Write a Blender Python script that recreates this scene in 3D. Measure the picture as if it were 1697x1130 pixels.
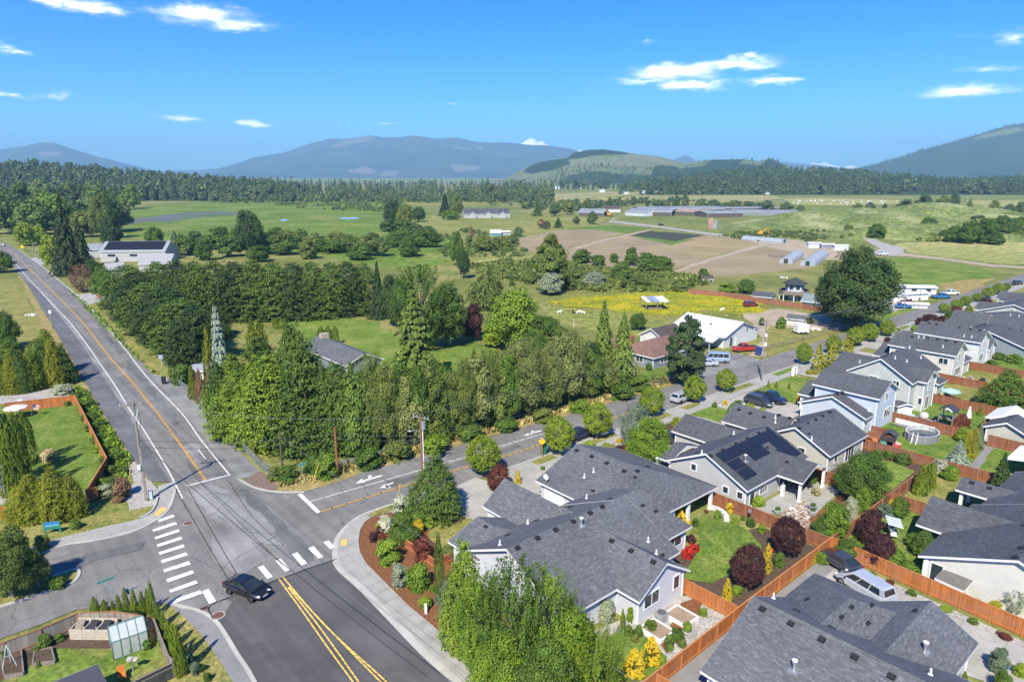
import bpy, bmesh, math, random
import numpy as np
from mathutils import Vector, Matrix, noise as mnoise
from mathutils.geometry import delaunay_2d_cdt
for o in list(bpy.data.objects): bpy.data.objects.remove(o)
SC = bpy.context.scene; COL = SC.collection
# ------------------------------------------------------------------ camera
F = 1131.0; PITCH = math.atan(275/F); CH = 36.0
cp, sp = math.cos(PITCH), math.sin(PITCH)
cam = bpy.data.cameras.new("camera"); camo = bpy.data.objects.new("camera", cam); COL.objects.link(camo)
camo.location = (0, 0, CH); camo.rotation_euler = (math.pi/2-PITCH, 0, 0)
cam.sensor_width = 36; cam.lens = 36*F/1697; cam.clip_start = .5; cam.clip_end = 60000
SC.camera = camo
# ------------------------------------------------------------------ world, sun, exposure
SUN_EL, SUN_AZ = math.radians(46), math.radians(16)   # shadows fall forward and a little to the right
w = bpy.data.worlds.new("World"); SC.world = w; w.use_nodes = True
nt = w.node_tree; N = nt.nodes; LK = nt.links; N.clear()
def nn(t, **k):
 n = N.new(t)
 for a, v in k.items(): setattr(n, a, v)
 return n
out = nn('ShaderNodeOutputWorld'); bg = nn('ShaderNodeBackground'); bg.inputs[1].default_value = .128
sky = nn('ShaderNodeTexSky', sky_type='NISHITA'); sky.sun_disc = False
sky.sun_elevation = SUN_EL; sky.sun_rotation = math.pi + SUN_AZ
sky.altitude = 100; sky.air_density = 1.0; sky.dust_density = .5; sky.ozone_density = 3.0
tc = nn('ShaderNodeTexCoord')
nz = nn('ShaderNodeTexNoise'); nz.inputs['Scale'].default_value = 26; nz.inputs['Detail'].default_value = 7; nz.inputs['Roughness'].default_value = .62
mp = nn('ShaderNodeMapping'); mp.inputs['Scale'].default_value = (1, 1, 3.2)
LK.new(tc.outputs['Generated'], mp.inputs[0]); LK.new(mp.outputs[0], nz.inputs['Vector'])
sb = nn('ShaderNodeVectorMath', operation='SUBTRACT'); sb.inputs[1].default_value = (.5, .5, .5)
LK.new(nz.outputs['Color'], sb.inputs[0])
sc_ = nn('ShaderNodeVectorMath', operation='MULTIPLY'); sc_.inputs[1].default_value = (.085, .085, .022); LK.new(sb.outputs[0], sc_.inputs[0])
ad = nn('ShaderNodeVectorMath', operation='ADD'); LK.new(tc.outputs['Generated'], ad.inputs[0]); LK.new(sc_.outputs[0], ad.inputs[1])
def pxdir(x, y):
 return Vector((x-848.5, F*cp-(y-565)*sp, -(F*sp+(y-565)*cp))).normalized()
CLOUDS = [(330, 24, 95, 20, 1), (400, 42, 70, 12, .9), (150, 14, 60, 13, 1), (95, 0, 50, 9, 1), (92, 157, 30, 10, .7), (190, 181, 30, 5, .5), (250, 185, 28, 5, .5),
 (303, 198, 38, 9, .9), (412, 204, 42, 9, 1.1), (1120, 118, 95, 19, 1.1), (1205, 108, 105, 13, 1.0), (1060, 134, 95, 10, .8), (1150, 142, 80, 13, 1.1), (1280, 134, 52, 9, 1.0), (1595, 151, 78, 13, 1.1), (1640, 116, 60, 9, .6),
 (1690, 63, 34, 14, .7), (1592, 60, 42, 4, .5), (640, 207, 28, 3.5, .7), (758, 172, 26, 4, .6), (1070, 71, 20, 5, .6), (10, 82, 30, 9, .8), (8, 155, 16, 7, .8), (1500, 128, 70, 5, .4), (60, 165, 50, 6, .5), (1620, 62, 60, 5, .5), (540, 190, 60, 5, .35), (1240, 96, 60, 8, .8), (1660, 20, 50, 5, .3)]
mx = None
for (x, y, wx, wy, st) in CLOUDS:
 d = pxdir(x, y); r = Vector((d.y, -d.x, 0)).normalized(); up = r.cross(d)
 fx = F/wx*1.0; fy = F/wy*1.0
 va = nn('ShaderNodeVectorMath', operation='SUBTRACT'); LK.new(ad.outputs[0], va.inputs[0]); va.inputs[1].default_value = d
 du = nn('ShaderNodeVectorMath', operation='DOT_PRODUCT'); LK.new(va.outputs[0], du.inputs[0]); du.inputs[1].default_value = r*fx
 dv = nn('ShaderNodeVectorMath', operation='DOT_PRODUCT'); LK.new(va.outputs[0], dv.inputs[0]); dv.inputs[1].default_value = up*fy
 dw = nn('ShaderNodeVectorMath', operation='DOT_PRODUCT'); LK.new(va.outputs[0], dw.inputs[0]); dw.inputs[1].default_value = d*6
 cb = nn('ShaderNodeCombineXYZ'); LK.new(du.outputs['Value'], cb.inputs[0]); LK.new(dv.outputs['Value'], cb.inputs[1]); LK.new(dw.outputs['Value'], cb.inputs[2])
 ln = nn('ShaderNodeVectorMath', operation='LENGTH'); LK.new(cb.outputs[0], ln.inputs[0])
 mr = nn('ShaderNodeMapRange'); mr.inputs[1].default_value = 1.25; mr.inputs[2].default_value = .1; mr.inputs[3].default_value = 0; mr.inputs[4].default_value = st
 LK.new(ln.outputs['Value'], mr.inputs[0])
 if mx is None: mx = mr.outputs[0]
 else:
  m_ = nn('ShaderNodeMath', operation='MAXIMUM'); LK.new(mx, m_.inputs[0]); LK.new(mr.outputs[0], m_.inputs[1]); mx = m_.outputs[0]
n2 = nn('ShaderNodeTexNoise'); n2.inputs['Scale'].default_value = 40; n2.inputs['Detail'].default_value = 9; n2.inputs['Roughness'].default_value = .65
LK.new(mp.outputs[0], n2.inputs['Vector'])
mu = nn('ShaderNodeMath', operation='MULTIPLY_ADD'); LK.new(n2.outputs['Fac'], mu.inputs[0]); mu.inputs[1].default_value = 1.5; mu.inputs[2].default_value = -.72
aa = nn('ShaderNodeMath', operation='ADD'); LK.new(mx, aa.inputs[0]); LK.new(mu.outputs[0], aa.inputs[1])
mm = nn('ShaderNodeMath', operation='MULTIPLY'); LK.new(aa.outputs[0], mm.inputs[0]); LK.new(mx, mm.inputs[1])
rp = nn('ShaderNodeMapRange', interpolation_type='SMOOTHSTEP'); rp.inputs[1].default_value = .05; rp.inputs[2].default_value = 1.0; rp.inputs[3].default_value = 0; rp.inputs[4].default_value = .96
LK.new(mm.outputs[0], rp.inputs[0])
hsv = nn('ShaderNodeHueSaturation'); hsv.inputs['Saturation'].default_value = 1.62; LK.new(sky.outputs[0], hsv.inputs['Color'])
tin = nn('ShaderNodeMix', data_type='RGBA', blend_type='MULTIPLY'); tin.inputs['Factor'].default_value = 1; LK.new(hsv.outputs[0], tin.inputs['A']); tin.inputs['B'].default_value = (.25, .60, 1.0, 1)
mix = nn('ShaderNodeMix', data_type='RGBA'); LK.new(rp.outputs[0], mix.inputs['Factor']); LK.new(tin.outputs['Result'], mix.inputs['A']); mix.inputs['B'].default_value = (9.5, 9.8, 10.2, 1)
LK.new(mix.outputs['Result'], bg.inputs[0]); LK.new(bg.outputs[0], out.inputs[0])
sl = bpy.data.lights.new("sun", 'SUN'); sl.energy = 4.9; sl.angle = math.radians(.55); sl.color = (1, .93, .765)
so = bpy.data.objects.new("sun", sl); COL.objects.link(so)
sd = Vector((math.sin(SUN_AZ)*math.cos(SUN_EL), math.cos(SUN_AZ)*math.cos(SUN_EL), -math.sin(SUN_EL)))
so.rotation_euler = sd.to_track_quat('-Z', 'Y').to_euler(); so.location = (0, 0, 300)
SC.view_settings.view_transform = 'Standard'; SC.view_settings.look = 'None'; SC.view_settings.gamma = 1; SC.view_settings.exposure = .8
SC.render.engine = 'CYCLES'
cy = SC.cycles; cy.max_bounces = 5; cy.diffuse_bounces = 2; cy.glossy_bounces = 2; cy.transmission_bounces = 4; cy.transparent_max_bounces = 8; cy.volume_bounces = 0
cy.use_denoising = True; cy.sample_clamp_indirect = 4
try: cy.denoiser = 'OPENIMAGEDENOISE'
except Exception: pass
# ------------------------------------------------------------------ helpers
R = random.Random(7)
AZ = math.radians(49); U = (math.sin(AZ), math.cos(AZ)); V = (-U[1], U[0]); ROT = math.pi/2-AZ
def G(x, y, z=0.0):                    # a point of the ground (or a level z above it) on the line of sight measured in the photograph
 d = F*sp+(y-565)*cp; fw = F*cp-(y-565)*sp; t = (CH-z)/d
 return Vector(((x-848.5)*t, fw*t, z))
def TOPZ(x, yb, yt, z=0.0):
 Y = G(x, yb, z).y; return CH-Y*(F*sp+(yt-565)*cp)/(F*cp-(yt-565)*sp)
def PXM(x, yb):                        # pixels per metre at that ground point
 p = G(x, yb); return F/(p.y*cp+CH*sp)
def L(a, b, z=0.0): return Vector((a*U[0]+b*V[0], a*U[1]+b*V[1], z))
def ab(p): return p.x*U[0]+p.y*U[1], p.x*V[0]+p.y*V[1]
def props(o, label=None, cat=None, group=None, kind=None):
 if label: o['label'] = label
 if cat: o['category'] = cat
 if group: o['group'] = group
 if kind: o['kind'] = kind
 return o
def thing(name, label, cat, loc=(0, 0, 0), rz=0.0, group=None):
 o = bpy.data.objects.new(name, None); COL.objects.link(o); o.location = loc; o.rotation_euler = (0, 0, rz); o.empty_display_size = .3
 return props(o, label, cat, group)
class MB:
 def __init__(s): s.v = []; s.f = []; s.m = []; s.uv = []; s.tr = None
 def tf(s, M): s.tr = M; return s
 def poly(s, pts, m=0, uv=None):
  i = len(s.v)
  s.v += [tuple(s.tr @ Vector(p)) if s.tr else tuple(p) for p in pts]
  s.f.append(tuple(range(i, i+len(pts)))); s.m.append(m); s.uv.append(uv)
  return s
 def box(s, x0, x1, y0, y1, z0, z1, m=0, skip=''):
  P = lambda a, b, c: (a, b, c)
  if 'b' not in skip: s.poly([P(x0, y1, z0), P(x1, y1, z0), P(x1, y0, z0), P(x0, y0, z0)], m)
  if 't' not in skip: s.poly([P(x0, y0, z1), P(x1, y0, z1), P(x1, y1, z1), P(x0, y1, z1)], m)
  s.poly([P(x0, y0, z0), P(x1, y0, z0), P(x1, y0, z1), P(x0, y0, z1)], m); s.poly([P(x1, y1, z0), P(x0, y1, z0), P(x0, y1, z1), P(x1, y1, z1)], m)
  s.poly([P(x0, y1, z0), P(x0, y0, z0), P(x0, y0, z1), P(x0, y1, z1)], m); s.poly([P(x1, y0, z0), P(x1, y1, z0), P(x1, y1, z1), P(x1, y0, z1)], m)
  return s
 def tube(s, pts, r, n=8, m=0, cap=True):
  pts = [Vector(p) for p in pts]; rr = r if isinstance(r, (list, tuple)) else [r]*len(pts); rings = []
  for i, p in enumerate(pts):
   d = (pts[min(i+1, len(pts)-1)]-pts[max(i-1, 0)])
   d = d.normalized() if d.length > 1e-9 else Vector((0, 0, 1))
   a = d.cross(Vector((0, 0, 1)) if abs(d.z) < .95 else Vector((1, 0, 0))).normalized(); b = d.cross(a)
   rings.append([p+(a*math.cos(2*math.pi*k/n)+b*math.sin(2*math.pi*k/n))*rr[i] for k in range(n)])
  for i in range(len(pts)-1):
   for k in range(n):
    s.poly([rings[i][k], rings[i+1][k], rings[i+1][(k+1) % n], rings[i][(k+1) % n]], m)
  if cap: s.poly(rings[0], m); s.poly(rings[-1][::-1], m)
  return s
 def cyl(s, x, y, z0, z1, r, n=12, m=0, r2=None): return s.tube([(x, y, z0), (x, y, z1)], [r, r if r2 is None else r2], n, m)
 def ball(s, c, rx, ry, rz, nu=10, nv=7, m=0, jit=0, seed=1):
  q = random.Random(seed); g = [[None]*nu for _ in range(nv+1)]
  for j in range(nv+1):
   for i in range(nu):
    k = 1+q.uniform(-jit, jit); t = math.pi*j/nv; a = 2*math.pi*i/nu
    g[j][i] = (c[0]+rx*k*math.sin(t)*math.cos(a), c[1]+ry*k*math.sin(t)*math.sin(a), c[2]+rz*k*math.cos(t))
  for i in range(nu): g[0][i] = g[0][0]; g[nv][i] = g[nv][0]
  for j in range(nv):
   for i in range(nu):
    a, b, c_, d = g[j][i], g[j+1][i], g[j+1][(i+1) % nu], g[j][(i+1) % nu]
    if j == 0: s.poly([a, b, c_], m)
    elif j == nv-1: s.poly([a, b, d], m)
    else: s.poly([a, b, c_, d], m)
  return s
 def prism(s, pts, z0, z1, m=0, mt=None, bottom=False):
  pts = [(p[0], p[1]) for p in pts]
  A = sum(pts[i][0]*pts[(i+1) % len(pts)][1]-pts[(i+1) % len(pts)][0]*pts[i][1] for i in range(len(pts)))
  if A < 0: pts = pts[::-1]
  s.poly([(x, y, z1) for x, y in pts], m if mt is None else mt)
  if bottom: s.poly([(x, y, z0) for x, y in pts[::-1]], m)
  for i in range(len(pts)):
   a, b = pts[i], pts[(i+1) % len(pts)]
   s.poly([(a[0], a[1], z0), (b[0], b[1], z0), (b[0], b[1], z1), (a[0], a[1], z1)], m)
  return s
 def mesh(s, name, mats, smooth=False):
  me = bpy.data.meshes.new(name); me.from_pydata(s.v, [], s.f)
  for mt in (mats if isinstance(mats, (list, tuple)) else [mats]): me.materials.append(mt)
  me.polygons.foreach_set('material_index', s.m)
  if any(u is not None for u in s.uv):
   ul = me.uv_layers.new(name='UVMap'); k = 0
   for p, u in zip(me.polygons, s.uv):
    for j in range(p.loop_total):
     if u is not None: ul.data[p.loop_start+j].uv = u[j]
  if smooth: me.polygons.foreach_set('use_smooth', [True]*len(me.polygons))
  me.update(); return me
 def build(s, name, mats, parent=None, loc=None, rz=None, smooth=False, weld=False):
  me = s.mesh(name, mats, smooth)
  if weld:
   bm = bmesh.new(); bm.from_mesh(me); bmesh.ops.remove_doubles(bm, verts=bm.verts, dist=1e-4); bmesh.ops.recalc_face_normals(bm, faces=bm.faces); bm.to_mesh(me); bm.free()
  o = bpy.data.objects.new(name, me); COL.objects.link(o)
  if parent: o.parent = parent
  if loc is not None: o.location = loc
  if rz is not None: o.rotation_euler = (0, 0, rz)
  return o
def inst(name, me, parent=None, loc=None, rot=None, scale=None, mat=None):
 o = bpy.data.objects.new(name, me); COL.objects.link(o)
 if parent: o.parent = parent
 if loc is not None: o.location = loc
 if rot is not None: o.rotation_euler = rot
 if scale is not None: o.scale = scale
 if mat is not None: o.material_slots[0].link = 'OBJECT'; o.material_slots[0].material = mat
 return o
def copy_tree(o, parent=None):
 c = o.copy(); COL.objects.link(c)
 if parent: c.parent = parent
 for ch in o.children: copy_tree(ch, c)
 return c
# ------------------------------------------------------------------ materials
class NB:
 def __init__(s, name):
  s.mat = bpy.data.materials.new(name); s.mat.use_nodes = True; s.t = s.mat.node_tree; s.n = s.t.nodes; s.l = s.t.links; s.b = s.n['Principled BSDF']
 def new(s, t, ins={}, **k):
  n = s.n.new(t)
  for a, v in k.items(): setattr(n, a, v)
  for a, v in ins.items():
   if hasattr(v, 'is_linked') or hasattr(v, 'links'): s.l.new(v, n.inputs[a])
   else: n.inputs[a].default_value = v
  return n
 def pos(s, obj=False, sc=(1, 1, 1)):
  c = s.new('ShaderNodeTexCoord').outputs['Object'] if obj else s.new('ShaderNodeNewGeometry').outputs['Position']
  if sc != (1, 1, 1): c = s.new('ShaderNodeVectorMath', {0: c, 1: sc}, operation='MULTIPLY').outputs[0]
  return c
 def noise(s, vec, scale, detail=4, rough=.55): return s.new('ShaderNodeTexNoise', {'Vector': vec, 'Scale': scale, 'Detail': detail, 'Roughness': rough}).outputs['Fac']
 def ramp(s, fac, stops):
  r = s.new('ShaderNodeValToRGB', {0: fac}); e = r.color_ramp.elements
  while len(e) < len(stops): e.new(.5)
  for x, (p, c) in zip(e, stops): x.position = p; x.color = (*c, 1)
  return r.outputs[0]
 def mix(s, fac, a, b, mode='MIX'):
  n = s.new('ShaderNodeMix', data_type='RGBA', blend_type=mode)
  for k, v in (('Factor', fac), ('A', a), ('B', b)):
   if hasattr(v, 'links'): s.l.new(v, n.inputs[k])
   else: n.inputs[k].default_value = v if k == 'Factor' else (*v, 1)
  return n.outputs['Result']
 def math(s, op, a, b=0.0): return s.new('ShaderNodeMath', {0: a, 1: b}, operation=op).outputs[0]
 def bump(s, h, st=.3, dist=.05): s.l.new(s.new('ShaderNodeBump', {'Height': h, 'Strength': st, 'Distance': dist}).outputs[0], s.b.inputs['Normal'])
 def done(s, col, rough=.85, spec=.3, metal=0):
  if hasattr(col, 'links'): s.l.new(col, s.b.inputs['Base Color'])
  else: s.b.inputs['Base Color'].default_value = (*col, 1)
  if hasattr(rough, 'links'): s.l.new(rough, s.b.inputs['Roughness'])
  else: s.b.inputs['Roughness'].default_value = rough
  s.b.inputs['Specular IOR Level'].default_value = spec; s.b.inputs['Metallic'].default_value = metal
  return s.mat
def sh(c, k): return tuple(x*k for x in c)
def plain(name, c, rough=.7, spec=.3, metal=0, var=.18, scale=2.0, obj=True):
 q = NB(name); n = q.noise(q.pos(obj), scale, 5, .6)
 return q.done(q.ramp(n, [(.3, sh(c, 1-var)), (.7, sh(c, 1+var))]), rough, spec, metal)
def grass_mat(name, dark, mid, light, big=.06, fine=2.2, stripe=None, bump=.5):
 q = NB(name); P = q.pos(); a = q.noise(P, big, 6, .62); f = q.noise(P, fine, 6, .75); m_ = q.noise(P, .45, 5, .65)
 c = q.ramp(a, [(.36, dark), (.5, mid), (.64, light)])
 c = q.mix(q.ramp(m_, [(.42, (0, 0, 0)), (.6, (.75, .75, .75))]), c, q.mix(.5, c, light))
 c = q.mix(1.0, c, q.ramp(f, [(.36, (.5, .54, .45)), (.5, (1, 1, 1)), (.64, (1.5, 1.42, 1.25))]), 'MULTIPLY')
 if stripe:
  ang, wd, k = stripe
  d = q.new('ShaderNodeVectorMath', {0: P, 1: (math.cos(ang)/wd, math.sin(ang)/wd, 0)}, operation='DOT_PRODUCT').outputs['Value']
  d = q.math('ADD', d, q.math('MULTIPLY', m_, .6)); sn = q.math('SINE', q.math('MULTIPLY', d, 6.283))
  c = q.mix(1.0, c, q.ramp(q.new('ShaderNodeMapRange', {0: sn, 1: -1.0, 2: 1.0}).outputs[0], [(.3, (1-k,)*3), (.7, (1+k,)*3)]), 'MULTIPLY')
 q.bump(f, bump, .12); return q.done(c, .95, .1)
def rows_mat(name, c1, c2, ang, wd, var=.2):
 q = NB(name); P = q.pos(); a = q.noise(P, .035, 6, .6); f = q.noise(P, 1.2, 5, .7)
 d = q.new('ShaderNodeVectorMath', {0: P, 1: (math.cos(ang)/wd, math.sin(ang)/wd, 0)}, operation='DOT_PRODUCT').outputs['Value']
 d = q.math('ADD', d, q.math('MULTIPLY', f, .35)); sn = q.math('SINE', q.math('MULTIPLY', d, 6.283))
 c = q.mix(q.new('ShaderNodeMapRange', {0: sn, 1: -1.0, 2: 1.0}).outputs[0], c1, c2)
 c = q.mix(1.0, c, q.ramp(a, [(.3, (1-var,)*3), (.7, (1+var, 1+var*.8, 1+var*.6))]), 'MULTIPLY'); q.bump(sn, .4, .1)
 return q.done(c, .95, .1)
def asphalt_mat(name, c, crack=.5, lo=.8, hi=1.2):
 q = NB(name); P = q.pos(); a = q.noise(P, .12, 6, .65); f = q.noise(P, 9, 4, .8); s_ = q.noise(q.pos(sc=(.35, .35, 1)), 1.0, 6, .6)
 col = q.mix(1.0, c, q.ramp(a, [(.38, (lo,)*3), (.62, (hi,)*3)]), 'MULTIPLY')
 col = q.mix(1.0, col, q.ramp(f, [(.36, (.80,)*3), (.64, (1.2,)*3)]), 'MULTIPLY')
 col = q.mix(1.0, col, q.ramp(s_, [(.42, (1, 1, 1)), (.62, (.86, .86, .87))]), 'MULTIPLY')
 st = q.noise(q.new('ShaderNodeVectorMath', {0: q.new('ShaderNodeVectorRotate', {'Vector': P, 'Angle': -ROT}, rotation_type='Z_AXIS').outputs[0], 1: (1.1, .03, 1)}, operation='MULTIPLY').outputs[0], 1.0, 4, .5)
 col = q.mix(1.0, col, q.ramp(st, [(.42, (.91,)*3), (.58, (1.06,)*3)]), 'MULTIPLY')
 if crack:
  wv = q.new('ShaderNodeVectorMath', {0: P, 1: q.new('ShaderNodeTexNoise', {'Vector': P, 'Scale': .8, 'Detail': 5.0}).outputs['Color']}, operation='ADD').outputs[0]
  vo = q.new('ShaderNodeTexVoronoi', {'Vector': wv, 'Scale': .16}, feature='DISTANCE_TO_EDGE').outputs[0]
  msk = q.math('MULTIPLY', q.math('LESS_THAN', vo, .006), q.math('GREATER_THAN', a, .47))
  col = q.mix(q.math('MULTIPLY', msk, crack), col, sh(c, .35))
 q.bump(f, .25, .02); return q.done(col, .88, .25)
def conc_mat(name, c, joint=1.5, hi=1.12):
 q = NB(name); P = q.pos(); rot = q.new('ShaderNodeVectorRotate', {'Vector': P, 'Angle': -ROT}, rotation_type='Z_AXIS').outputs[0]
 a = q.noise(P, .35, 6, .65); f = q.noise(P, 7, 5, .75); dk = q.noise(P, .9, 7, .7)
 col = q.mix(1.0, c, q.ramp(a, [(.3, (.84,)*3), (.7, (hi,)*3)]), 'MULTIPLY')
 col = q.mix(1.0, col, q.ramp(f, [(.25, (.88,)*3), (.75, (1.08,)*3)]), 'MULTIPLY')
 col = q.mix(1.0, col, q.ramp(dk, [(.5, (1, 1, 1)), (.75, (.78, .77, .75))]), 'MULTIPLY')
 if joint:
  br = q.new('ShaderNodeTexBrick', {'Vector': rot, 'Color1': (1, 1, 1, 1), 'Color2': (.95, .95, .95, 1), 'Mortar': (.55, .54, .52, 1), 'Scale': 1.0, 'Mortar Size': .018, 'Brick Width': joint, 'Row Height': joint}, offset=0.0)
  col = q.mix(1.0, col, br.outputs[0], 'MULTIPLY')
 q.bump(f, .15, .02); return q.done(col, .85, .25)
def shingle_mat(name, c):
 q = NB(name); uv = q.new('ShaderNodeTexCoord').outputs['UV']
 br = q.new('ShaderNodeTexBrick', {'Vector': uv, 'Color1': (*sh(c, .8), 1), 'Color2': (*sh(c, 1.2), 1), 'Mortar': (*sh(c, .55), 1), 'Scale': 1.0, 'Mortar Size': .012, 'Bias': -.05, 'Brick Width': .32, 'Row Height': .135}, offset=.43, offset_frequency=2, squash=1.35, squash_frequency=3)
 a = q.noise(q.pos(), .5, 5, .65); f = q.noise(q.pos(), 14, 3, .7)
 ds = q.noise(q.new('ShaderNodeVectorMath', {0: uv, 1: (1.6, 5.5, 1)}, operation='MULTIPLY').outputs[0], 1.0, 2, .5); a2 = q.noise(q.pos(), .17, 6, .7)
 col = q.mix(1.0, br.outputs[0], q.ramp(a2, [(.38, (.88, .89, .88)), (.62, (1.1, 1.1, 1.12))]), 'MULTIPLY')
 col = q.mix(1.0, col, q.ramp(ds, [(.42, (.88,)*3), (.54, (1, 1, 1)), (.66, (1.26,)*3)]), 'MULTIPLY')
 q.bump(br.outputs['Fac'], .5, -.02); return q.done(col, .8, .35)
def siding_mat(name, c, lap=.2):
 q = NB(name); P = q.pos(); z = q.new('ShaderNodeSeparateXYZ', {0: P}).outputs[2]
 fr = q.math('FRACT', q.math('DIVIDE', z, lap)); a = q.noise(P, .6, 5, .6)
 col = q.mix(1.0, c, q.ramp(a, [(.3, (.93,)*3), (.7, (1.06,)*3)]), 'MULTIPLY')
 col = q.mix(1.0, col, q.ramp(fr, [(0, (.45, .46, .5)), (.16, (.97,)*3), (1, (1.03,)*3)]), 'MULTIPLY')
 q.bump(fr, .4, -.02); return q.done(col, .6, .3)
def board_mat(name, c, wd=.14):
 q = NB(name); P = q.pos(); s_ = q.new('ShaderNodeSeparateXYZ', {0: q.new('ShaderNodeVectorRotate', {'Vector': P, 'Angle': -ROT}, rotation_type='Z_AXIS').outputs[0]})
 t = q.math('DIVIDE', q.math('ADD', s_.outputs[0], s_.outputs[1]), wd); fr = q.math('FRACT', t); wn = q.new('ShaderNodeTexWhiteNoise', {'W': q.math('FLOOR', t)}, noise_dimensions='1D').outputs['Value']
 g = q.noise(q.pos(sc=(1, 1, .12)), 9, 5, .7)
 col = q.mix(1.0, c, q.ramp(wn, [(0, (.78,)*3), (1, (1.2, 1.2, 1.2))]), 'MULTIPLY')
 col = q.mix(1.0, col, q.ramp(g, [(.3, (.78,)*3), (.7, (1.16,)*3)]), 'MULTIPLY')
 wz = q.noise(q.pos(sc=(.5, .5, .9)), 1.0, 6, .65); col = q.mix(q.ramp(wz, [(.46, (0, 0, 0)), (.68, (.6, .6, .6))]), col, tuple(.55*x+.09 for x in c))
 col = q.mix(1.0, col, q.ramp(fr, [(0, (.35,)*3), (.1, (1, 1, 1)), (.92, (1, 1, 1)), (1, (.5,)*3)]), 'MULTIPLY')
 return q.done(col, .8, .2)
def rock_mat(name, cols, scale):
 q = NB(name); P = q.pos(); v = q.new('ShaderNodeTexVoronoi', {'Vector': P, 'Scale': scale}); n = q.noise(P, .6, 5, .7)
 c = q.ramp(q.new('ShaderNodeSeparateColor', {0: v.outputs['Color']}).outputs[0], cols)
 c = q.mix(1.0, c, q.ramp(n, [(.3, (.75,)*3), (.7, (1.2,)*3)]), 'MULTIPLY'); q.bump(v.outputs['Distance'], .6, -.05)
 return q.done(c, .9, .2)
def leaf_mat(name, dark, light, trans=.22, hue=.0):
 q = NB(name); at = q.new('ShaderNodeAttribute', attribute_name='tint').outputs['Fac']; oi = q.new('ShaderNodeObjectInfo').outputs['Random']
 c = q.ramp(at, [(0, dark), (.55, tuple((a+b)/2 for a, b in zip(dark, light))), (1, light)])
 c = q.mix(1.0, c, q.ramp(oi, [(0, (.8, .84, .8)), (1, (1.2, 1.15, 1.1))]), 'MULTIPLY')
 n = q.noise(q.pos(), .5, 3, .6); c = q.mix(1.0, c, q.ramp(n, [(.3, (.8, .82, .85)), (.7, (1.2, 1.16, 1.0))]), 'MULTIPLY')
 q.done(c, .6, .25)
 tr = q.new('ShaderNodeBsdfTranslucent'); q.l.new(q.mix(1.0, c, (1.15, 1.15, .6), 'MULTIPLY'), tr.inputs[0])
 ms = q.new('ShaderNodeMixShader', {0: trans}); q.l.new(q.b.outputs[0], ms.inputs[1]); q.l.new(tr.outputs[0], ms.inputs[2])
 q.l.new(ms.outputs[0], q.n['Material Output'].inputs[0]); return q.mat
def glass_mat(name, c=(.03, .045, .055), rough=.08):
 q = NB(name); n = q.noise(q.pos(), 1.3, 3); return q.done(q.ramp(n, [(.3, sh(c, .7)), (.7, sh(c, 1.3))]), rough, .7)
def paint_mat(name, c):
 q = NB(name); n = q.noise(q.pos(True), 3, 3); q.b.inputs['Coat Weight'].default_value = .6; q.b.inputs['Coat Roughness'].default_value = .06
 return q.done(q.ramp(n, [(.3, sh(c, .93)), (.7, sh(c, 1.07))]), .35, .5, .25)
# ------------------------------------------------------------------ shared materials
ASPH = asphalt_mat('old_asphalt', (.180, .174, .163), .6, .87, 1.12); ASPH2 = asphalt_mat('new_asphalt', (.092, .088, .087), 0, .84, 1.16); ASPH3 = asphalt_mat('worn_asphalt_apron', (.215, .215, .205), .3)
ASPH4 = asphalt_mat('path_asphalt', (.125, .126, .128), .3)
CONC = conc_mat('sidewalk_concrete', (.33, .32, .29)); CONC2 = conc_mat('driveway_concrete', (.36, .345, .31), 3.2); KERB = conc_mat('kerb_concrete', (.40, .39, .35), 0); PATHC = conc_mat('path_concrete', (.215, .212, .205), 0)
LAWN = grass_mat('green_lawn', (.065, .115, .018), (.10, .165, .026), (.16, .20, .045), .25, 3.0, (.4, 1.6, .04))
LAWN2 = grass_mat('yellowed_lawn', (.12, .145, .03), (.19, .19, .055), (.27, .235, .085), .25, 3)
LAWN3 = grass_mat('bright_lawn', (.075, .125, .02), (.115, .18, .028), (.19, .225, .055), .12, 2.2, (1.0, 2.2, .03))
DRYG = grass_mat('dry_verge_grass', (.15, .145, .04), (.25, .20, .075), (.33, .26, .12), .4, 4)
WILD = grass_mat('wild_grass', (.095, .125, .03), (.15, .17, .042), (.24, .225, .085), .05, 1.4, None, .8)
MARSH = grass_mat('marsh_grass', (.075, .135, .018), (.11, .175, .025), (.18, .21, .055), .022, .3)
MEAD = grass_mat('meadow_grass', (.125, .165, .03), (.185, .205, .05), (.26, .24, .09), .02, .5)
FARM = grass_mat('farm_grass', (.105, .15, .035), (.155, .18, .048), (.22, .215, .085), .011, .15)
HAYF = grass_mat('mown_hay_field', (.22, .24, .07), (.28, .28, .10), (.33, .31, .13), .012, .3, (1.9, 7, .10))
TANF = grass_mat('pale_field', (.20, .21, .075), (.26, .25, .10), (.31, .28, .13), .006, .1, (.2, 30, .06))
MULCH = plain('bark_mulch', (.165, .075, .035), .95, .1, 0, .45, 6, False); SOIL = plain('garden_soil', (.085, .06, .042), .95, .1, 0, .3, 4, False)
GRAV = rock_mat('gravel', [(0, (.22, .20, .18)), (.5, (.34, .32, .29)), (1, (.45, .43, .39))], 9); DIRT = plain('packed_dirt', (.34, .28, .20), .95, .1, 0, .2, .2, False)
FIELD1 = rows_mat('ploughed_field', (.23, .185, .11), (.30, .245, .15), .9, 2.0); FIELD2 = rows_mat('seeded_field', (.25, .20, .105), (.31, .25, .145), .9, 2.5); FIELD3 = rows_mat('dark_crop_rows', (.035, .05, .032), (.075, .075, .055), 2.35, 2.2, .1); FIELD4 = rows_mat('green_crop_rows', (.09, .16, .025), (.13, .19, .04), .9, 3)
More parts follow.
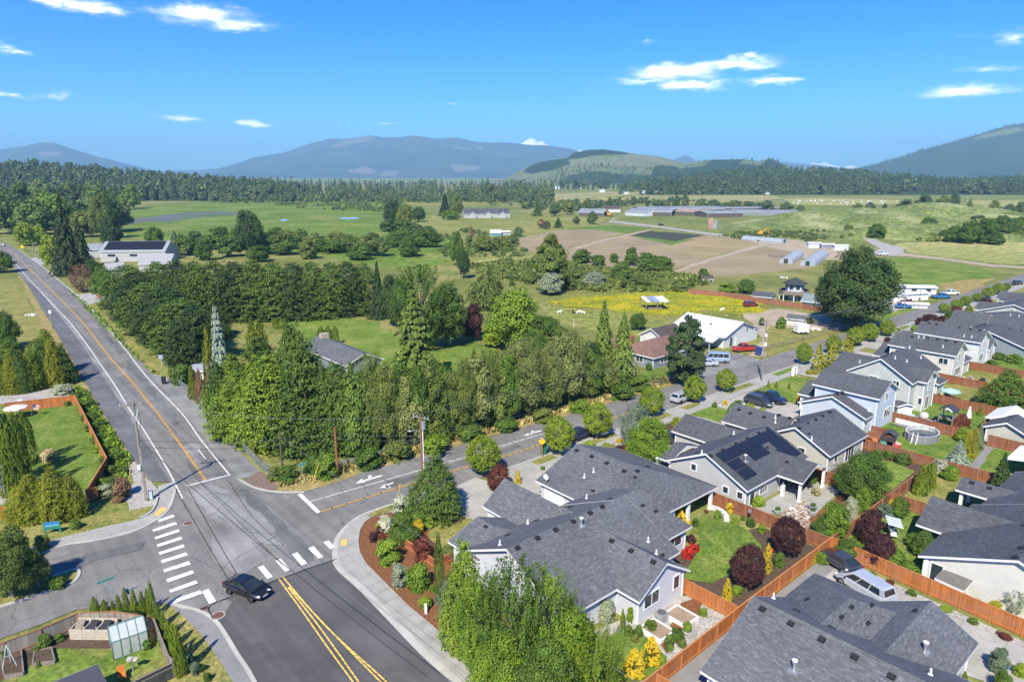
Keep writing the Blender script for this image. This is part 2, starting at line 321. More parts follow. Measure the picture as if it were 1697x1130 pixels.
WHITE = plain('white_trim', (.68, .68, .67), .5, .3, 0, .04, 1)
def worn(name, c):
 q = NB(name); n = q.noise(q.pos(), 5, 7, .75); return q.done(q.ramp(n, [(.36, (.22, .215, .21)), (.43, sh(c, .85)), (.62, sh(c, 1.08))]), .75, .3)
ROADW = worn('white_road_paint', (.66, .66, .64)); ROADY = worn('yellow_road_paint', (.54, .30, .06)); ROADY2 = plain('fresh_yellow_road_paint', (.72, .47, .11), .7, .3, 0, .1, 3, False)
SHING = shingle_mat('grey_shingles', (.112, .116, .125)); SHING2 = shingle_mat('dark_shingles', (.080, .084, .094)); SHINGR = shingle_mat('red_brown_shingles', (.20, .115, .085)); SHINGB = shingle_mat('dark_brown_shingles', (.085, .065, .058))
GLASS = glass_mat('window_glass'); BLACK = plain('black_plastic', (.018, .018, .02), .55, .4); STEEL = plain('galvanised_steel', (.42, .43, .45), .45, .5, .6); WOOD = plain('weathered_wood', (.20, .17, .14), .9, .15, 0, .25, 5); POLEW = plain('pole_wood', (.23, .195, .165), .9, .15, 0, .25, 3); POLEB = plain('brown_pole_wood', (.20, .115, .06), .9, .15, 0, .25, 3)
CEDAR = board_mat('orange_cedar_boards', (.40, .135, .035)); REDW = board_mat('red_brown_boards', (.235, .088, .042)); GREYB = board_mat('weathered_boards', (.27, .235, .19)); CEDARP = plain('cedar_posts', (.42, .17, .06), .8, .2); REDP = plain('brown_fence_posts', (.30, .135, .065), .8, .2)
# ------------------------------------------------------------------ the ground and its areas
def rough(pts, step=3.0, amp=.6, seed=0):
 o = []; n = len(pts)
 for i in range(n):
  a, b = Vector(pts[i][:2]), Vector(pts[(i+1) % n][:2]); d = b-a; k = max(1, int(d.length/step)); nrm = Vector((-d.y, d.x)).normalized() if d.length > 0 else Vector((0, 0))
  for j in range(k):
   p = a+d*(j/k)
   if j: p = p+nrm*amp*(mnoise.noise((p.x/step/2.3, p.y/step/2.3, seed))*1.8)
   o.append(p)
 return o
NAREA = 0
def area(name, pts, mat, layer, jit=None, cat=None, kind='structure'):
 if jit: pts = rough(pts, jit[0], jit[1], layer)
 global NAREA
 NAREA += 1; z = .012*layer+.00004*NAREA; P = [Vector((p[0], p[1])) for p in pts]
 r = delaunay_2d_cdt(P, [], [list(range(len(P)))], 1, 1e-4); me = bpy.data.meshes.new(name)
 me.from_pydata([(v.x, v.y, z) for v in r[0]], [], [f if (r[0][f[1]]-r[0][f[0]]).cross(r[0][f[2]]-r[0][f[0]]) > 0 else f[::-1] for f in r[2]]); me.materials.append(mat)
 o = bpy.data.objects.new(name, me); COL.objects.link(o); return props(o, kind=kind)
def px(*q): return [G(q[i], q[i+1]) for i in range(0, len(q), 2)]
def slab(name, pts, z0, z1, mat):
 return props(MB().prism([(p[0], p[1]) for p in pts], z0, z1).build(name, mat), kind='structure')
GX = 17000
gm = MB().poly([(-GX, -150, 0), (GX, -150, 0), (GX, 17500, 0), (-GX, 17500, 0)])
props(gm.build('ground', FARM), kind='structure')
# near ground: everything around the junction
area('grass', [L(-60, 20), L(330, 20), L(330, 260), L(60, 330), L(-60, 330)], WILD, 1)
area('marsh', px(185, 352, 240, 342, 330, 337, 480, 333, 640, 335, 705, 344, 722, 362, 735, 385, 760, 430, 690, 450, 560, 430, 430, 412, 300, 404, 215, 392), MARSH, 2, (12, 4))
WATER = NB('marsh_water'); _n = WATER.noise(WATER.pos(), .02, 6, .7); WATER = WATER.done(WATER.ramp(_n, [(.42, (.10, .105, .10)), (.5, (.13, .135, .115)), (.58, (.07, .13, .03))]), .75, .15)
area('marsh_pond', px(203, 366, 255, 358, 300, 353, 360, 350, 420, 352, 395, 357, 340, 360, 310, 364, 280, 369, 240, 368, 210, 373), WATER, 4, (8, 4))
PUD = plain('open_water', (.30, .36, .42), .12, .6, 0, .2, .1, False)
for q in ((355, 387, 372, 385, 380, 389, 362, 392), (383, 391, 398, 390, 395, 393, 385, 394), (350, 395, 362, 393, 371, 397, 355, 399), (465, 364, 474, 363, 476, 366, 466, 367), (560, 361, 590, 360, 596, 363, 570, 364)): area('water_patch', px(*q), PUD, 4, (4, 1))
area('meadow', px(690, 372, 735, 352, 790, 362, 870, 360, 960, 350, 1010, 362, 960, 380, 860, 392, 760, 390, 715, 392), MEAD, 3, (10, 3))
area('meadow', px(760, 430, 850, 418, 900, 430, 1000, 446, 1150, 455, 1180, 470, 1120, 478, 960, 470, 860, 462, 790, 452), MEAD, 3, (6, 2))
area('pale_reeds', px(775, 434, 830, 428, 900, 436, 960, 447, 900, 452, 820, 446), HAYF, 5, (5, 2))
area('far_field', px(835, 330, 900, 322, 1010, 318, 1100, 319, 1020, 326, 950, 332, 880, 336), TANF, 3, (30, 8))
area('far_field', px(1000, 333, 1080, 321, 1260, 321, 1300, 329, 1240, 334, 1100, 338), TANF, 4, (30, 8))
area('far_field', px(925, 336, 1000, 328, 1070, 330, 1100, 334, 1000, 338, 950, 340), HAYF, 5, (30, 8))
area('bale_field', px(1300, 330, 1360, 328, 1490, 332, 1495, 338, 1400, 341, 1312, 339), HAYF, 5, (20, 4))
area('green_crop_field', px(1310, 340, 1400, 342, 1420, 348, 1390, 354, 1320, 351), MARSH, 5, (14, 3))
area('far_field', px(1600, 333, 1700, 332, 1720, 342, 1640, 345), HAYF, 4, (20, 4))
area('far_field', px(640, 334, 820, 333, 850, 340, 700, 341), MEAD, 3, (20, 4)); area('far_field', px(690, 329, 830, 328, 800, 331, 720, 332), TANF, 3)
area('ploughed_field', px(850, 398, 927, 381, 1010, 380, 1037, 387, 943, 410, 936, 424, 872, 418), FIELD1, 4, (6, 1.5))
area('green_crop_strip', px(935, 379, 1006, 373, 1080, 378, 1037, 387, 985, 381), FIELD4, 5, (8, 1))
area('dark_crop_field', px(1041, 390, 1071, 382.6, 1166, 390, 1119.5, 400), FIELD3, 6, (8, .6))
area('green_crop_strip', px(1019, 394, 1041, 389, 1119, 400, 1150, 396, 1113, 407, 1070, 403), FIELD4, 5, (8, 1))
area('seeded_field', px(1070, 411, 1119, 400, 1171, 390, 1240, 398, 1262, 406, 1180, 425, 1110, 421), FIELD2, 4, (6, 1.2))
area('ploughed_field', px(943, 411, 1000, 397, 1037, 389, 1112, 406, 1070, 411, 1110, 421, 1178, 426, 1117, 447, 1060, 446, 990, 440, 938, 430), FIELD1, 5, (6, 1.2))
area('ploughed_field', px(1110, 453, 1172, 430, 1265, 408, 1322, 420, 1345, 444, 1235, 456, 1165, 461), FIELD1, 4, (5, 1.2))
area('farm_track', px(1018, 361, 1024, 361, 1014, 366, 1052, 370, 1100, 376, 1175, 386, 1240, 392, 1262, 396, 1262, 399, 1235, 396, 1170, 389, 1095, 378, 1048, 373, 1008, 368), GRAV, 7, (6, .5))
area('field_path', px(948, 412, 990, 399, 1060, 384, 1075, 381, 1078, 382.5, 1040, 391, 995, 402, 955, 414), DIRT, 8, (5, .5))
area('field_path', px(1116, 452, 1140, 440, 1180, 427, 1262, 405, 1300, 398, 1303, 401, 1265, 409, 1186, 430, 1130, 449), DIRT, 8, (5, .5))
area('yard_ground', px(1200, 400, 1300, 396, 1365, 404, 1400, 414, 1400, 432, 1330, 428, 1262, 418), DIRT, 3, (6, 2))
area('farm_track', px(1350, 366, 1360, 365, 1390, 376, 1430, 389, 1465, 403, 1500, 412, 1497, 420, 1480, 424, 1440, 420, 1458, 412, 1420, 392, 1380, 379), GRAV, 7, (6, .5))
area('farm_track', px(1435, 420, 1500, 420, 1560, 427, 1640, 438, 1710, 443, 1710, 447, 1640, 442, 1560, 431, 1500, 425, 1440, 424), DIRT, 6, (6, .5))
area('hay_field', px(1478, 408, 1500, 402, 1600, 400, 1720, 396, 1720, 440, 1640, 436, 1560, 426, 1505, 419), HAYF, 5, (8, 1.5))
area('grass_field', px(1440, 427, 1520, 430, 1600, 440, 1655, 450, 1640, 464, 1570, 474, 1470, 470), LAWN3, 5, (6, 1.5))
area('dry_ground', px(1560, 470, 1600, 464, 1650, 462, 1620, 478, 1590, 492, 1562, 488), DRYG, 6, (4, 1))
FLOW = grass_mat('buttercup_meadow', (.12, .17, .02), (.22, .235, .02), (.40, .33, .013), .11, 1.3)
area('flower_meadow', px(905, 500, 960, 492, 1050, 487, 1130, 483, 1185, 488, 1262, 502, 1272, 514, 1225, 522, 1165, 514, 1140, 522, 1080, 524, 1000, 512, 930, 508), FLOW, 6, (2, 2.2))
area('pasture', px(890, 505, 930, 510, 1000, 515, 1090, 528, 1140, 540, 1100, 560, 1060, 560, 960, 545, 905, 525), MEAD, 5, (3, .8))
area('lawn', px(470, 533, 500, 527, 560, 526, 630, 536, 660, 560, 700, 590, 760, 560, 820, 575, 835, 600, 770, 622, 640, 618, 545, 572, 480, 556), LAWN3, 6, (3, .8))
area('lawn', px(1055, 625, 1090, 608, 1130, 625, 1150, 640, 1075, 650), LAWN3, 6, (3, .5))
area('gravel_yard', px(1230, 520, 1290, 512, 1360, 522, 1420, 545, 1350, 556, 1268, 592, 1240, 590, 1262, 560), DIRT, 5, (3, .7))
area('worn_grass', px(1275, 540, 1330, 545, 1420, 546, 1340, 566, 1270, 592, 1266, 570), LAWN2, 6, (3, .8))
area('parking_lot', px(1128, 640, 1150, 610, 1190, 590, 1225, 586, 1262, 597, 1300, 584, 1320, 590, 1220, 620, 1160, 640), ASPH3, 6, (4, .3))
area('green_yard', px(1452, 530, 1480, 512, 1500, 512, 1530, 498, 1575, 500, 1545, 508, 1500, 528, 1470, 540), LAWN3, 5, (3, .5))
area('gravel_yard', px(1440, 512, 1480, 498, 1520, 494, 1500, 512, 1470, 520), GRAV, 6, (3, .5))
# verges and yards left of the main road
area('dry_field', px(-60, 470, 0, 468, 25, 470, 70, 530, 84, 560, 40, 575, -60, 580), LAWN2, 3, (4, .8))
area('dry_verge', px(28, 452, 40, 465, 84.6, 536, 143.6, 638.5, 177, 694, 218, 758, 251, 799, 238, 812, 205, 770, 165, 702, 128, 640, 70, 540), DRYG, 3, (2, .4))
area('gravel_verge', px(205, 770, 222, 764, 252, 800, 262, 812, 258, 838, 215, 846, 205, 826, 222, 800), GRAV, 5, (1.5, .3))
area('dry_verge', px(103, 474, 120, 474, 165, 510, 215, 560, 262, 610, 300, 632, 285, 637, 246, 618, 200, 566, 150, 515), LAWN2, 3, (2, .5))
area('gravel_driveway', px(125, 489, 150, 486, 185, 488, 195, 494, 165, 500, 146, 506), GRAV, 5, (2, .3))
area('gravel_driveway', px(50, 428, 72, 424, 80, 434, 68, 440), GRAV, 5, (2, .3))
area('lawn', px(-30, 676, 122, 663, 175, 766, 147, 812, 60, 850, -60, 850), LAWN, 4)
area('gravel_yard', px(-40, 652, 40, 645, 120, 636, 124, 656, 20, 668, -40, 672), GRAV, 4, (2, .4))
area('gravel_yard', px(-60, 805, 5, 800, 40, 810, 20, 835, -60, 842), GRAV, 5, (1, .2))
area('dry_verge', px(-60, 935, 0, 925, 56, 907, 102.6, 892, 154, 879, 231, 861, 256, 843, 250, 833, 205, 846, 150, 855, 60, 870, -60, 880), LAWN2, 3, (1, .3))
area('lawn', px(28, 1130, 70, 1075, 110, 1075, 170, 1090, 200, 1070, 250, 1062, 272, 1088, 220, 1120, 215, 1180, 0, 1250, -20, 1180), LAWN3, 4, (1, .2))
area('garden_soil', px(-30, 1075, 66, 1048, 128, 1024, 232, 1024, 246, 1056, 180, 1075, 110, 1074, 75, 1075, 45, 1110, -30, 1140), SOIL, 3)
area('dry_verge', px(280, 1003, 300, 1010, 330, 1050, 368, 1100, 372, 1160, 290, 1180, 275, 1090), LAWN2, 3, (1, .2))
# ------------------------------------------------------------------ roads
area('main_road', px(-14, 400, 12, 404, 67, 438, 110, 474, 154, 513, 205, 564, 246, 613, 300, 677, 345, 735, 382, 779, 396, 795, 420, 808.5, 458.5, 816, 504.6, 816, 548, 803, 600, 784, 697, 756, 697, 800, 663, 833, 643, 839, 600, 854.6, 574, 874, 560, 897, 557.5, 925, 566, 943, 600, 973, 651, 1025, 702, 1078.5, 753, 1125, 900, 1265, 480, 1265, 421, 1130, 392, 1083.6, 372, 1050, 354, 1027, 325.6, 1012, 279.5, 1001, 188, 1008, 127, 1011, 66, 1036, 0, 1060, -100, 1095, -100, 975, 0, 945, 97, 907, 154, 897, 213, 884, 246, 870, 272, 853, 284.6, 833, 290, 810, 287, 799.5, 251, 799, 218, 758, 177, 694, 143.6, 639, 84.6, 536, 40, 465, 20, 440, -14, 418), ASPH, 7)
area('side_road', [L(42, 60.7), L(52.5, 60.6), L(66, 60.5), L(110, 60.5), L(400, 60.5), L(400, 66.3), L(189, 66.2), L(125, 66.6), L(90, 68.3), L(75, 69.5), L(53.7, 70.6), L(42.5, 71)], ASPH, 7)
area('road_apron', px(262, 622, 300, 634, 313, 652, 356, 701, 392, 738, 432, 785, 421, 790, 396, 795, 385, 784, 345, 735, 300, 680, 250, 620), ASPH3, 9, (2, .15))
area('roadside_path', px(40, 464, 84.6, 536, 143.6, 639, 177, 694, 218, 758, 251, 799, 283, 800, 262, 770, 230, 715, 190, 655, 130, 565, 60, 475), ASPH4, 9)
area('gravel_strip', px(62, 476, 130, 563, 190, 652, 228, 710, 238, 718, 226, 690, 190, 640, 130, 552, 70, 478), ASPH3, 10, (1.5, .2))
area('resurfaced_road', px(558, 928, 474, 957.5, 428, 973.5, 377, 992.7, 350, 1004, 346, 1014, 352, 1024, 372, 1050, 392, 1083.6, 421, 1130, 480, 1265, 900, 1265, 753, 1125, 702, 1078.5, 651, 1025, 600, 973, 566, 943), ASPH2, 9)
area('patched_asphalt', px(345, 1006, 375, 995, 385, 999, 372, 1018, 355, 1026, 346, 1018), ASPH, 11, (1, .1))
SEAL = plain('crack_sealant', (.03, .03, .032), .8, .2); SEALM = SEAL
def strip(mb, pts, wd, z, m=0):
 pts = [Vector(p[:2]) for p in pts]
 for a, b in zip(pts, pts[1:]):
  d = (b-a).normalized(); n = Vector((-d.y, d.x))*wd/2; a2 = a-d*wd*.3; b2 = b+d*wd*.3
  mb.poly([(*(a2-n), z), (*(b2-n), z), (*(b2+n), z), (*(a2+n), z)], m)
def marking(name, items, mat, layer=12):
 mb = MB()
 for k, it in enumerate(items):
  if it[0] == 'q': mb.poly([(*p.xy, .012*layer) for p in px(*it[1])])
  else: strip(mb, rough_open(px(*it[2])), it[1], .012*layer+.0004*k)
 return props(mb.build(name, mat), kind='structure')
def rough_open(pts):
 # a smooth line through the measured points
 if len(pts) < 3: return pts
 o = []
 for i in range(len(pts)-1):
  p0, p1, p2, p3 = pts[max(i-1, 0)], pts[i], pts[i+1], pts[min(i+2, len(pts)-1)]
  for k in range(6):
   t = k/6; o.append(.5*((2*p1)+(p2-p0)*t+(2*p0-5*p1+4*p2-p3)*t*t+(3*p1-p0-3*p2+p3)*t**3))
 return o+[pts[-1]]
marking('edge_line', [('l', .17, (18, 428, 38.5, 452.6, 85, 503, 123, 543.6, 184.6, 630.8, 218, 684.6, 236, 710, 262, 752, 285, 792, 303, 828)), ('l', .17, (30, 413, 67, 440, 102.6, 469, 143.6, 505, 195, 564, 243.6, 625.6, 300, 684.6, 333, 730, 379.5, 787))], ROADW)
marking('centre_line', [('l', .13, (14, 414, 27, 425.6, 76.5, 474, 132.5, 531, 178.5, 589.7, 219.5, 636, 260.5, 687, 288.7, 725, 339.5, 797.6)), ('l', .13, (14.6, 413.6, 28, 425, 77.5, 473.4, 133.7, 530.4, 180, 589.2, 221.3, 635.4, 262.4, 686.4, 290.8, 724.4, 342, 796.4))], ROADY)
marking('stop_line', [('l', .3, (313, 806, 382, 788))], ROADW); marking('lane_line', [('l', .12, (329, 746, 341, 762))], ROADW)
marking('edge_line', [('l', .16, (515, 832.3, 694.4, 781, 779, 757, 840, 738, 900, 720, 940, 708))], ROADW)
marking('stop_line', [('q', (493, 821, 500, 819.5, 532, 850, 525, 852))], ROADW)
marking('centre_line', [('l', .22, (532, 849.5, 681.5, 803, 779, 774, 850, 753, 909, 733, 1000, 700, 1060, 679))], ROADY)
c4 = lambda *q: tuple((q[i]/3.9 if i % 2 == 0 else 840+q[i]/3.9) for i in range(len(q)))
c8 = lambda *q: tuple((330+q[i]/6.527 if i % 2 == 0 else 900+q[i]/6.527) for i in range(len(q)))
c5 = lambda *q: tuple((420+q[i]/3.9 if i % 2 == 0 else 620+q[i]/3.9) for i in range(len(q)))
for q in (c4(1020, 90, 1120, 55, 1132, 70, 1030, 105), c4(985, 153, 1135, 102, 1148, 118, 995, 168), c4(998, 202, 1152, 150, 1165, 166, 1008, 216), c4(1012, 250, 1170, 198, 1182, 214, 1022, 266), c4(1025, 300, 1185, 248, 1197, 266, 1035, 316), c4(1040, 352, 1205, 300, 1217, 318, 1050, 370), c4(1055, 412, 1222, 357, 1236, 377, 1066, 430), c4(1075, 475, 1245, 415, 1258, 435, 1086, 495), c4(1092, 545, 1268, 480, 1280, 500, 1104, 562), c4(1110, 610, 1295, 545, 1308, 567, 1122, 632), c8(32, 535, 105, 503, 188, 640, 112, 672), c8(243, 440, 300, 412, 372, 530, 310, 560), c8(440, 355, 505, 333, 600, 455, 540, 480), c8(636, 272, 695, 250, 800, 375, 740, 400), c8(826, 200, 885, 177, 990, 298, 932, 322), c8(1003, 132, 1062, 108, 1170, 230, 1110, 252), c8(1180, 65, 1240, 43, 1345, 160, 1287, 183), c8(1345, 0, 1400, -20, 1473, 50, 1420, 78)):
 marking('crosswalk_bar', [('q', q)], ROADW)
marking('centre_line', [('l', .12, (462.3, 961, 500, 1013, 545, 1077, 586, 1133, 660, 1235)), ('l', .12, (477.7, 975, 520, 1028, 560, 1083, 594, 1131, 668, 1235)), ('l', .12, (479.5, 974.6, 530, 1028, 580, 1080, 629, 1130, 740, 1243)), ('l', .12, (468.7, 957.4, 530, 1029, 583, 1080, 637.4, 1129, 755, 1245))], ROADY2)
A_ = lambda *q: c5(*q)
marking('turn_arrow', [('q', A_(705, 692, 720, 700, 835, 664, 828, 657)), ('q', A_(660, 712, 725, 706, 700, 682, 700, 682)), ('q', A_(745, 684, 770, 677, 762, 668, 740, 664)), ('q', A_(735, 668, 775, 664, 758, 658, 745, 660))], ROADW)
marking('turn_arrow', [('q', A_(850, 722, 862, 728, 905, 710, 905, 703)), ('q', A_(852, 724, 868, 726, 880, 742, 862, 744)), ('q', A_(815, 742, 892, 738, 850, 718, 850, 718))], ROADW)
c6 = lambda *q: tuple((840+q[i]/3.9 if i % 2 == 0 else 620+q[i]/3.9) for i in range(len(q)))
marking('turn_arrow', [('q', c6(135, 390, 150, 396, 225, 373, 218, 367)), ('q', c6(105, 404, 160, 400, 145, 383, 145, 383)), ('q', c6(165, 386, 182, 381, 176, 372, 156, 370))], ROADW)
ASPH5 = asphalt_mat('pale_road_patch', (.22, .215, .205), .9); ASPH6 = asphalt_mat('dark_road_patch', (.13, .13, .128), 0)
for k, (m_, q) in enumerate(((ASPH5, (308, 812, 350, 802, 420, 830, 470, 880, 470, 905, 420, 900, 350, 860)), (ASPH5, (350, 880, 400, 876, 440, 930, 400, 960, 360, 935)), (ASPH6, (395, 812, 412, 812, 505, 900, 520, 930, 500, 936)), (ASPH6, (285, 730, 292, 726, 330, 778, 322, 786)), (ASPH5, (300, 742, 322, 735, 342, 762, 328, 770)), (ASPH6, (205, 600, 215, 597, 300, 700, 290, 706)), (ASPH6, (160, 540, 168, 538, 205, 585, 196, 588)), (ASPH5, (180, 610, 200, 606, 212, 622, 194, 628)), (ASPH6, (60, 945, 160, 915, 240, 900, 235, 912, 160, 930, 70, 962)), (ASPH6, (640, 800, 760, 766, 860, 737, 862, 742, 760, 773, 645, 808)))): area('road_patch', px(*q), m_, 10, (1.2, .35))
marking('crack_seal', [('l', .12, (558, 928, 510, 944, 474, 957.5, 428, 973.5, 377, 992.7, 350, 1004)), ('l', .1, (350, 1004, 346, 1012, 352, 1024)), ('l', .06, (312, 812, 350, 880, 385, 940, 402, 968)), ('l', .05, (286, 803, 330, 880, 380, 965)), ('l', .05, (330, 800, 400, 870, 470, 940)), ('l', .05, (380, 800, 420, 860, 470, 905))], SEAL, 13)
MAN = plain('rusty_iron', (.16, .085, .06), .8, .3, .3)
def manhole(x, y, r, label):
 t = thing('manhole_cover', label, 'manhole cover', G(x, y, .012*10)); MB().cyl(0, 0, 0, .03, r*1.3, 20).build('collar', CONC, t); MB().cyl(0, 0, 0, .045, r, 20).build('lid', MAN, t)
manhole(311.5, 867, .42, 'brown manhole cover in the asphalt beside the left crosswalk'); manhole(361.5, 1019.5, .45, 'reddish manhole cover in the asphalt patch behind the black car')
dg = thing('drain_grate', 'rusty drain grate in the kerb gutter at the lower left corner', 'drain', G(338.5, 1008, .1), ROT); MB().box(-.34, .34, -.22, .22, 0, .04).build('frame', MAN, dg)
g_ = MB()
for i in range(6): g_.box(-.3+i*.1, -.25+i*.1, -.18, .18, .04, .06)
g_.build('bar_grid', BLACK, dg)
# sidewalks, kerbs
SW1 = px(558, 899, 560, 897, 574, 874, 600, 854.6, 643, 839, 664, 832) ;
SWo = [L(52.5, 60.55)]
slab('sidewalk', px(559, 897, 574, 874, 600, 854.6, 643, 839, 664, 832.5, 690, 822, 720, 813, 735, 818, 680, 838, 658, 846, 617, 857, 605, 866, 597, 879, 594, 899, 597, 917, 607, 935, 640, 968, 676, 1004, 725, 1045, 784, 1104, 880, 1200, 930, 1260, 897, 1260, 753, 1126, 702, 1079, 651, 1025, 600, 973.5, 566, 943.5, 557.5, 925), 0, .14, CONC)
def kerb(name, pts, wd=.32, h=.15):
 mb = MB(); pts = [Vector(p[:2]) for p in pts]; n = len(pts); off = []
 for i in range(n):
  d = (pts[min(i+1, n-1)]-pts[max(i-1, 0)]).normalized(); off.append(Vector((-d.y, d.x))*wd/2)
 for i in range(n-1):
  a, b, c, d = pts[i]-off[i], pts[i+1]-off[i+1], pts[i+1]+off[i+1], pts[i]+off[i]
  mb.poly([(*a, h), (*b, h), (*c, h), (*d, h)]); mb.poly([(*a, 0), (*b, 0), (*b, h), (*a, h)]); mb.poly([(*c, 0), (*d, 0), (*d, h), (*c, h)])
 return props(mb.build(name, KERB), kind='structure')
kerb('kerb', rough_open(px(720, 812, 664, 833, 643, 839, 600, 854.6, 574, 874, 560, 897, 557.5, 925, 566, 943, 600, 973, 651, 1025, 702, 1078.5, 753, 1125, 897, 1262)))
kerb('gutter', rough_open(px(715, 812, 660, 835.5, 640, 841, 597, 856.6, 571, 876, 556.5, 897, 554, 926, 562, 945, 596, 976, 647, 1029, 698, 1082, 749, 1129, 890, 1264)), .35, .118)
slab('sidewalk', px(287, 800, 290, 810, 284.6, 833, 272, 853, 246, 870, 213, 884, 154, 897, 97, 907, 0, 945, -100, 975, -100, 955, 0, 925, 56, 907, 102.6, 892, 154, 879, 231, 861, 256, 843, 262, 830, 262, 806), 0, .14, CONC)
kerb('kerb', rough_open(px(287, 799, 290, 810, 284.6, 833, 272, 853, 246, 870, 213, 884, 154, 897, 97, 907, 0, 945, -100, 976)))
kerb('raised_edge', rough_open(px(262, 826, 257, 842, 248, 853, 231, 861)), .2, .3)
kerb('kerb', rough_open(px(279.5, 1001, 325.6, 1012, 354, 1027, 372, 1050, 392, 1083.6, 421, 1130, 480, 1262)))
slab('sidewalk', px(279, 1002, 300, 1010, 322, 1012.5, 352, 1028, 370, 1051, 390, 1084, 418, 1130, 476, 1262, 440, 1262, 392, 1140, 362, 1092, 330, 1048, 300, 1018), 0, .135, PATHC)
kerb('kerb', rough_open(px(396, 795, 421, 808.5, 458.5, 816, 504.6, 816.5)), .3, .15)
kerb('kerb', rough_open([L(52, 60.55), L(58, 60.5), L(80, 60.5), L(140, 60.45), L(260, 60.45)]), .28, .15)
# island at the mouth of the left street
slab('traffic_island', px(-100, 1040, 0, 1006, 51, 990, 102.6, 972, 122, 964, 130, 952, 125, 945, 95, 955, 40, 972, -100, 1008), 0, .15, LAWN2)
kerb('kerb', rough_open(px(-100, 1040, 0, 1007, 51, 991, 102.6, 973, 123, 965, 131, 952, 125, 944, 95, 954, 40, 971, -100, 1007)), .3, .17)
TACT = plain('tactile_yellow', (.62, .40, .12), .8, .2, 0, .1, 4, False)
for q, lb in (((254.6, 855, 263, 856.5, 278, 844, 268, 842), 'yellow tactile paving pad on the corner by the tall utility pole'), ((565, 905, 574.5, 905.5, 576, 895, 566, 896), 'yellow tactile paving pad on the curved corner beside the mulch bed')):
 props(MB().prism([p.xy for p in px(*q)], .13, .165).build('tactile_pad', TACT), lb, 'tactile paving')
# bare gravel corner, mulch bed and lawns of the corner house
area('gravel_corner', px(402, 797, 430, 782, 452, 792, 462, 812, 440, 812, 420, 806), plain('brown_gravel', (.17, .125, .10), .95, .1, 0, .25, 5, False), 9, (1, .15))
area('dry_verge', px(458, 815, 452, 795, 470, 790, 505, 800, 560, 788, 640, 768, 750, 733, 840, 712, 968, 672, 1060, 648, 1122, 632, 1122, 637, 1060, 653.5, 968, 680.5, 899, 700, 840, 717.5, 779, 733, 700, 756, 600, 784, 548, 803, 504.6, 815.5), DRYG, 8, (2, .4))
area('mulch_bed', px(617, 857.5, 658, 847, 700, 838, 745, 840, 760, 858, 735, 888, 716, 905, 745, 930, 760, 960, 742, 1010, 760, 1060, 790, 1100, 820, 1140, 784, 1104, 725, 1045, 676, 1004, 640, 968, 607, 935, 597, 917, 594.5, 899, 597.5, 879, 605, 866.5), MULCH, 8)
area('dry_lawn', px(714, 905, 709, 885, 720, 866, 752, 847, 783, 862, 790, 870, 752, 893, 738, 912), LAWN2, 9, (1, .15))
props(MB().prism([p.xy for p in px(609, 856, 622, 848, 650, 838, 662, 834.5, 664, 841, 640, 851, 613, 858)], .1, .155).build('planter_strip', LAWN2), kind='structure')
# front pavements along the side road
slab('sidewalk', [L(49, 60.2), L(49, 57.3), L(300, 57.3), L(300, 60.2), L(53, 60.3)], 0, .13, CONC)
for a0, a1 in ((55.5, 59), (63.5, 71), (80, 84), (87.5, 91.5), (100, 108), (116, 124), (131, 138), (147, 152), (165, 180)):
 props(MB().prism([L(a0, 60.1).xy, L(a1, 60.1).xy, L(a1, 58.8).xy, L(a0, 58.8).xy], .1, .16).build('planter_strip', LAWN2 if a0 < 110 else LAWN), kind='structure')
area('driveway', px(752, 848, 740, 838, 757, 806, 787, 792, 806, 797, 822, 815, 815, 870, 800, 868, 783, 862), CONC2, 8)
area('driveway', px(840, 782, 862, 776, 905, 770, 935, 757, 965, 742, 985, 745, 900, 800, 900, 822, 860, 812), CONC2, 8)
area('driveway', [L(68, 57.2), L(76, 57.2), L(76, 48), L(68, 46)], CONC2, 8); area('driveway', [L(81.5, 57.2), L(86, 57.2), L(88, 48), L(81.5, 46)], CONC2, 7)
area('driveway', [L(92.5, 57.2), L(103, 57.2), L(103, 46), L(93, 46)], CONC2, 8); area('driveway', [L(120, 57.2), L(127, 57.2), L(127, 46), L(120, 46)], CONC2, 8)
area('driveway', [L(138, 57.2), L(146, 57.2), L(146, 46), L(138, 46)], CONC2, 8); area('driveway', [L(150, 57.2), L(160, 57.2), L(160, 46), L(150, 46)], CONC2, 8)
area('front_lawn', px(1146, 686, 1175, 674.6, 1212, 679, 1195, 702), LAWN3, 7); area('front_lawn', [L(88, 57), L(92.4, 57), L(92.4, 46), L(88, 46)], LAWN3, 7); area('front_lawn', [L(104, 57), L(118, 57), L(118, 46), L(104, 46)], LAWN3, 7)
area('mulch_bed', [L(56, 57), L(67.5, 57), L(67.5, 46), L(62, 46)], MULCH, 7); area('mulch_bed', [L(77, 57), L(81, 57), L(81, 52), L(78, 50)], SOIL, 7)
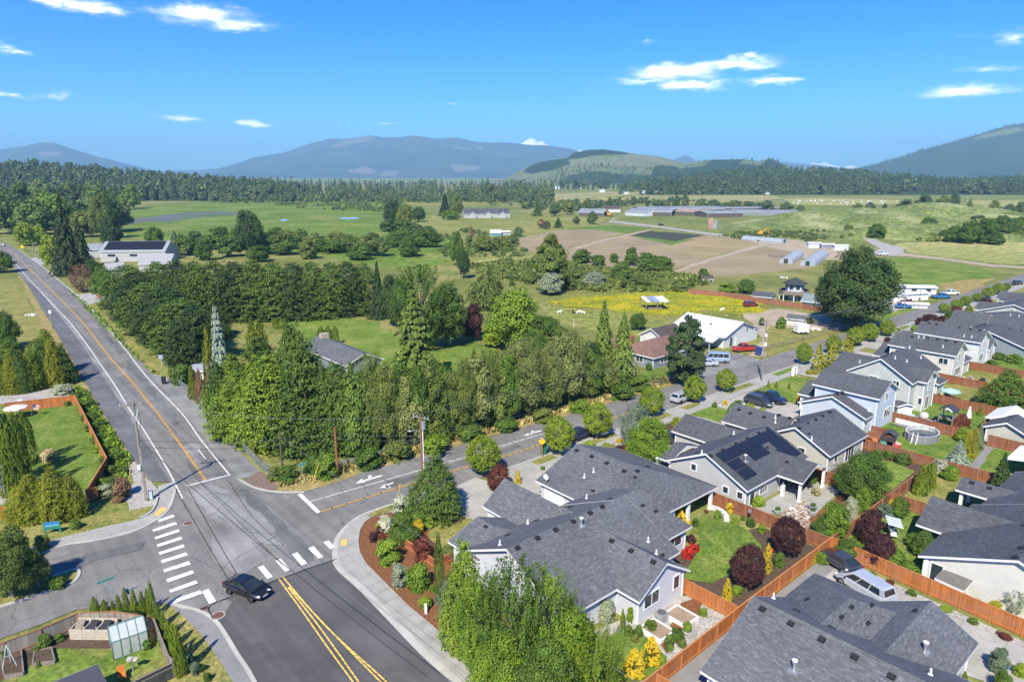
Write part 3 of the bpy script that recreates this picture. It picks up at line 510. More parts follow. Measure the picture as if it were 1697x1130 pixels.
# back gardens
area('back_lawn', [L(46.4, 34.5), L(54, 34.5), L(62.5, 32), L(63, 25.2), L(46.4, 25.2)], SOIL, 6)
area('back_lawn', px(1135, 960, 1138, 942, 1150, 925, 1160, 908, 1158, 885, 1150, 868, 1165, 858, 1200, 862, 1240, 880, 1262, 905, 1258, 925, 1215, 950, 1180, 968), LAWN, 9, (1, .12))
area('mulch_bed', px(1090, 1062, 1120, 1025, 1128, 1000, 1150, 993, 1165, 998, 1160, 1022, 1130, 1045, 1105, 1085), MULCH, 8, (1, .2))
area('gravel_bed', [L(35, 25.2), L(46.4, 25.2), L(46.4, 30), L(35, 32.5)], GRAV, 7)
area('lawn', px(1000, 1060, 1040, 1040, 1075, 1060, 1105, 1090, 1080, 1130, 1000, 1130), LAWN, 8, (1, .2))
area('gravel_path', [L(20, 24.9), L(63, 24.9), L(63, 22.6), L(20, 22.0)], PATHC, 5)
area('driveway', [L(50, 22.9), L(61.5, 23.4), L(60.3, 5), L(59, -8), L(44, -8), L(44, 9), L(54, 9.5)], CONC2, 7)
area('gravel_bed', [L(61.5, 23.4), L(62.4, 23.4), L(61.2, 5), L(60.3, -8), L(59.1, -8), L(60.3, 5)], GRAV, 8)
area('patio', [L(64, 34.6), L(77.5, 34.6), L(77.5, 30.3), L(69, 29.5)], CONC, 8)
area('mulch_bed', [L(63.2, 33), L(69, 29.4), L(77.8, 30), L(77.8, 25.3), L(63.2, 25.3)], MULCH, 7)
area('pale_rocks', px(1290, 850, 1330, 830, 1345, 842, 1340, 862, 1345, 880, 1322, 872, 1300, 862), rock_mat('white_rocks', [(0, (.16, .08, .04)), (.5, (.3, .2, .14)), (.6, (.42, .38, .32)), (1, (.6, .57, .52))], 5), 9, (1, .3))
area('back_lawn', px(1462, 763, 1480, 766, 1516, 782, 1480, 812, 1468, 815, 1445, 800, 1440, 780), LAWN3, 8)
area('garden_soil', [L(78.2, 35), L(92.2, 35), L(92.2, 25.3), L(78.2, 25.3)], SOIL, 6); area('back_lawn', [L(92.5, 36), L(106.4, 36), L(106.4, 25.3), L(92.5, 25.3)], LAWN, 6)
area('back_lawn', [L(106.7, 36), L(120.8, 36), L(120.8, 25.3), L(106.7, 25.3)], LAWN, 6); area('back_lawn', [L(121.1, 36), L(134.8, 36), L(134.8, 25.3), L(121.1, 25.3)], LAWN2, 6)
area('back_lawn', [L(135.1, 36), L(148, 36), L(148, 24), L(135.1, 24)], LAWN2, 6); area('back_lawn', [L(148.3, 36), L(170, 36), L(170, 22), L(148.3, 22)], LAWN, 6)
area('back_lawn', [L(78.2, 24.9), L(92.2, 24.9), L(92.2, 16), L(78.2, 16)], LAWN2, 6); area('back_lawn', [L(63.4, 24.9), L(78, 24.9), L(78, 15), L(63.4, 15)], LAWN, 6)
area('back_lawn', [L(92.5, 24.9), L(106, 24.9), L(106, 12), L(92.5, 12)], LAWN, 6); area('garden_path', [L(92.6, 22.3), L(106, 23.4), L(106, 22.4), L(92.6, 21.2)], PATHC, 8, (1, .15))
area('patio', [L(106.8, 34), L(112, 34), L(112, 30), L(106.8, 30)], PATHC, 8); area('patio', [L(121.3, 35), L(126, 35), L(126, 31), L(121.3, 31)], PATHC, 8); area('patio', [L(135.3, 35), L(139, 35), L(139, 29), L(135.3, 29)], PATHC, 8); area('patio', [L(93, 35), L(97, 35), L(97, 31), L(93, 31)], SOIL, 8)
area('shared_drive', [L(92.5, 18), L(125, 22), L(125, 14), L(92.5, 10)], PATHC, 5)
# ------------------------------------------------------------------ mountains and hills
def inpoly(x, y, P):
 c = False; j = len(P)-1
 for i in range(len(P)):
  if (P[i][1] > y) != (P[j][1] > y) and x < (P[j][0]-P[i][0])*(y-P[i][1])/(P[j][1]-P[i][1])+P[i][0]: c = not c
  j = i
 return c
def proj(p):
 zc = p[1]*cp+(CH-p[2])*sp; dn = (CH-p[2])*cp-p[1]*sp
 return 848.5+F*p[0]/zc, 565+F*dn/zc
def mount_mat(name, dark, light, cut, rock=None, nscale=.004):
 q = NB(name); P = q.pos(); a = q.noise(P, nscale, 8, .65); f = q.noise(P, nscale*14, 6, .75)
 c = q.mix(q.ramp(a, [(.4, (0, 0, 0)), (.62, (1, 1, 1))]), dark, light)
 c = q.mix(1.0, c, q.ramp(f, [(.3, (.6, .6, .62)), (.7, (1.35, 1.35, 1.3))]), 'MULTIPLY')
 at = q.new('ShaderNodeAttribute', attribute_name='cut').outputs['Fac']; cc = q.mix(q.ramp(f, [(.35, (0, 0, 0)), (.65, (1, 1, 1))]), cut, rock or sh(cut, 1.3))
 c = q.mix(q.new('ShaderNodeMapRange', {0: q.math('ADD', at, q.math('MULTIPLY', q.math('SUBTRACT', a, .5), .9)), 1: .35, 2: .65}).outputs[0], c, cc)
 q.bump(f, .5, 20); return q.done(c, .95, .1)
HILLS = {}
def hill(name, pts, D, depth, mat, amp=.06, cuts=(), nx=220, ny=34, back=.6, fl=0.0):
 xs = np.linspace(pts[0][0], pts[-1][0], nx); ys = np.interp(xs, [p[0] for p in pts], [p[1] for p in pts])
 V_ = []; cutv = []; grid = np.zeros((ny, nx, 3))
 for i, (x, y) in enumerate(zip(xs, ys)):
  fwr = F*cp-(y-565)*sp; hz = CH-D*(F*sp+(y-565)*cp)/fwr; X0 = (x-848.5)/fwr
  for j in range(ny):
   s = j/(ny-1); t = s/(1-back*.4) if s < 1-back*.4 else 1-(s-(1-back*.4))/(back*.4)*.8
   Yd = D-depth*(1-t) if s < 1-back*.4 else D+depth*.6*(1-t)
   k = t*t*(3-2*t); k = fl+(1-fl)*k if fl else k
   n = mnoise.fractal((X0*Yd/depth*2.2, Yd/depth*2.2, D*.01), 1, 2, 6); edge = min(1, min(i, nx-1-i)/8)
   n += .9*(.35-abs(mnoise.fractal((X0*Yd/depth*3.1+7, Yd/depth*1.1, D*.02), 1, 2, 4)))
   z = hz*k*1.0 + hz*amp*n*k*(1.15-t)*2.5 + hz*amp*.18*mnoise.noise((x*.35, D, 1))*k
   grid[j, i] = (X0*Yd, Yd, max(z*edge, -2) if z > 0 else -2)
 for j in range(ny):
  for i in range(nx): V_.append(tuple(grid[j, i]))
 f = [(j*nx+i, j*nx+i+1, (j+1)*nx+i+1, (j+1)*nx+i) for j in range(ny-1) for i in range(nx-1)]
 me = bpy.data.meshes.new(name); me.from_pydata(V_, [], f); me.materials.append(mat)
 at = me.attributes.new('cut', 'FLOAT', 'POINT')
 for k, v in enumerate(V_):
  if cuts and v[2] > -1:
   X, Y = proj(v); c = 0.0
   for P_ in cuts:
    if inpoly(X, Y, P_): c = 1.0
   cutv.append(c)
  else: cutv.append(0.0)
 at.data.foreach_set('value', cutv); me.polygons.foreach_set('use_smooth', [True]*len(me.polygons))
 o = bpy.data.objects.new(name, me); COL.objects.link(o); HILLS[name+str(D)] = grid
 return props(o, kind='structure')
MT = mount_mat('forested_mountain', (.022, .04, .028), (.062, .09, .048), (.13, .12, .08), (.17, .15, .11), .0012)
MT2 = mount_mat('forested_hill', (.11, .155, .065), (.20, .205, .12), (.02, .042, .02), (.036, .062, .028), .004)
MT3 = mount_mat('hill_forest', (.03, .058, .028), (.05, .085, .036), (.13, .15, .05), None, .006)
SNOW = mount_mat('snow', (.82, .84, .88), (.9, .9, .92), (.3, .3, .33), None, .003)
hill('mountain', [(-260, 285), (-150, 262), (-60, 252), (0, 248), (40, 243), (68, 238), (90, 239), (120, 248), (160, 260), (200, 270), (240, 280), (300, 292)], 10200, 3000, MT, .1, [[(60, 252), (100, 252), (110, 258), (70, 257)]])
hill('mountain', [(150, 292), (200, 285), (260, 284), (300, 283), (360, 280), (420, 286), (480, 291)], 13000, 2400, MT, .06)
hill('mountain', [(300, 292), (340, 285), (365, 279), (420, 263), (470, 253), (510, 238), (545, 230), (580, 231), (612, 226), (640, 229), (685, 227), (720, 233), (765, 230), (790, 235), (830, 238), (870, 241), (905, 242), (945, 248), (980, 258), (1020, 275), (1070, 291)], 11800, 4200, MT, .11,
 [[(548, 241), (575, 234), (606, 226.5), (625, 229), (600, 236), (572, 240), (556, 247)], [(575, 280), (610, 277), (626, 284), (610, 290), (582, 287)], [(745, 274), (790, 273), (798, 281), (755, 285)], [(735, 240), (770, 246), (790, 249), (770, 250)], [(785, 243), (800, 242), (798, 248)], [(635, 284), (660, 284), (655, 292), (632, 292)]], 320, 44)
hill('snow_peak', [(850, 249), (860, 242), (868, 236), (877, 230.5), (886, 230), (892, 235), (899, 233), (905, 237), (914, 243), (924, 250)], 12700, 900, SNOW, .1, (), 60, 16)
hill('snow_peak', [(950, 255), (957, 249.5), (963, 249), (972, 256)], 12700, 700, SNOW, .1, (), 20, 10)
hill('mountain', [(1085, 284), (1105, 271), (1125, 262), (1135, 258.5), (1146, 261.5), (1160, 270), (1185, 282)], 14000, 1500, MT, .07)
hill('mountain', [(1240, 285), (1275, 274), (1300, 269), (1325, 271), (1350, 273), (1390, 279), (1440, 287)], 14000, 2000, MT, .06)
hill('snow_peak', [(1325, 279), (1340, 272), (1350, 269.5), (1358, 272), (1367, 269), (1376, 272), (1386, 275), (1396, 279.5), (1404, 275.5), (1414, 275), (1424, 278), (1440, 286)], 15800, 1200, SNOW, .16, [[(1340, 277), (1360, 275), (1380, 277), (1400, 282), (1340, 282)]], 70, 16)
hill('mountain', [(1330, 296), (1380, 289), (1420, 280), (1450, 273), (1490, 262), (1530, 249), (1570, 240), (1600, 231), (1640, 220), (1670, 211), (1697, 205), (1760, 190), (1850, 178), (1990, 172), (2150, 190)], 5600, 1900, MT3, .05, [[(1610, 229), (1650, 218), (1690, 209), (1697, 217), (1650, 226), (1620, 232)]], 240, 36)
hill('logged_hill', [(800, 300), (835, 297), (850, 290), (868, 280), (880, 275), (900, 268), (940, 262), (950, 254), (975, 249), (1000, 248), (1030, 252), (1060, 257), (1090, 260), (1120, 267), (1150, 273), (1175, 278), (1220, 284), (1280, 294)], 3300, 1100, MT2, .045,
 [[(938, 265), (950, 252), (975, 246), (1000, 245), (1030, 249), (1042, 256), (1000, 257), (965, 261)], [(866, 285), (880, 274), (900, 267), (938, 263), (946, 271), (915, 283), (880, 288)], [(925, 302), (950, 289), (985, 283), (1030, 289), (1078, 291), (1088, 274), (1115, 276), (1150, 284), (1230, 288), (1230, 305), (925, 305)]], 240, 44)
hill('hill', [(1080, 292), (1110, 280), (1140, 270), (1165, 267), (1180, 265), (1230, 264), (1262, 268), (1275, 263), (1292, 270), (1312, 282), (1340, 292)], 3100, 700, MT2, .05, [[(1080, 294), (1120, 279), (1165, 276), (1180, 264), (1235, 262), (1225, 272), (1262, 274), (1275, 260), (1312, 280), (1340, 294)]])
hill('wooded_hill', [(1040, 315), (1085, 307), (1150, 300), (1200, 295), (1280, 290), (1350, 291), (1420, 295), (1500, 302), (1560, 308), (1620, 309), (1697, 303), (1800, 300), (1900, 300)], 1950, 700, MT3, .04, [[(1390, 308), (1420, 306), (1450, 316), (1400, 320), (1340, 320), (1350, 314)]], 160, 30)
hill('wooded_hill', [(-420, 288), (-200, 284), (0, 287), (60, 284), (110, 290), (200, 297), (300, 306), (400, 312), (500, 316)], 1300, 330, MT3, .03, [[(240, 308), (262, 306), (265, 311), (240, 312)]], 120, 24)
# grassy mounds of the farm
MOUND = grass_mat('mound_grass', (.07, .11, .025), (.13, .17, .045), (.27, .28, .14), .035, .35)
def mound(x, y, rx, ry, h, rz=0, seed=1):
 c = G(x, y); nu, nv = 36, 12; V_ = []; f = []
 for j in range(nv+1):
  t = j/nv
  for i in range(nu):
   a = 2*math.pi*i/nu; n = 1+.22*mnoise.noise((math.cos(a)*1.5, math.sin(a)*1.5, seed))
   X, Y = rx*t*n*math.cos(a), ry*t*n*math.sin(a); z = h*(1-t*t)**1.3*(1+.35*mnoise.noise((X/rx*2.5, Y/ry*2.5, seed+.5)))
   V_.append((X*math.cos(rz)-Y*math.sin(rz), X*math.sin(rz)+Y*math.cos(rz), z-.05*t))
 for j in range(nv):
  for i in range(nu): f.append((j*nu+i, (j+1)*nu+i, (j+1)*nu+(i+1) % nu, j*nu+(i+1) % nu))
 me = bpy.data.meshes.new('mound'); me.from_pydata(V_, [], f); me.materials.append(MOUND); me.polygons.foreach_set('use_smooth', [True]*len(f))
 o = bpy.data.objects.new('grassy_mound', me); COL.objects.link(o); o.location = c; return props(o, kind='structure')
for k, (x, y, rx, ry, h) in enumerate([(1430, 372, 90, 60, 9), (1490, 378, 70, 50, 8), (1560, 372, 95, 55, 12), (1640, 380, 60, 40, 7), (1520, 392, 60, 28, 5), (1330, 376, 60, 40, 4), (1600, 396, 40, 22, 4)]): mound(x, y, rx, ry, h*1.35, 0, k*3.1)
# ------------------------------------------------------------------ foliage
RNG = np.random.default_rng(5)
def nrm(a): return a/np.maximum(np.linalg.norm(a, axis=1, keepdims=True), 1e-9)
def leafmesh(name, P, Nn, S, tint, asp=1.5, T=None, mat=None):
 n = len(P)
 if T is None: T = RNG.normal(size=(n, 3))
 T = nrm(T-Nn*np.sum(T*Nn, axis=1, keepdims=True)); B = np.cross(Nn, T); S = np.broadcast_to(np.asarray(S, float), (n,))[:, None]
 a = T*S*asp*.5; b = B*S*.5; sk = RNG.uniform(-.35, .35, (n, 1))
 Vv = np.stack([P+a, P+b+a*sk, P-a, P-b+a*sk], 1).reshape(-1, 3)
 me = bpy.data.meshes.new(name); me.vertices.add(n*4); me.vertices.foreach_set('co', Vv.ravel().astype(np.float32))
 me.loops.add(n*4); me.loops.foreach_set('vertex_index', np.arange(n*4, dtype=np.int32))
 me.polygons.add(n); me.polygons.foreach_set('loop_start', np.arange(0, n*4, 4, dtype=np.int32))
 try: me.polygons.foreach_set('loop_total', np.full(n, 4, dtype=np.int32))
 except Exception: pass
 at = me.attributes.new('tint', 'FLOAT', 'FACE'); at.data.foreach_set('value', np.clip(tint, 0, 1).astype(np.float32))
 if mat: me.materials.append(mat)
 me.update(calc_edges=True); return me
def g_broad(n, seed, zlo=.14, wide=.5, clumps=60, cr=(.10, .19), leaf=.034, egg=1.0, flat=.75, rin=.35):
 r = np.random.default_rng(seed); d = nrm(r.normal(size=(clumps, 3))); rad = r.uniform(rin, 1, (clumps, 1))**.5
 C = d*rad; zc = (1+zlo)/2; hz = (1-zlo)/2; k = 1-egg*.28*C[:, 2]
 crs = r.uniform(*cr, clumps); lim = np.clip(1-crs/.5, .2, 1)
 C = np.stack([C[:, 0]*wide*k*lim, C[:, 1]*wide*k*lim, zc+C[:, 2]*hz*(1-crs*.9)], 1)
 w_ = crs**2; idx = r.choice(clumps, n, p=w_/w_.sum()); dd = nrm(r.normal(size=(n, 3))); rr = crs[idx][:, None]*r.uniform(.55, 1.08, (n, 1))
 P = C[idx]+dd*rr*np.array([1, 1, flat]); out_ = nrm(P-np.array([0, 0, zc-.1])); N_ = nrm(dd*.8+out_*.5+r.normal(size=(n, 3))*.55)
 N_[:, 2] = np.where(N_[:, 2] < -.2, -N_[:, 2]*.5, N_[:, 2]); N_ = nrm(N_)
 ct = r.uniform(0, 1, clumps); tint = .55*ct[idx]+.45*r.uniform(0, 1, n)
 return P, N_, leaf*r.uniform(.7, 1.35, n), tint, None
def g_spray(n, seed, prof, zlo=.02, sprays=400, ln=.12, leaf=.03, up=.7, out_=.8, inner=.25, lat=.4, fan=0):
 r = np.random.default_rng(seed); m = max(1, n//sprays)
 z = zlo+(1-zlo)*r.uniform(0, 1, sprays*3); rz = prof(z); keep = r.uniform(0, 1, len(z)) < (rz+.06)/(rz.max()+.06); z = z[keep][:sprays]; rz = prof(z); k = len(z)
 th = r.uniform(0, 2*np.pi, k); lump = 1+.16*np.sin(th*3+seed+z*7)*r.uniform(.4, 1, k)
 fr = np.where(r.uniform(0, 1, k) < inner, r.uniform(.4, .85, k), r.uniform(.82, 1.0, k))*lump; rad = rz*fr
 O = np.stack([np.cos(th), np.sin(th), np.zeros(k)], 1); D = nrm(O*out_+np.array([0, 0, up])+r.normal(size=(k, 3))*.28)
 C = O*(np.maximum(rad-ln*.5*out_, 0))[:, None]; C[:, 2] = np.minimum(z, .985)-ln*.3*up
 idx = np.repeat(np.arange(k), m); t = r.uniform(0, 1, len(idx)); tp = (1-t*.75)
 W = r.normal(size=(len(idx), 3))*(ln*lat*.5*tp)[:, None]; L_ = ln*r.uniform(.7, 1.3, k)
 if fan: S_ = np.stack([-O[:, 1], O[:, 0], O[:, 2]*0], 1); W = S_[idx]*(r.normal(size=len(idx))*ln*lat*tp)[:, None]; W[:, 2] += r.normal(size=len(idx))*ln*.07-t*t*ln*fan
 P = C[idx]+D[idx]*(t*L_[idx])[:, None]+W; T = nrm(D[idx]+r.normal(size=(len(idx), 3))*.45)
 N_ = nrm(O[idx]*(.35 if fan else .7)+np.array([0, 0, 1.0 if fan else .55])+W/(ln*.5)*(.25 if fan else .8)+r.normal(size=(len(idx), 3))*.4)
 ct = r.uniform(0, 1, k); tint = .35*ct[idx]+.25*r.uniform(0, 1, len(idx))+.4*t
 P[:, 2] = np.clip(P[:, 2], 0.0, 1.02)
 return P, N_, leaf*r.uniform(.7, 1.3, len(idx))*(.75+.45*tp), tint, T
def g_fir(n, seed, tiers=26, zlo=.05, droop=.25, leaf=.03, pw=.85, wid=.5, gap=.0, lw=.16):
 r = np.random.default_rng(seed); Ps = []; Ns = []; Ts = []; ti = []; Ss = []
 zs = zlo+(1-zlo)*(np.linspace(0, 1, tiers)**.95)[:-1]; tot = sum((1-z)**pw+.1 for z in zs)
 for z in zs:
  R0 = wid*((1-z)/(1-zlo))**pw*r.uniform(.78, 1.05); nb = max(4, int(6+10*R0)); per = int(n*((1-z)**pw+.1)/tot/nb)+2; ph = r.uniform(0, 6.28)
  for b in range(nb):
   a = ph+6.283*b/nb+r.uniform(-.25, .25); R1 = R0*r.uniform(.7, 1.08); O = np.array([np.cos(a), np.sin(a), 0]); S_ = np.array([-np.sin(a), np.cos(a), 0])
   t = r.uniform(.12, 1, per)**.75; lat = r.normal(size=per)*R1*lw*(1.15-t)*1.5; zz = z+(-droop*R1*t*t+.10*R1*t)+r.normal(size=per)*.008-np.abs(lat)*droop*.8
   P = O*(R1*t)[:, None]+S_*lat[:, None]; P[:, 2] += zz
   N_ = nrm(np.array([0, 0, 1.0])+O*.35+S_*(lat/(R1*lw+1e-6))[:, None]*.35+r.normal(size=(per, 3))*.35); T = nrm(O+S_*np.sign(lat)[:, None]*.5+np.array([0, 0, -droop*.8])+r.normal(size=(per, 3))*.25)
   Ps.append(P); Ns.append(N_); Ts.append(T); c = r.uniform(0, 1); ti.append(.3*c+.3*r.uniform(0, 1, per)+.4*t); Ss.append(leaf*r.uniform(.7, 1.3, per))
 P = np.concatenate(Ps); P[:, 2] = np.clip(P[:, 2], .0, 1.02)
 return P, np.concatenate(Ns), np.concatenate(Ss), np.concatenate(ti), np.concatenate(Ts)
egg = lambda z: .5*np.sqrt(np.clip(1-((z-.36)/np.where(z < .36, .42, .66))**2, 0, 1))
cone = lambda z: .5*np.clip(1-z, 0, 1)**.62*np.clip(.72+z*2.2, 0, 1)
ley = lambda z: .5*np.clip((1-z)*1.5, 0, 1)**.78*np.clip(.78+z*2, 0, 1)
dome = lambda z: .5*np.clip((1-z)*2.3, 0, 1)**.6*np.clip(.8+z*2, 0, 1)
colm = lambda z: .5*np.clip((1-z)*2.6, 0, 1)**.65*np.clip(.8+z, 0, 1)
vase = lambda z: .5*np.clip(.30+z*1.5, 0, 1)*np.clip((1.04-z)*2.6, 0, 1)**.55
def proto(name, g, asp=1.5): return leafmesh(name, g[0], g[1], g[2], g[3], asp, g[4], None)
def mk(name, gs, asp=1.5):
 o = []
 for g in gs:
  me = proto(name, g, asp); me.materials.append(None); o.append(me)
 return o
PR = {
 'round': mk('crown', [g_broad(13000, s, .10, .5, 110, (.075, .14), .0235) for s in (1, 2, 3)]),
 'lush': mk('crown', [g_broad(30000, s, .08, .5, 150, (.07, .13), .0155) for s in (71, 72)]),
 'round_lo': mk('crown', [g_broad(2800, s, .06, .5, 42, (.1, .2), .05) for s in (4, 5, 6, 7)]),
 'bushy': mk('crown', [g_broad(7500, s, .0, .5, 75, (.09, .17), .034, .8) for s in (8, 9, 10)]),
 'ball': mk('crown', [g_broad(12000, s, .15, .545, 340, (.05, .075), .023, .45, .95, .55) for s in (11, 12)]),
 'shrub': mk('crown', [g_broad(3400, s, -.15, .5, 34, (.11, .22), .05, .4) for s in (13, 14, 15)]),
 'shrub_lo': mk('crown', [g_broad(420, s, -.2, .5, 20, (.16, .26), .14, .4) for s in (16, 17)]),
 'leyland': mk('crown', [g_spray(20000, s, ley, .0, 760, .15, .017, .30, 1.0, .25, .38, .28) for s in (20, 21, 22)], 2.0),
 'dome': mk('crown', [g_spray(18000, s, dome, .0, 700, .14, .018, .30, 1.0, .25, .38, .28) for s in (81, 82, 83)], 2.0),
 'leyland_lo': mk('crown', [g_spray(2600, s, ley, .0, 200, .16, .045, .3, 1.0, .1, .36, .3) for s in (23, 24)], 1.8),
 'cone': mk('crown', [g_spray(5200, s, cone, .0, 520, .085, .028, .9, .55, .1) for s in (25, 26)], 1.9),
 'column': mk('crown', [g_spray(5600, s, colm, .0, 560, .075, .030, 1.1, .35, .1) for s in (27, 28)], 1.7),
 'vase': mk('crown', [g_spray(20000, s, vase, .04, 260, .21, .0125, 1.0, .6, .35, .28) for s in (30, 31, 32)], 1.6),
 'fir': mk('crown', [g_fir(11000, s, 30, .05, .34, .026) for s in (40, 41, 42)], 2.1),
 'fir_lo': mk('crown', [g_fir(1300, s, 15, .03, .3, .06) for s in (43, 44)], 1.9),
 'cedar': mk('crown', [g_fir(12000, s, 16, .06, .30, .027, .8, .5, 0, .2) for s in (45, 46)], 2.1),
 'spruce': mk('crown', [g_fir(8500, s, 20, .03, .16, .032, .9, .5, 0, .17) for s in (47, 48)], 2.1),
 'pine': mk('crown', [g_broad(9500, s, .06, .5, 120, (.07, .12), .028, 1.6, .45) for s in (50, 51)], 2.0),
 'willow': mk('crown', [g_spray(9000, s, egg, .05, 420, .2, .024, -.8, .45, .3, .3) for s in (55,)], 2.4),
 'spiky': mk('crown', [g_spray(900, s, vase, .0, 45, .5, .05, 1.0, .5, .5, .2) for s in (57,)], 3.0),
}
BARK = plain('bark', (.12, .095, .075), .95, .1, 0, .3, 6); BARKL = plain('pale_bark', (.30, .27, .23), .95, .1, 0, .3, 6)
def trunk_mesh(limbs, zt, r0=.022, seed=1):
 q = random.Random(seed); m = MB(); m.tube([(0, 0, -.01), (.004, 0, zt*.35), (-.006, .004, zt*.7), (0, 0, zt)], [r0*1.25, r0, r0*.7, r0*.3], 7)
 for k in range(limbs):
  a = q.uniform(0, 6.28); z = q.uniform(.2, .75)*zt; l = q.uniform(.18, .34)
  m.tube([(0, 0, z), (l*.5*math.cos(a), l*.5*math.sin(a), z+l*.45), (l*math.cos(a), l*math.sin(a), z+l*1.0)], [r0*.5, r0*.32, r0*.12], 5)
 return m.mesh('trunk', BARK)
TRK = {'broad': trunk_mesh(9, .75, .020, 2), 'conifer': trunk_mesh(0, .96, .016, 3), 'street': trunk_mesh(4, .6, .022, 4)}
LM = {}
def LMAT(name, d, l, t=.22): LM[name] = leaf_mat('foliage_'+name, sh(d, 1.0) if d[0] > .2 else sh(d, 1.35), sh(l, 1.0) if l[0] > .3 else (l[0]*1.6, l[1]*1.5, l[2]*1.25), t)
LMAT('green', (.030, .062, .012), (.085, .150, .026)); LMAT('dark', (.018, .040, .014), (.050, .088, .026)); LMAT('deep', (.014, .030, .014), (.038, .066, .026), .1)
LMAT('lime', (.085, .14, .012), (.20, .27, .03)); LMAT('bright', (.055, .11, .012), (.14, .22, .028)); LMAT('olive', (.062, .088, .020), (.135, .178, .050)); LMAT('tan', (.090, .112, .036), (.168, .200, .078))
LMAT('leyland', (.040, .078, .010), (.145, .21, .026), .15); LMAT('hedge', (.026, .056, .012), (.080, .130, .024), .12); LMAT('cedar', (.045, .085, .020), (.125, .175, .040), .15); LMAT('blue', (.10, .145, .135), (.24, .30, .29), .1); LMAT('bluegreen', (.045, .075, .055), (.13, .18, .13), .1)
LMAT('plum', (.022, .010, .014), (.065, .026, .032), .15); LMAT('maroon', (.055, .016, .016), (.15, .048, .040), .2); LMAT('red', (.30, .012, .012), (.60, .045, .03), .2); LMAT('yellow', (.38, .27, .012), (.78, .60, .04), .2); LMAT('gold', (.16, .17, .012), (.40, .37, .03), .2)
LMAT('arb', (.035, .075, .008), (.14, .19, .018), .12); LMAT('goldarb', (.055, .080, .008), (.19, .21, .018), .15); LMAT('street', (.055, .10, .010), (.18, .245, .026)); LMAT('brown', (.09, .055, .04), (.19, .12, .085), .1); LMAT('white', (.07, .11, .03), (.80, .78, .70), .1); LMAT('cream', (.10, .12, .04), (.70, .55, .36), .1); LMAT('silver', (.14, .17, .11), (.34, .37, .27), .1); LMAT('orange', (.5, .12, .02), (.7, .25, .04), .2)
LMAT('far', (.034, .062, .030), (.075, .108, .042), .1); LMAT('farl', (.045, .080, .024), (.095, .140, .038), .15)
SPEC = {'lush': ('broadleaf_tree', 'tree', 'broad'), 'round': ('broadleaf_tree', 'tree', 'broad'), 'round_lo': ('broadleaf_tree', 'tree', 'broad'), 'bushy': ('bushy_tree', 'tree', 'broad'), 'ball': ('street_tree', 'tree', 'street'), 'dome': ('hedge_conifer', 'tree', 'conifer'), 'leyland': ('hedge_conifer', 'tree', 'conifer'), 'leyland_lo': ('hedge_conifer', 'tree', 'conifer'), 'cone': ('columnar_conifer', 'conifer', 'conifer'), 'column': ('columnar_conifer', 'conifer', 'conifer'),
 'vase': ('broadleaf_tree', 'tree', 'broad'), 'fir': ('fir_tree', 'tree', 'conifer'), 'fir_lo': ('fir_tree', 'tree', 'conifer'), 'cedar': ('cedar_tree', 'tree', 'conifer'), 'spruce': ('spruce_tree', 'tree', 'conifer'), 'pine': ('pine_tree', 'tree', 'conifer'), 'willow': ('willow_tree', 'tree', 'broad')}
def plant(kind, mat, x, yb, yt, wpx, label, group=None, at=None, h=None, wd=None):
 if at is None: at = G(x, yb); s = PXM(x, yb); h = max(.25, TOPZ(x, yb, yt)); wd = wpx/s
 if kind in ('leyland', 'dome') and wd > 2: wd *= 1.16 if kind == 'leyland' else 1.36
 me = PR[kind][R.randrange(len(PR[kind]))]; rz = R.uniform(0, 6.28)
 if kind.startswith('shrub') or kind == 'spiky':
  o = inst('shrub' if kind != 'spiky' else 'spiky_plant', me, None, at, (0, 0, rz), (wd, wd, h), LM[mat]); return props(o, label, 'shrub' if kind != 'spiky' else 'plant', group)
 nm, cat, tk = SPEC[kind]; t = thing(nm, label, cat, at, rz, group)
 inst('crown', me, t, None, None, (wd, wd, h), LM[mat]); tr = min(max(wd, h*.5), h*1.1)
 o = inst('trunk', TRK[tk], t, None, None, (tr, tr, h*.98))
 if mat in ('tan', 'olive', 'silver'): o.material_slots[0].link = 'OBJECT'; o.material_slots[0].material = BARKL
 return t
ORD = ['first', 'second', 'third', 'fourth', 'fifth', 'sixth', 'seventh', 'eighth', 'ninth', 'tenth', 'eleventh', 'twelfth', 'thirteenth', 'fourteenth', 'fifteenth', 'sixteenth', 'seventeenth', 'eighteenth', 'nineteenth', 'twentieth']
def row(kind, mat, items, noun, where, group):
 # one row of like plants, told apart by their place in it
 its = sorted(items, key=lambda q: q[0]); n = len(its)
 for i, (x, yb, yt, w_) in enumerate(its):
  lab = f'{"leftmost" if i == 0 else "rightmost" if i == n-1 else ORD[i]+" from left"} {noun} {where}'
  plant(kind, mat if isinstance(mat, str) else mat[i % len(mat)], x, yb, yt, w_, lab, group)
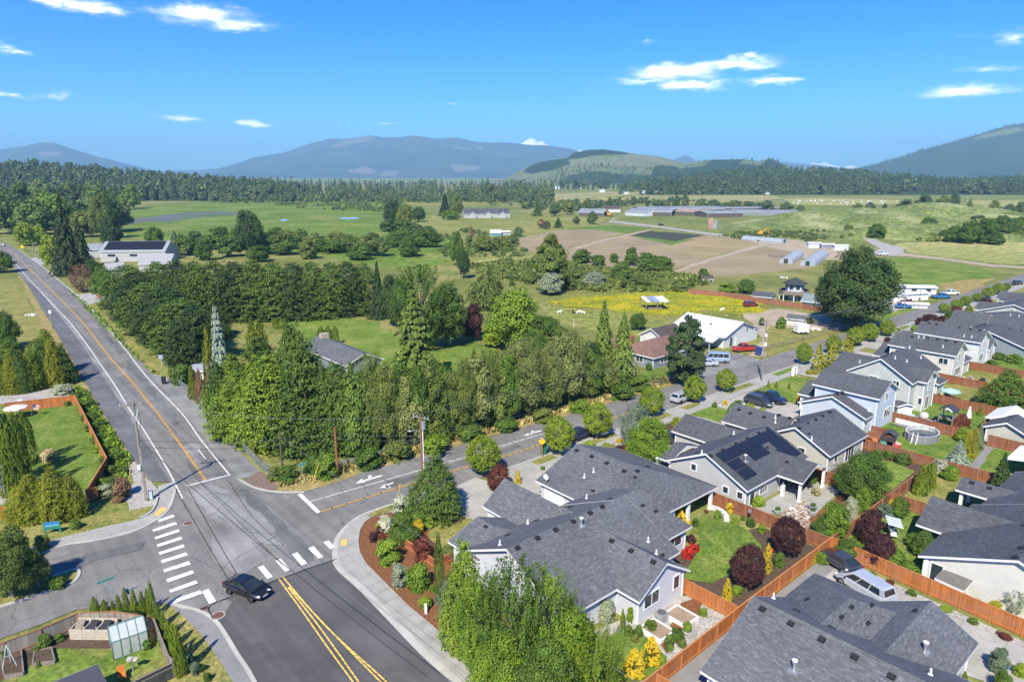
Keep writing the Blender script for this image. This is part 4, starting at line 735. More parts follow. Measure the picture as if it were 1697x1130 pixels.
# woods far off that read as one mass
def lowtree(seed, conif):
 if conif: g = g_fir(120, seed, 9, .03, .3, .15, .9, .5, 0, .22)
 else: g = g_broad(150, seed, .0, .5, 18, (.15, .25), .165, .7)
 return g
LOW = {True: [lowtree(s, True) for s in (60, 61, 62)], False: [lowtree(s, False) for s in (63, 64, 65)]}
def wood(name, spots, mat, label):
 P = []; N_ = []; S = []; ti = []; T = []
 for (x, y, z, h, w_, con) in spots:
  g = LOW[con][R.randrange(3)]; a = R.uniform(0, 6.28); ca, sa = math.cos(a), math.sin(a); M_ = np.array([[ca, -sa, 0], [sa, ca, 0], [0, 0, 1]])
  p = g[0]@M_.T*np.array([w_, w_, h])+np.array([x, y, z]); n_ = nrm((g[1]@M_.T)/np.array([w_, w_, h])); t = g[4] if g[4] is not None else RNG.normal(size=g[0].shape)
  P.append(p); N_.append(n_); S.append(g[2]*(w_+h*.25)*.85); ti.append(np.clip(g[3]*.7+R.uniform(-.1, .35), 0, 1)); T.append((t@M_.T)*np.array([w_, w_, h]))
 me = leafmesh(name, np.concatenate(P), np.concatenate(N_), np.concatenate(S), np.concatenate(ti), 1.5, np.concatenate(T), mat)
 o = bpy.data.objects.new(name, me); COL.objects.link(o); return props(o, label, 'wood', None, 'stuff')
def on_hill(key, n, hmin, hmax, pc, skip=0, xr=(0, 1), jr=(0, .8)):
 g = HILLS[key]; ny, nx = g.shape[:2]; o = []
 for _ in range(n):
  u = R.uniform(*xr)*(nx-1.01); v = R.uniform(*jr)*(ny-1.01); i, j = int(u), int(v); p = g[j, i]*(1-(u-i))*(1-(v-j))+g[j, i+1]*(u-i)*(1-(v-j))+g[j+1, i]*(1-(u-i))*(v-j)+g[j+1, i+1]*(u-i)*(v-j)
  if p[2] < .3: continue
  if skip and mnoise.noise((p[0]*.006, p[1]*.004, 3)) > skip: continue
  h = R.uniform(hmin, hmax); c = R.random() < pc; o.append((p[0], p[1], p[2]-.5, h, h*(R.uniform(.34, .5) if c else R.uniform(.65, .95)), c))
 return o
wood('hill_wood', on_hill('wooded_hill1950', 3600, 14, 30, .85, .42, (.04, 1)), LM['far'], 'dense dark conifer wood covering the low hill at the right')
wood('hill_wood', on_hill('wooded_hill1300', 3000, 12, 26, .72), LM['far'], 'mixed dark wood covering the low hill at the far left')
spt = []
for Y, dn, h0 in ((930, 5, 12), (950, 6, 18), (990, 7, 22), (1040, 7, 24), (1100, 8, 25), (1180, 8, 27), (1280, 9, 28), (1420, 10, 28), (1650, 12, 30), (2000, 14, 30), (2500, 16, 30)):
 x = -440*Y/1000 if Y > 940 else -390
 while x < (60*Y/1000):
  con = R.random() < (.75 if Y > 1000 else .15); h = h0*R.uniform(.55, 1.05)*(.88+.5*mnoise.noise((x*.012, Y*.004, 9)))*(1 if con else .8)
  spt.append((x, Y+R.uniform(-20, 25), 0, h, h*(R.uniform(.3, .45) if con else R.uniform(.7, 1.0)), con)); x += dn*R.uniform(.5, 1.5)
wood('valley_wood', spt, LM['far'], 'long belt of dark trees across the valley beyond the marsh')
spt = []
for Y in (1350, 1500, 1750, 2100, 2500, 3000):
 x = 0*Y
 while x < .52*Y:
  if mnoise.noise((x*.004, Y*.01, 5)) > -.12:
   con = R.random() < .6; h = R.uniform(12, 26); spt.append((x, Y+R.uniform(-50, 50), 0, h, h*(R.uniform(.35, .5) if con else R.uniform(.7, 1)), con))
  x += 9*R.uniform(.5, 2)
wood('valley_wood', spt, LM['far'], 'scattered dark tree lines between the far fields below the logged hill')
wood('ridge_wood', on_hill('logged_hill3300', 700, 9, 17, .95, .3, (.25, .95), (.1, .4))+on_hill('hill3100', 200, 9, 18, .95, 0), LM['far'], 'dark conifer stands on the logged hill in the distance')
wood('ridge_wood', on_hill('mountain5600', 900, 10, 19, 1, .1, (.03, .75), (.68, .78)), LM['far'], 'conifers along the ridge of the right-hand mountain')
# ------------------------------------------------------------------ houses
WALLW = siding_mat('pale_lavender_siding', (.52, .53, .575)); WALLG = siding_mat('grey_siding', (.40, .40, .395)); WALLB = siding_mat('beige_siding', (.43, .42, .35)); WALLL = siding_mat('light_blue_siding', (.46, .505, .565)); WALLGG = siding_mat('sage_grey_siding', (.43, .45, .42)); WALLC = siding_mat('cream_siding', (.53, .515, .465)); WALLT = siding_mat('slate_siding', (.20, .235, .26)); WALLM = siding_mat('white_metal_siding', (.56, .57, .57), .35)
ZINC = plain('zinc_roof', (.25, .265, .285), .6, .35, .2, .2, .15); METALR = plain('pale_metal_roof', (.60, .61, .62), .45, .4, .1, .06, .6); SOFFIT = plain('slate_blue_trim', (.17, .20, .25), .6, .2, 0, .05)
class House:
 def __init__(s, name, label, o=None, rz=None, roof=SHING, wall=WALLW, trim=WHITE, cat='house', ab0=None, group=None, zb=0.0):
  if ab0: o = L(*ab0); rz = ROT
  s.o = ab0 or (0, 0); s.t = thing(name, label, cat, (o[0], o[1], zb), rz, group); s.rz = rz; s.org = Vector((o[0], o[1], zb))
  s.rm, s.wm, s.tm = roof, wall, trim; s.R = MB(); s.Fc = MB(); s.W = MB(); s.bl = []; s.n = 0
 def block(s, a0, a1, b0, b1, ze, zr, ax='a', ends='gg', ins=.45, walls=True, mid=None, th=.2, zw=0.0):
  oa, ob = s.o; a0 -= oa; a1 -= oa; b0 -= ob; b1 -= ob
  if mid is not None: mid -= (ob if ax == 'a' else oa)
  k = .005*s.n; s.n += 1; ze += k; zr += k
  sw = ax == 'b'
  if sw: a0, a1, b0, b1 = b0, b1, a0, a1
  m = (b0+b1)/2 if mid is None else mid; hl = min((b1-b0)/2, (a1-a0)/2-.01)
  r0 = a0+(hl if ends[0] == 'h' else 0); r1 = a1-(hl if ends[1] == 'h' else 0)
  Q = (lambda a, b, z: (b, a, z)) if sw else (lambda a, b, z: (a, b, z))
  fl = (lambda p: p[::-1]) if sw else (lambda p: p)
  def face(pts, uv): s.R.poly(fl([Q(*p) for p in pts]), 0, fl(uv)); s.Fc.poly(fl([Q(p[0], p[1], p[2]-th) for p in pts])[::-1])
  w0 = math.hypot(m-b0, zr-ze); w1 = math.hypot(b1-m, zr-ze)
  face([(a0, b0, ze), (a1, b0, ze), (r1, m, zr), (r0, m, zr)], [(a0, 0), (a1, 0), (r1, w0), (r0, w0)])
  face([(a1, b1, ze), (a0, b1, ze), (r0, m, zr), (r1, m, zr)], [(-a1, 0), (-a0, 0), (-r0, w1), (-r1, w1)])
  if ends[0] == 'h': face([(a0, b1, ze), (a0, b0, ze), (r0, m, zr)], [(-b1, 0), (-b0, 0), (-m, w0)])
  if ends[1] == 'h': face([(a1, b0, ze), (a1, b1, ze), (r1, m, zr)], [(b0, 0), (b1, 0), (m, w0)])
  ring = [(a0, b0, ze), (a1, b0, ze)]+([(r1, m, zr)] if ends[1] == 'g' else [])+[(a1, b1, ze), (a0, b1, ze)]+([(r0, m, zr)] if ends[0] == 'g' else [])
  for i in range(len(ring)):
   p, q = ring[i], ring[(i+1) % len(ring)]; s.Fc.poly(fl([Q(p[0], p[1], p[2]-th), Q(q[0], q[1], q[2]-th), Q(q[0], q[1], q[2]+.012), Q(p[0], p[1], p[2]+.012)]))
  s.bl.append((a0, a1, b0, b1, ze, zr, sw, ends, m, hl))
  if walls:
   x0, x1, y0, y1 = a0+ins, a1-ins, b0+ins, b1-ins; g0 = (zr-ze)/(m-b0); g1 = (zr-ze)/(b1-m); h0 = ze-th+g0*ins-.03; h1 = ze-th+g1*ins-.03; hr = zr-th-.03
   hh = min(h0, h1)
   wl = lambda pts: s.W.poly(fl([Q(*p) for p in pts]))
   wl([(x0, y0, zw), (x1, y0, zw), (x1, y0, h0), (x0, y0, h0)]); wl([(x1, y1, zw), (x0, y1, zw), (x0, y1, h1), (x1, y1, h1)])
   if ends[0] == 'g': wl([(x0, y1, zw), (x0, y0, zw), (x0, y0, h0), (x0, m, hr), (x0, y1, h1)])
   else: wl([(x0, y1, zw), (x0, y0, zw), (x0, y0, hh), (x0, y1, hh)])
   if ends[1] == 'g': wl([(x1, y0, zw), (x1, y1, zw), (x1, y1, h1), (x1, m, hr), (x1, y0, h0)])
   else: wl([(x1, y0, zw), (x1, y1, zw), (x1, y1, hh), (x1, y0, hh)])
   for x, y, h in ((x0, y0, h0), (x1, y0, h0), (x0, y1, h1), (x1, y1, h1)):
    c = Q(x, y, 0); s.W.box(c[0]-.07, c[0]+.07, c[1]-.07, c[1]+.07, zw, h-.02, 1)
  return s
 def zroof(s, a, b):
  best = -1e9
  for (a0, a1, b0, b1, ze, zr, sw, ends, m, hl) in s.bl:
   x, y = (b, a) if sw else (a, b)
   if a0-.01 <= x <= a1+.01 and b0-.01 <= y <= b1+.01:
    z = ze+(zr-ze)*((y-b0)/(m-b0) if y < m else (b1-y)/(b1-m))
    for e, dx in ((0, x-a0), (1, a1-x)):
     if ends[e] == 'h': z = min(z, ze+(zr-ze)*dx/hl)
    best = max(best, z)
  return best
 def hit(s, x, y):                       # where a line of sight meets the roof, in the house's own frame
  for zi in range(1200, 150, -1):
   z = zi*.01; p = G(x, y, z)-s.org; a = p.x*math.cos(s.rz)+p.y*math.sin(s.rz); b = -p.x*math.sin(s.rz)+p.y*math.cos(s.rz)
   if s.zroof(a, b) >= z-s.org.z: return Vector((a, b, z-s.org.z))
  return None
 def grad(s, a, b, d=.05):
  return Vector((-(s.zroof(a+d, b)-s.zroof(a-d, b))/(2*d), -(s.zroof(a, b+d)-s.zroof(a, b-d))/(2*d), 1)).normalized()
 def done(s):
  s.roof = s.R.build('roof', s.rm, s.t); s.fascia = s.Fc.build('fascia', s.tm, s.roof); s.wall = s.W.build('wall', [s.wm, s.tm], s.t)
  return s
 def vents(s, pts, kind='vent'):
  for (x, y) in pts:
   h = s.hit(x, y)
   if h is None: continue
   n = s.grad(h.x, h.y); M_ = Matrix.Translation(h) @ n.to_track_quat('Z', 'Y').to_matrix().to_4x4()
   if kind == 'vent':
    if not hasattr(House, 'vm'): House.vm = MB().box(-.25, .25, -.22, .22, -.02, .04).box(-.2, .2, -.17, .17, .04, .16).mesh('roof_vent', BLACK)
    o = inst('roof_vent', House.vm, s.roof); o.matrix_local = M_
   elif kind == 'flap':
    if not hasattr(House, 'vf'): House.vf = MB().box(-.24, .24, -.14, .14, -.02, .1).mesh('roof_vent', BLACK)
    o = inst('roof_vent', House.vf, s.roof); o.matrix_local = M_
   elif kind == 'pipe':
    if not hasattr(House, 'vp'): House.vp = MB().cyl(0, 0, -.1, .48, .07, 8).cyl(0, 0, -.02, .06, .16, 10).mesh('vent_pipe', WHITE)
    inst('vent_pipe', House.vp, s.roof, h)
   elif kind == 'flue':
    o = MB().cyl(0, 0, -.1, .55, .1, 12).cyl(0, 0, .55, .75, .17, 14).box(-.3, .3, -.3, .3, -.1, .03).build('flue', STEEL, s.roof, h); MB().cyl(0, 0, .75, .8, .19, 14).build('flue_cap', WHITE, o)
 def window(s, side, c, p, z, w=1.2, h=1.2, split=1, name='window', pane=None, abs_=True):
  oa, ob = s.o; ax = side[1]; sg = 1 if side[0] == '+' else -1
  if abs_: c -= oa if ax == 'a' else ob; p -= ob if ax == 'a' else oa
  fr = MB(); pn = MB()
  def bx(mb, u0, u1, z0, z1, d0, d1):
   lo, hi = sorted((c+sg*d0, c+sg*d1))
   if ax == 'a': mb.box(lo, hi, u0, u1, z0, z1)
   else: mb.box(u0, u1, lo, hi, z0, z1)
  f = .11; u0, u1, z0, z1 = p-w/2, p+w/2, z, z+h
  bx(fr, u0-f, u1+f, z1, z1+f, -.01, .06); bx(fr, u0-f, u1+f, z0-f, z0, -.01, .06); bx(fr, u0-f, u0, z0, z1, -.01, .055); bx(fr, u1, u1+f, z0, z1, -.01, .055)
  for i in range(1, split): uu = u0+w*i/split; bx(fr, uu-.035, uu+.035, z0, z1, -.01, .05)
  bx(pn, u0, u1, z0, z1, -.01, .025)
  o = fr.build(name, s.tm, s.wall); pn.build('pane', pane or GLASS, o); return o
 def post(s, a, b, z1, r=.16, mat=None):
  return MB().box(-r, r, -r, r, 0, z1).box(-r*1.25, r*1.25, -r*1.25, r*1.25, 0, .3).build('porch_post', mat or s.tm, s.t, (a-s.o[0], b-s.o[1], 0))
z1 = lambda *q: (740+q[0]/6.527, 720+q[1]/6.527)
z2 = lambda *q: (960+q[0]/6.527, 720+q[1]/6.527)
z3 = lambda *q: (740+q[0]/6.527, 860+q[1]/6.527)
z4 = lambda *q: (960+q[0]/6.527, 860+q[1]/6.527)
z5 = lambda *q: (1080+q[0]/6.527, 660+q[1]/6.527)
z6 = lambda *q: (1160+q[0]/6.527, 957+q[1]/6.527)
z7 = lambda *q: (1437+q[0]/6.527, 957+q[1]/6.527)
z8 = lambda *q: (1437+q[0]/6.527, 760+q[1]/6.527)
y1 = lambda *q: (1300+q[0]/6.527, 560+q[1]/6.527)
y2 = lambda *q: (1437+q[0]/6.527, 480+q[1]/6.527)
# the corner house with the long grey roof
h = House('grey_roof_house', 'pale lavender corner house with a long many-gabled grey roof beside the junction', ab0=(43, 39))
h.block(33.2, 48.35, 32.2, 45.7, 2.6, 5.75, 'a'); h.block(39.5, 46.5, 29.8, 39.5, 2.6, 4.72, 'b'); h.block(40.2, 46.2, 41, 50.9, 2.6, 4.85, 'b'); h.block(33.4, 40.4, 43, 47.6, 2.6, 3.9, 'b', 'hg')
h.block(46.5, 53.1, 34.2, 45.7, 2.6, 5.74, 'a', 'gh', mid=38.95); h.block(48.5, 62.7, 37.4, 51.8, 2.6, 5.2, 'b', 'hg', walls=False, mid=55.2)
h.W.box(48.95-43, 61.9-43, 40.6-39, 51.3-39, 0, 2.5); h.done()
for a in (57.7, 61.9): h.post(a, 37.8, 2.5)
h.post(54.9, 37.8, 2.5)
h.vents([z1(1410, 175), z1(1575, 240), z2(135, 240), z2(300, 310), z2(485, 397), z2(628, 397), z2(735, 350), z1(1370, 942), z1(1180, 1030), z1(983, 1120), z1(1552, 850), z2(248, 782), z2(117, 850), z3(768, 312), z4(352, 236), z4(562, 341), z4(802, 463)])
h.vents([z1(1340, 785), z1(970, 932), z1(660, 1090), z1(925, 612), z1(1090, 700), z1(425, 998), z1(1583, 610), z2(330, 697), z2(685, 768), z2(825, 830), z4(897, 393), z2(603, 465)], 'flap')
h.vents([z1(1490, 465), z1(1590, 405), z1(1515, 690), z1(880, 965), z3(577, 280), z4(832, 382), z4(744, 245)], 'pipe'); h.vents([z1(1458, 985), z2(838, 318)], 'flue')
h.window('-b', 30.25, 41.7, 1.15, 1.9, 1.15, 2); h.window('-b', 30.25, 45.1, 1.25, .75, 1.2, 1); h.window('-b', 34.65, 50.9, 1.0, 2.2, 1.2, 2)
h.window('-a', 33.65, 36, 1.2, 1.4, 1.1, 2)
gd = PANEL = plain('garage_door_white', (.74, .74, .73), .5, .3, 0, .05, 1)
for c, b in ((40.65, 48.9), (48.95, 49.2)):
 d = MB().box(c-43-.05, c-43+.02, b-39-1.55, b-39+1.55, .02, 2.15)
 for zz in (.55, 1.08, 1.61): d.box(c-43-.06, c-43+.0, b-39-1.5, b-39+1.5, zz, zz+.03)
 d.build('garage_door', PANEL, h.wall)
hp = h.hit(*z1(1075, 510))
if hp:
 ds = MB().tube([(0, 0, 0), (0, 0, .55)], .04, 8).build('satellite_dish', STEEL, h.roof, hp); MB().ball((-.12, -.1, .62), .1, .42, .36, 14, 8).build('dish', WHITE, ds)
HOUSE1 = h
# foreground house, lower right
h = House('grey_roof_house', 'house with a broad grey shingle roof filling the lower right corner', ab0=(45, 15), roof=SHING)
h.block(36.5, 49.5, 4, 22.1, 2.6, 5.55, 'b'); h.block(43, 54.3, 13, 22.55, 2.6, 4.75, 'a', 'gh'); h.block(43, 54.4, 10.3, 17.1, 2.6, 4.4, 'a'); h.done()
h.vents([z6(675, 340), z6(983, 497), z6(1317, 670), z6(1670, 857), z7(262, 1070)]); h.vents([z6(1160, 237), z6(1640, 320), z6(1530, 428), z6(1420, 538), z6(1042, 357), z7(518, 360), z7(48, 300), z7(8, 495)], 'flap'); h.vents([z6(793, 225), z7(683, 1050)], 'pipe'); h.vents([z6(1015, 1000), z7(623, 800)], 'flue')
h.window('+b', 21.65, 40, 1.1, 1.2, 1.2, 1)
MB().box(-.03, .03, -2.3, 2.3, .02, 2.2).build('garage_door', PANEL, h.wall, (53.95-45, 13.7-15, 0))
h = House('shed_roof_annex', 'grey shingled annex roof behind the low orange fence end at the bottom edge', ab0=(32, 20), cat='house', roof=SHING2); h.block(28.8, 35, 14, 22.6, 2.0, 3.0, 'b', 'hh'); h.done()
# house with solar panels
h = House('grey_house', 'light grey gabled house with black solar panels on its roof', ab0=(70, 40), wall=WALLG, roof=SHING2)
h.block(64.1, 78.1, 34.7, 45.7, 2.6, 5.25, 'a'); h.block(70.5, 77.1, 31.7, 40, 2.6, 3.95, 'b', walls=False); h.block(72.8, 79, 41, 51.1, 2.6, 4.3, 'b'); h.block(64.2, 71, 45, 46.7, 2.6, 3.75, 'b', 'gg', walls=False); h.done()
for a in (70.9, 76.6): h.post(a, 32.1, 2.5, .14)
h.vents([z5(770, 560), z5(912, 495), z5(1035, 435), z5(1157, 376), z5(1250, 330), z5(637, 625)]); h.vents([z5(853, 408), z5(495, 588), z5(1247, 535), z5(1465, 690)], 'flap'); h.vents([z5(888, 390), z5(542, 600)], 'pipe'); h.vents([z5(1012, 680)], 'flue')
for b, z in ((41.9, 2.6), (37.6, 1.3), (35.8, 1.3)): h.window('-a', 64.55, b, z-.1, .62, .75, 1)
h.window('-b', 35.15, 68.4, .9, 1.5, 1.3, 3); h.window('-b', 35.15, 66.0, .2, .9, 1.9, 1, 'door'); h.window('-b', 35.15, 73.6, .1, 3.0, 2.1, 3, 'patio_door')
SOL = NB('solar_cells'); _uv = SOL.new('ShaderNodeTexCoord').outputs['UV']; _b = SOL.new('ShaderNodeTexBrick', {'Vector': _uv, 'Color1': (.010, .011, .015, 1), 'Color2': (.013, .014, .018, 1), 'Mortar': (.032, .035, .042, 1), 'Scale': 1.0, 'Mortar Size': .01, 'Brick Width': 1.0, 'Row Height': .16}, offset=0.0); SOL = SOL.done(_b.outputs[0], .25, .5)
def panel(h, corners, n):
 P = [h.hit(*z5(*c)) for c in corners]
 if any(p is None for p in P): return
 # P: near ridge left, near ridge right, lower right, lower left
 a0 = (P[0].x+P[3].x)/2; a1 = (P[1].x+P[2].x)/2; b1 = (P[0].y+P[1].y)/2; b0 = (P[2].y+P[3].y)/2; nr = Vector((0, -(5.25-2.6)/5.5, 1)).normalized()
 for k in range(n):
  x0 = a0+(a1-a0)*k/n+.01; x1 = a0+(a1-a0)*(k+1)/n-.01; q = MB()
  zz = lambda b: 2.6+(5.25-2.6)*(b-(34.7-40))/5.5
  t = [(x0, b0, zz(b0)+.11), (x1, b0, zz(b0)+.11), (x1, b1, zz(b1)+.11), (x0, b1, zz(b1)+.11)]; wv = math.hypot(b1-b0, zz(b1)-zz(b0))
  q.poly(t, 0, [(0, 0), (x1-x0, 0), (x1-x0, wv), (0, wv)])
  for i in range(4):
   c, d = t[i], t[(i+1) % 4]; q.poly([(c[0], c[1], c[2]-.06), (d[0], d[1], d[2]-.06), d, c], 1)
  q.build('solar_panel', [SOL, BLACK], h.roof)
panel(h, [(690, 622), (1265, 335), (1382, 405), (797, 705)], 11); panel(h, [(805, 712), (930, 642), (1030, 722), (908, 795)], 3); panel(h, [(915, 800), (1035, 735), (1143, 822), (1015, 895)], 3); panel(h, [(1020, 592), (1180, 512), (1283, 592), (1120, 685)], 4); panel(h, [(1265, 480), (1385, 410), (1475, 490), (1367, 552)], 3); panel(h, [(1370, 560), (1478, 497), (1583, 573), (1478, 643)], 3)
# beige house behind it
h = House('beige_house', 'beige gabled single storey house behind the solar panel house', ab0=(85, 40), wall=WALLB, roof=SHING2)
h.block(80.3, 91.3, 33.1, 42.6, 2.6, 5.05, 'a', 'gg'); h.block(81.2, 88, 40, 48.8, 2.6, 4.5, 'b'); h.done()
h.vents([z5(945, 125), z5(1067, 163), z5(1215, 205), z5(1375, 183), z5(1490, 217), z5(1578, 243), z5(1593, 323), y1(147, 898), y1(335, 885), y1(413, 845), y1(490, 805)]); h.vents([y1(255, 922), y1(157, 975), y1(265, 1038)], 'flap'); h.vents([z5(1337, 215), z5(1337, 265), y1(293, 1100)], 'pipe')
h.window('-a', 80.75, 36.9, 1.2, .8, 1.2, 1); h.window('-b', 33.55, 83, 1.0, .8, 1.3, 1); h.window('-b', 33.55, 87, .2, 2.4, 2.0, 3, 'patio_door')
# light blue two storey house
h = House('blue_two_storey_house', 'light blue two storey house with a lower gabled wing and grey roof', ab0=(103, 40), wall=WALLL, roof=SHING2)
h.block(99.6, 107.1, 35.2, 45.0, 5.15, 7.05, 'b'); h.block(97.2, 103, 35.8, 45.8, 2.6, 4.75, 'a'); h.block(101.2, 108.8, 42, 47.9, 2.6, 4.1, 'b'); h.done()
h.vents([y1(572, 610), y1(625, 590)]); h.vents([y1(912, 792)], 'pipe')
h.window('-b', 35.65, 103.3, 4.0, .9, 1.2, 2); h.window('-b', 35.65, 104.2, 1.4, 2.2, 1.3, 3); h.window('-b', 36.25, 98.6, 1.2, 1.0, 1.0, 1)
# sage two storey house
h = House('sage_two_storey_house', 'sage grey two storey house with a wide front gable and a dark roof', ab0=(117, 40), wall=WALLGG, roof=SHING2)
h.block(111.6, 124, 35.1, 45.1, 5.0, 8.0, 'a'); h.block(114, 119.4, 33.9, 40, 4.95, 6.4, 'b'); h.block(117, 129, 41, 50.6, 2.9, 5.2, 'b'); h.block(123, 127, 34.8, 44, 2.6, 4.2, 'a'); h.done()
h.vents([y1(1060, 210), y1(1113, 185), y1(1165, 160), y1(1218, 140), y1(1275, 117), y1(1318, 92), y1(1350, 75), y1(1385, 58), y1(1412, 45)]); h.vents([y1(1195, 225), y1(1322, 262), y1(1475, 220), y1(1408, 95), y1(1350, 112), y1(815, 265)], 'pipe')
h.window('-a', 112.05, 37.6, 3.6, .9, 1.2, 2); h.window('-a', 112.05, 41, 3.7, 1.1, 1.1, 2); h.window('-b', 34.35, 116.6, 3.2, .9, 1.3, 2); h.window('-b', 34.35, 116.4, .2, 1.4, 2.0, 2, 'door'); h.window('-a', 114.45, 34.6, 1.2, .6, 1.0, 1)
# cream houses farther along
h = House('cream_two_storey_house', 'cream two storey house with a dark roof and a grill on its patio', ab0=(138, 40), wall=WALLC, roof=SHING2)
h.block(134.8, 141.6, 36.2, 47.6, 5.1, 7.1, 'b'); h.block(134.8, 145, 44, 50, 2.6, 4.4, 'b'); h.block(141, 146.5, 36.6, 46, 2.6, 4.2, 'a'); h.done()
h.vents([y2(487, 510), y2(657, 525), y2(760, 540), y2(857, 553), y2(957, 570)]); h.vents([y2(612, 525), y2(820, 625), y2(557, 520)], 'pipe')
h.window('-b', 36.65, 138.2, 3.6, 1.0, 1.2, 2); h.window('-b', 36.65, 138.2, 1.0, 3.0, 1.3, 4); h.window('-a', 135.25, 38.2, 3.2, 1.4, 1.0, 2)
h = House('white_two_storey_house', 'white two storey house whose long ridge runs back to the street', ab0=(153, 42), wall=WALLM, roof=SHING2)
h.block(149.4, 156.4, 36.4, 48.2, 5.1, 7.0, 'b'); h.block(149.6, 157, 46, 51.5, 2.6, 4.4, 'b'); h.block(156, 161.5, 36.4, 44, 2.6, 4.4, 'b'); h.done()
h.vents([y2(668, 365), y2(752, 376), y2(995, 410), y2(1120, 428), y2(1217, 443)]); h.vents([y2(890, 375), y2(1047, 508), y2(1130, 518)], 'pipe')
h.window('-b', 36.85, 153, 3.4, 1.0, 1.3, 2); h.window('-b', 36.85, 152.4, 1.0, 2.2, 1.3, 3); h.window('-b', 36.85, 158.6, .5, 1.2, 1.8, 2)
h = House('dark_roof_house', 'single storey house with a covered rear patio and wide dark roof at the right edge', ab0=(169, 40), wall=WALLT, roof=SHING2)
h.block(161.8, 178, 31.5, 47, 2.6, 5.4, 'a', 'gh'); h.block(163, 171, 43, 51, 2.6, 4.8, 'b'); h.block(171.5, 177.5, 42, 50, 2.6, 4.3, 'b'); h.done()
h.vents([y2(1200, 400), y2(1222, 390), y2(1246, 380), y2(1275, 372), y2(1300, 365), y2(1545, 428), y2(1667, 445)]); h.window('-b', 31.95, 168, .6, 2.4, 1.7, 3)
h = House('dark_roof_house', 'dark roofed house beyond the plum trees with a white gable end', ab0=(188, 44), wall=WALLC, roof=SHING2)
h.block(181.5, 198, 33, 49, 2.6, 5.4, 'a', 'hh'); h.block(181.8, 188, 44, 51.5, 2.6, 4.8, 'b'); h.done(); h.vents([y2(1593, 230), y2(1550, 280), y2(1642, 290)], 'pipe')
h = House('dark_roof_house', 'dark roofed house with a skylight second from the far end of the street', ab0=(206, 46), wall=WALLG, roof=SHING2); h.block(200.5, 216, 36, 51, 2.6, 5.2, 'a', 'gg'); h.block(202, 208, 46, 52, 2.6, 4.4, 'b'); h.done()
h = House('dark_roof_house', 'low dark roofed house at the far end of the street row', ab0=(230, 46), wall=WALLG, roof=SHING2); h.block(221, 238, 37, 52, 2.6, 5.2, 'a', 'hh'); h.block(224, 231, 46, 53, 2.6, 4.4, 'b'); h.done()
# the two houses across the back fence, right
h = House('cream_house', 'cream sided house with a dark roof and small brown shed behind the orange fence', ab0=(70, 10), wall=WALLC, roof=SHING2)
h.block(64.0, 79, 3.4, 17.7, 2.6, 5.4, 'a'); h.block(70.1, 77, 11, 20.0, 2.6, 4.5, 'b', walls=False); h.done()
h.post(64.5, 17.1, 2.5); h.window('-a', 64.45, 16.2, .2, .9, 2, 1, 'door'); h.vents([z8(1670, 970), z8(1600, 1070)]); h.vents([z8(1690, 722)], 'flap')
h = House('dark_roof_house', 'dark roofed house with a patio roof on a white post beside the yellowed lawn', ab0=(85, 10), wall=WALLG, roof=SHING2)
h.block(78.2, 92, 3, 17.05, 2.6, 5.4, 'a'); h.block(81.7, 85.6, 12, 20.04, 2.6, 3.5, 'b', walls=False); h.done(); h.post(82.2, 19.5, 2.5); h.post(85.2, 19.5, 2.5); h.vents([z8(1130, 262), z8(1320, 320)])
# houses that show beyond the gardens at the right edge
h = House('garden_garage', 'tan garage with a grey gabled roof behind the white canopy tent', ab0=(112, 20), wall=WALLB, roof=SHING2, cat='garage'); h.block(107.2, 112.5, 19, 24.4, 2.3, 3.6, 'a', zw=0); h.done()
h = House('dark_roof_house', 'grey roofed house corner beside the canopy tent at the right edge', ab0=(122, 14), wall=WALLW, roof=SHING2); h.block(113, 126, 8, 19.6, 2.8, 5, 'a'); h.done()
# left side
h = House('grey_blue_house', 'grey blue house edge with a pale roof cut off by the left edge', ab0=(0, 110), wall=WALLT, roof=plain('pale_grey_roof', (.26, .28, .30), .7, .3, 0, .1, 1)); h.block(-12, 4.2, 95, 126, 2.8, 5.2, 'b'); h.done()
q = L(2.2, 50.5); h = House('dark_garden_shed', 'dark grey shed roof rising from the bottom left corner', ab0=(3, 50), wall=WALLT, roof=plain('dark_felt_roof', (.07, .07, .08), .8, .2, 0, .12, 2), cat='shed'); h.block(.2, 5.2, 43, 51.2, 2.0, 2.5, 'a', walls=True); h.done()
h = House('ranch_house', 'dark grey gabled house with a brick chimney hidden among the tall trees', ab0=(59, 118), wall=WALLT, roof=SHING); h.block(55, 63, 109, 128, 2.5, 4.3, 'b'); h.done()
MB().box(-.8, .8, -.5, .5, 0, 5.0).build('chimney', plain('pale_brick', (.42, .33, .27), .9, .1, 0, .2, 5), h.roof, (59.3-59, 126-118, 0))
h = House('brown_roof_house', 'low blue grey house with a reddish brown hipped roof beside the dark pine', ab0=(109, 80), wall=WALLT, roof=SHINGR); h.block(101.8, 117, 76.3, 86, 2.4, 4.5, 'a', 'hh'); h.block(98, 108, 83, 92, 2.4, 4.2, 'b', 'hh'); h.done(); h.window('-b', 76.75, 106, .9, 3.0, 1.1, 3); h.window('-a', 102.25, 80, .9, 1.6, 1.1, 2)
MB().box(-.5, .5, -.4, .4, 0, 5).build('chimney', plain('red_brick', (.26, .10, .07), .9, .1, 0, .2, 5), h.roof, (104.5-109, 84-80, 0))
h = House('brown_garage', 'detached garage with a dark brown gabled roof behind the reddish roofed house', ab0=(119, 87), wall=WALLM, roof=SHINGB, cat='garage'); h.block(115.4, 124, 84.4, 91, 2.4, 4.2, 'a'); h.done(); h.window('-a', 115.85, 87.5, .1, 2.6, 2.0, 1, 'garage_door', PANEL)
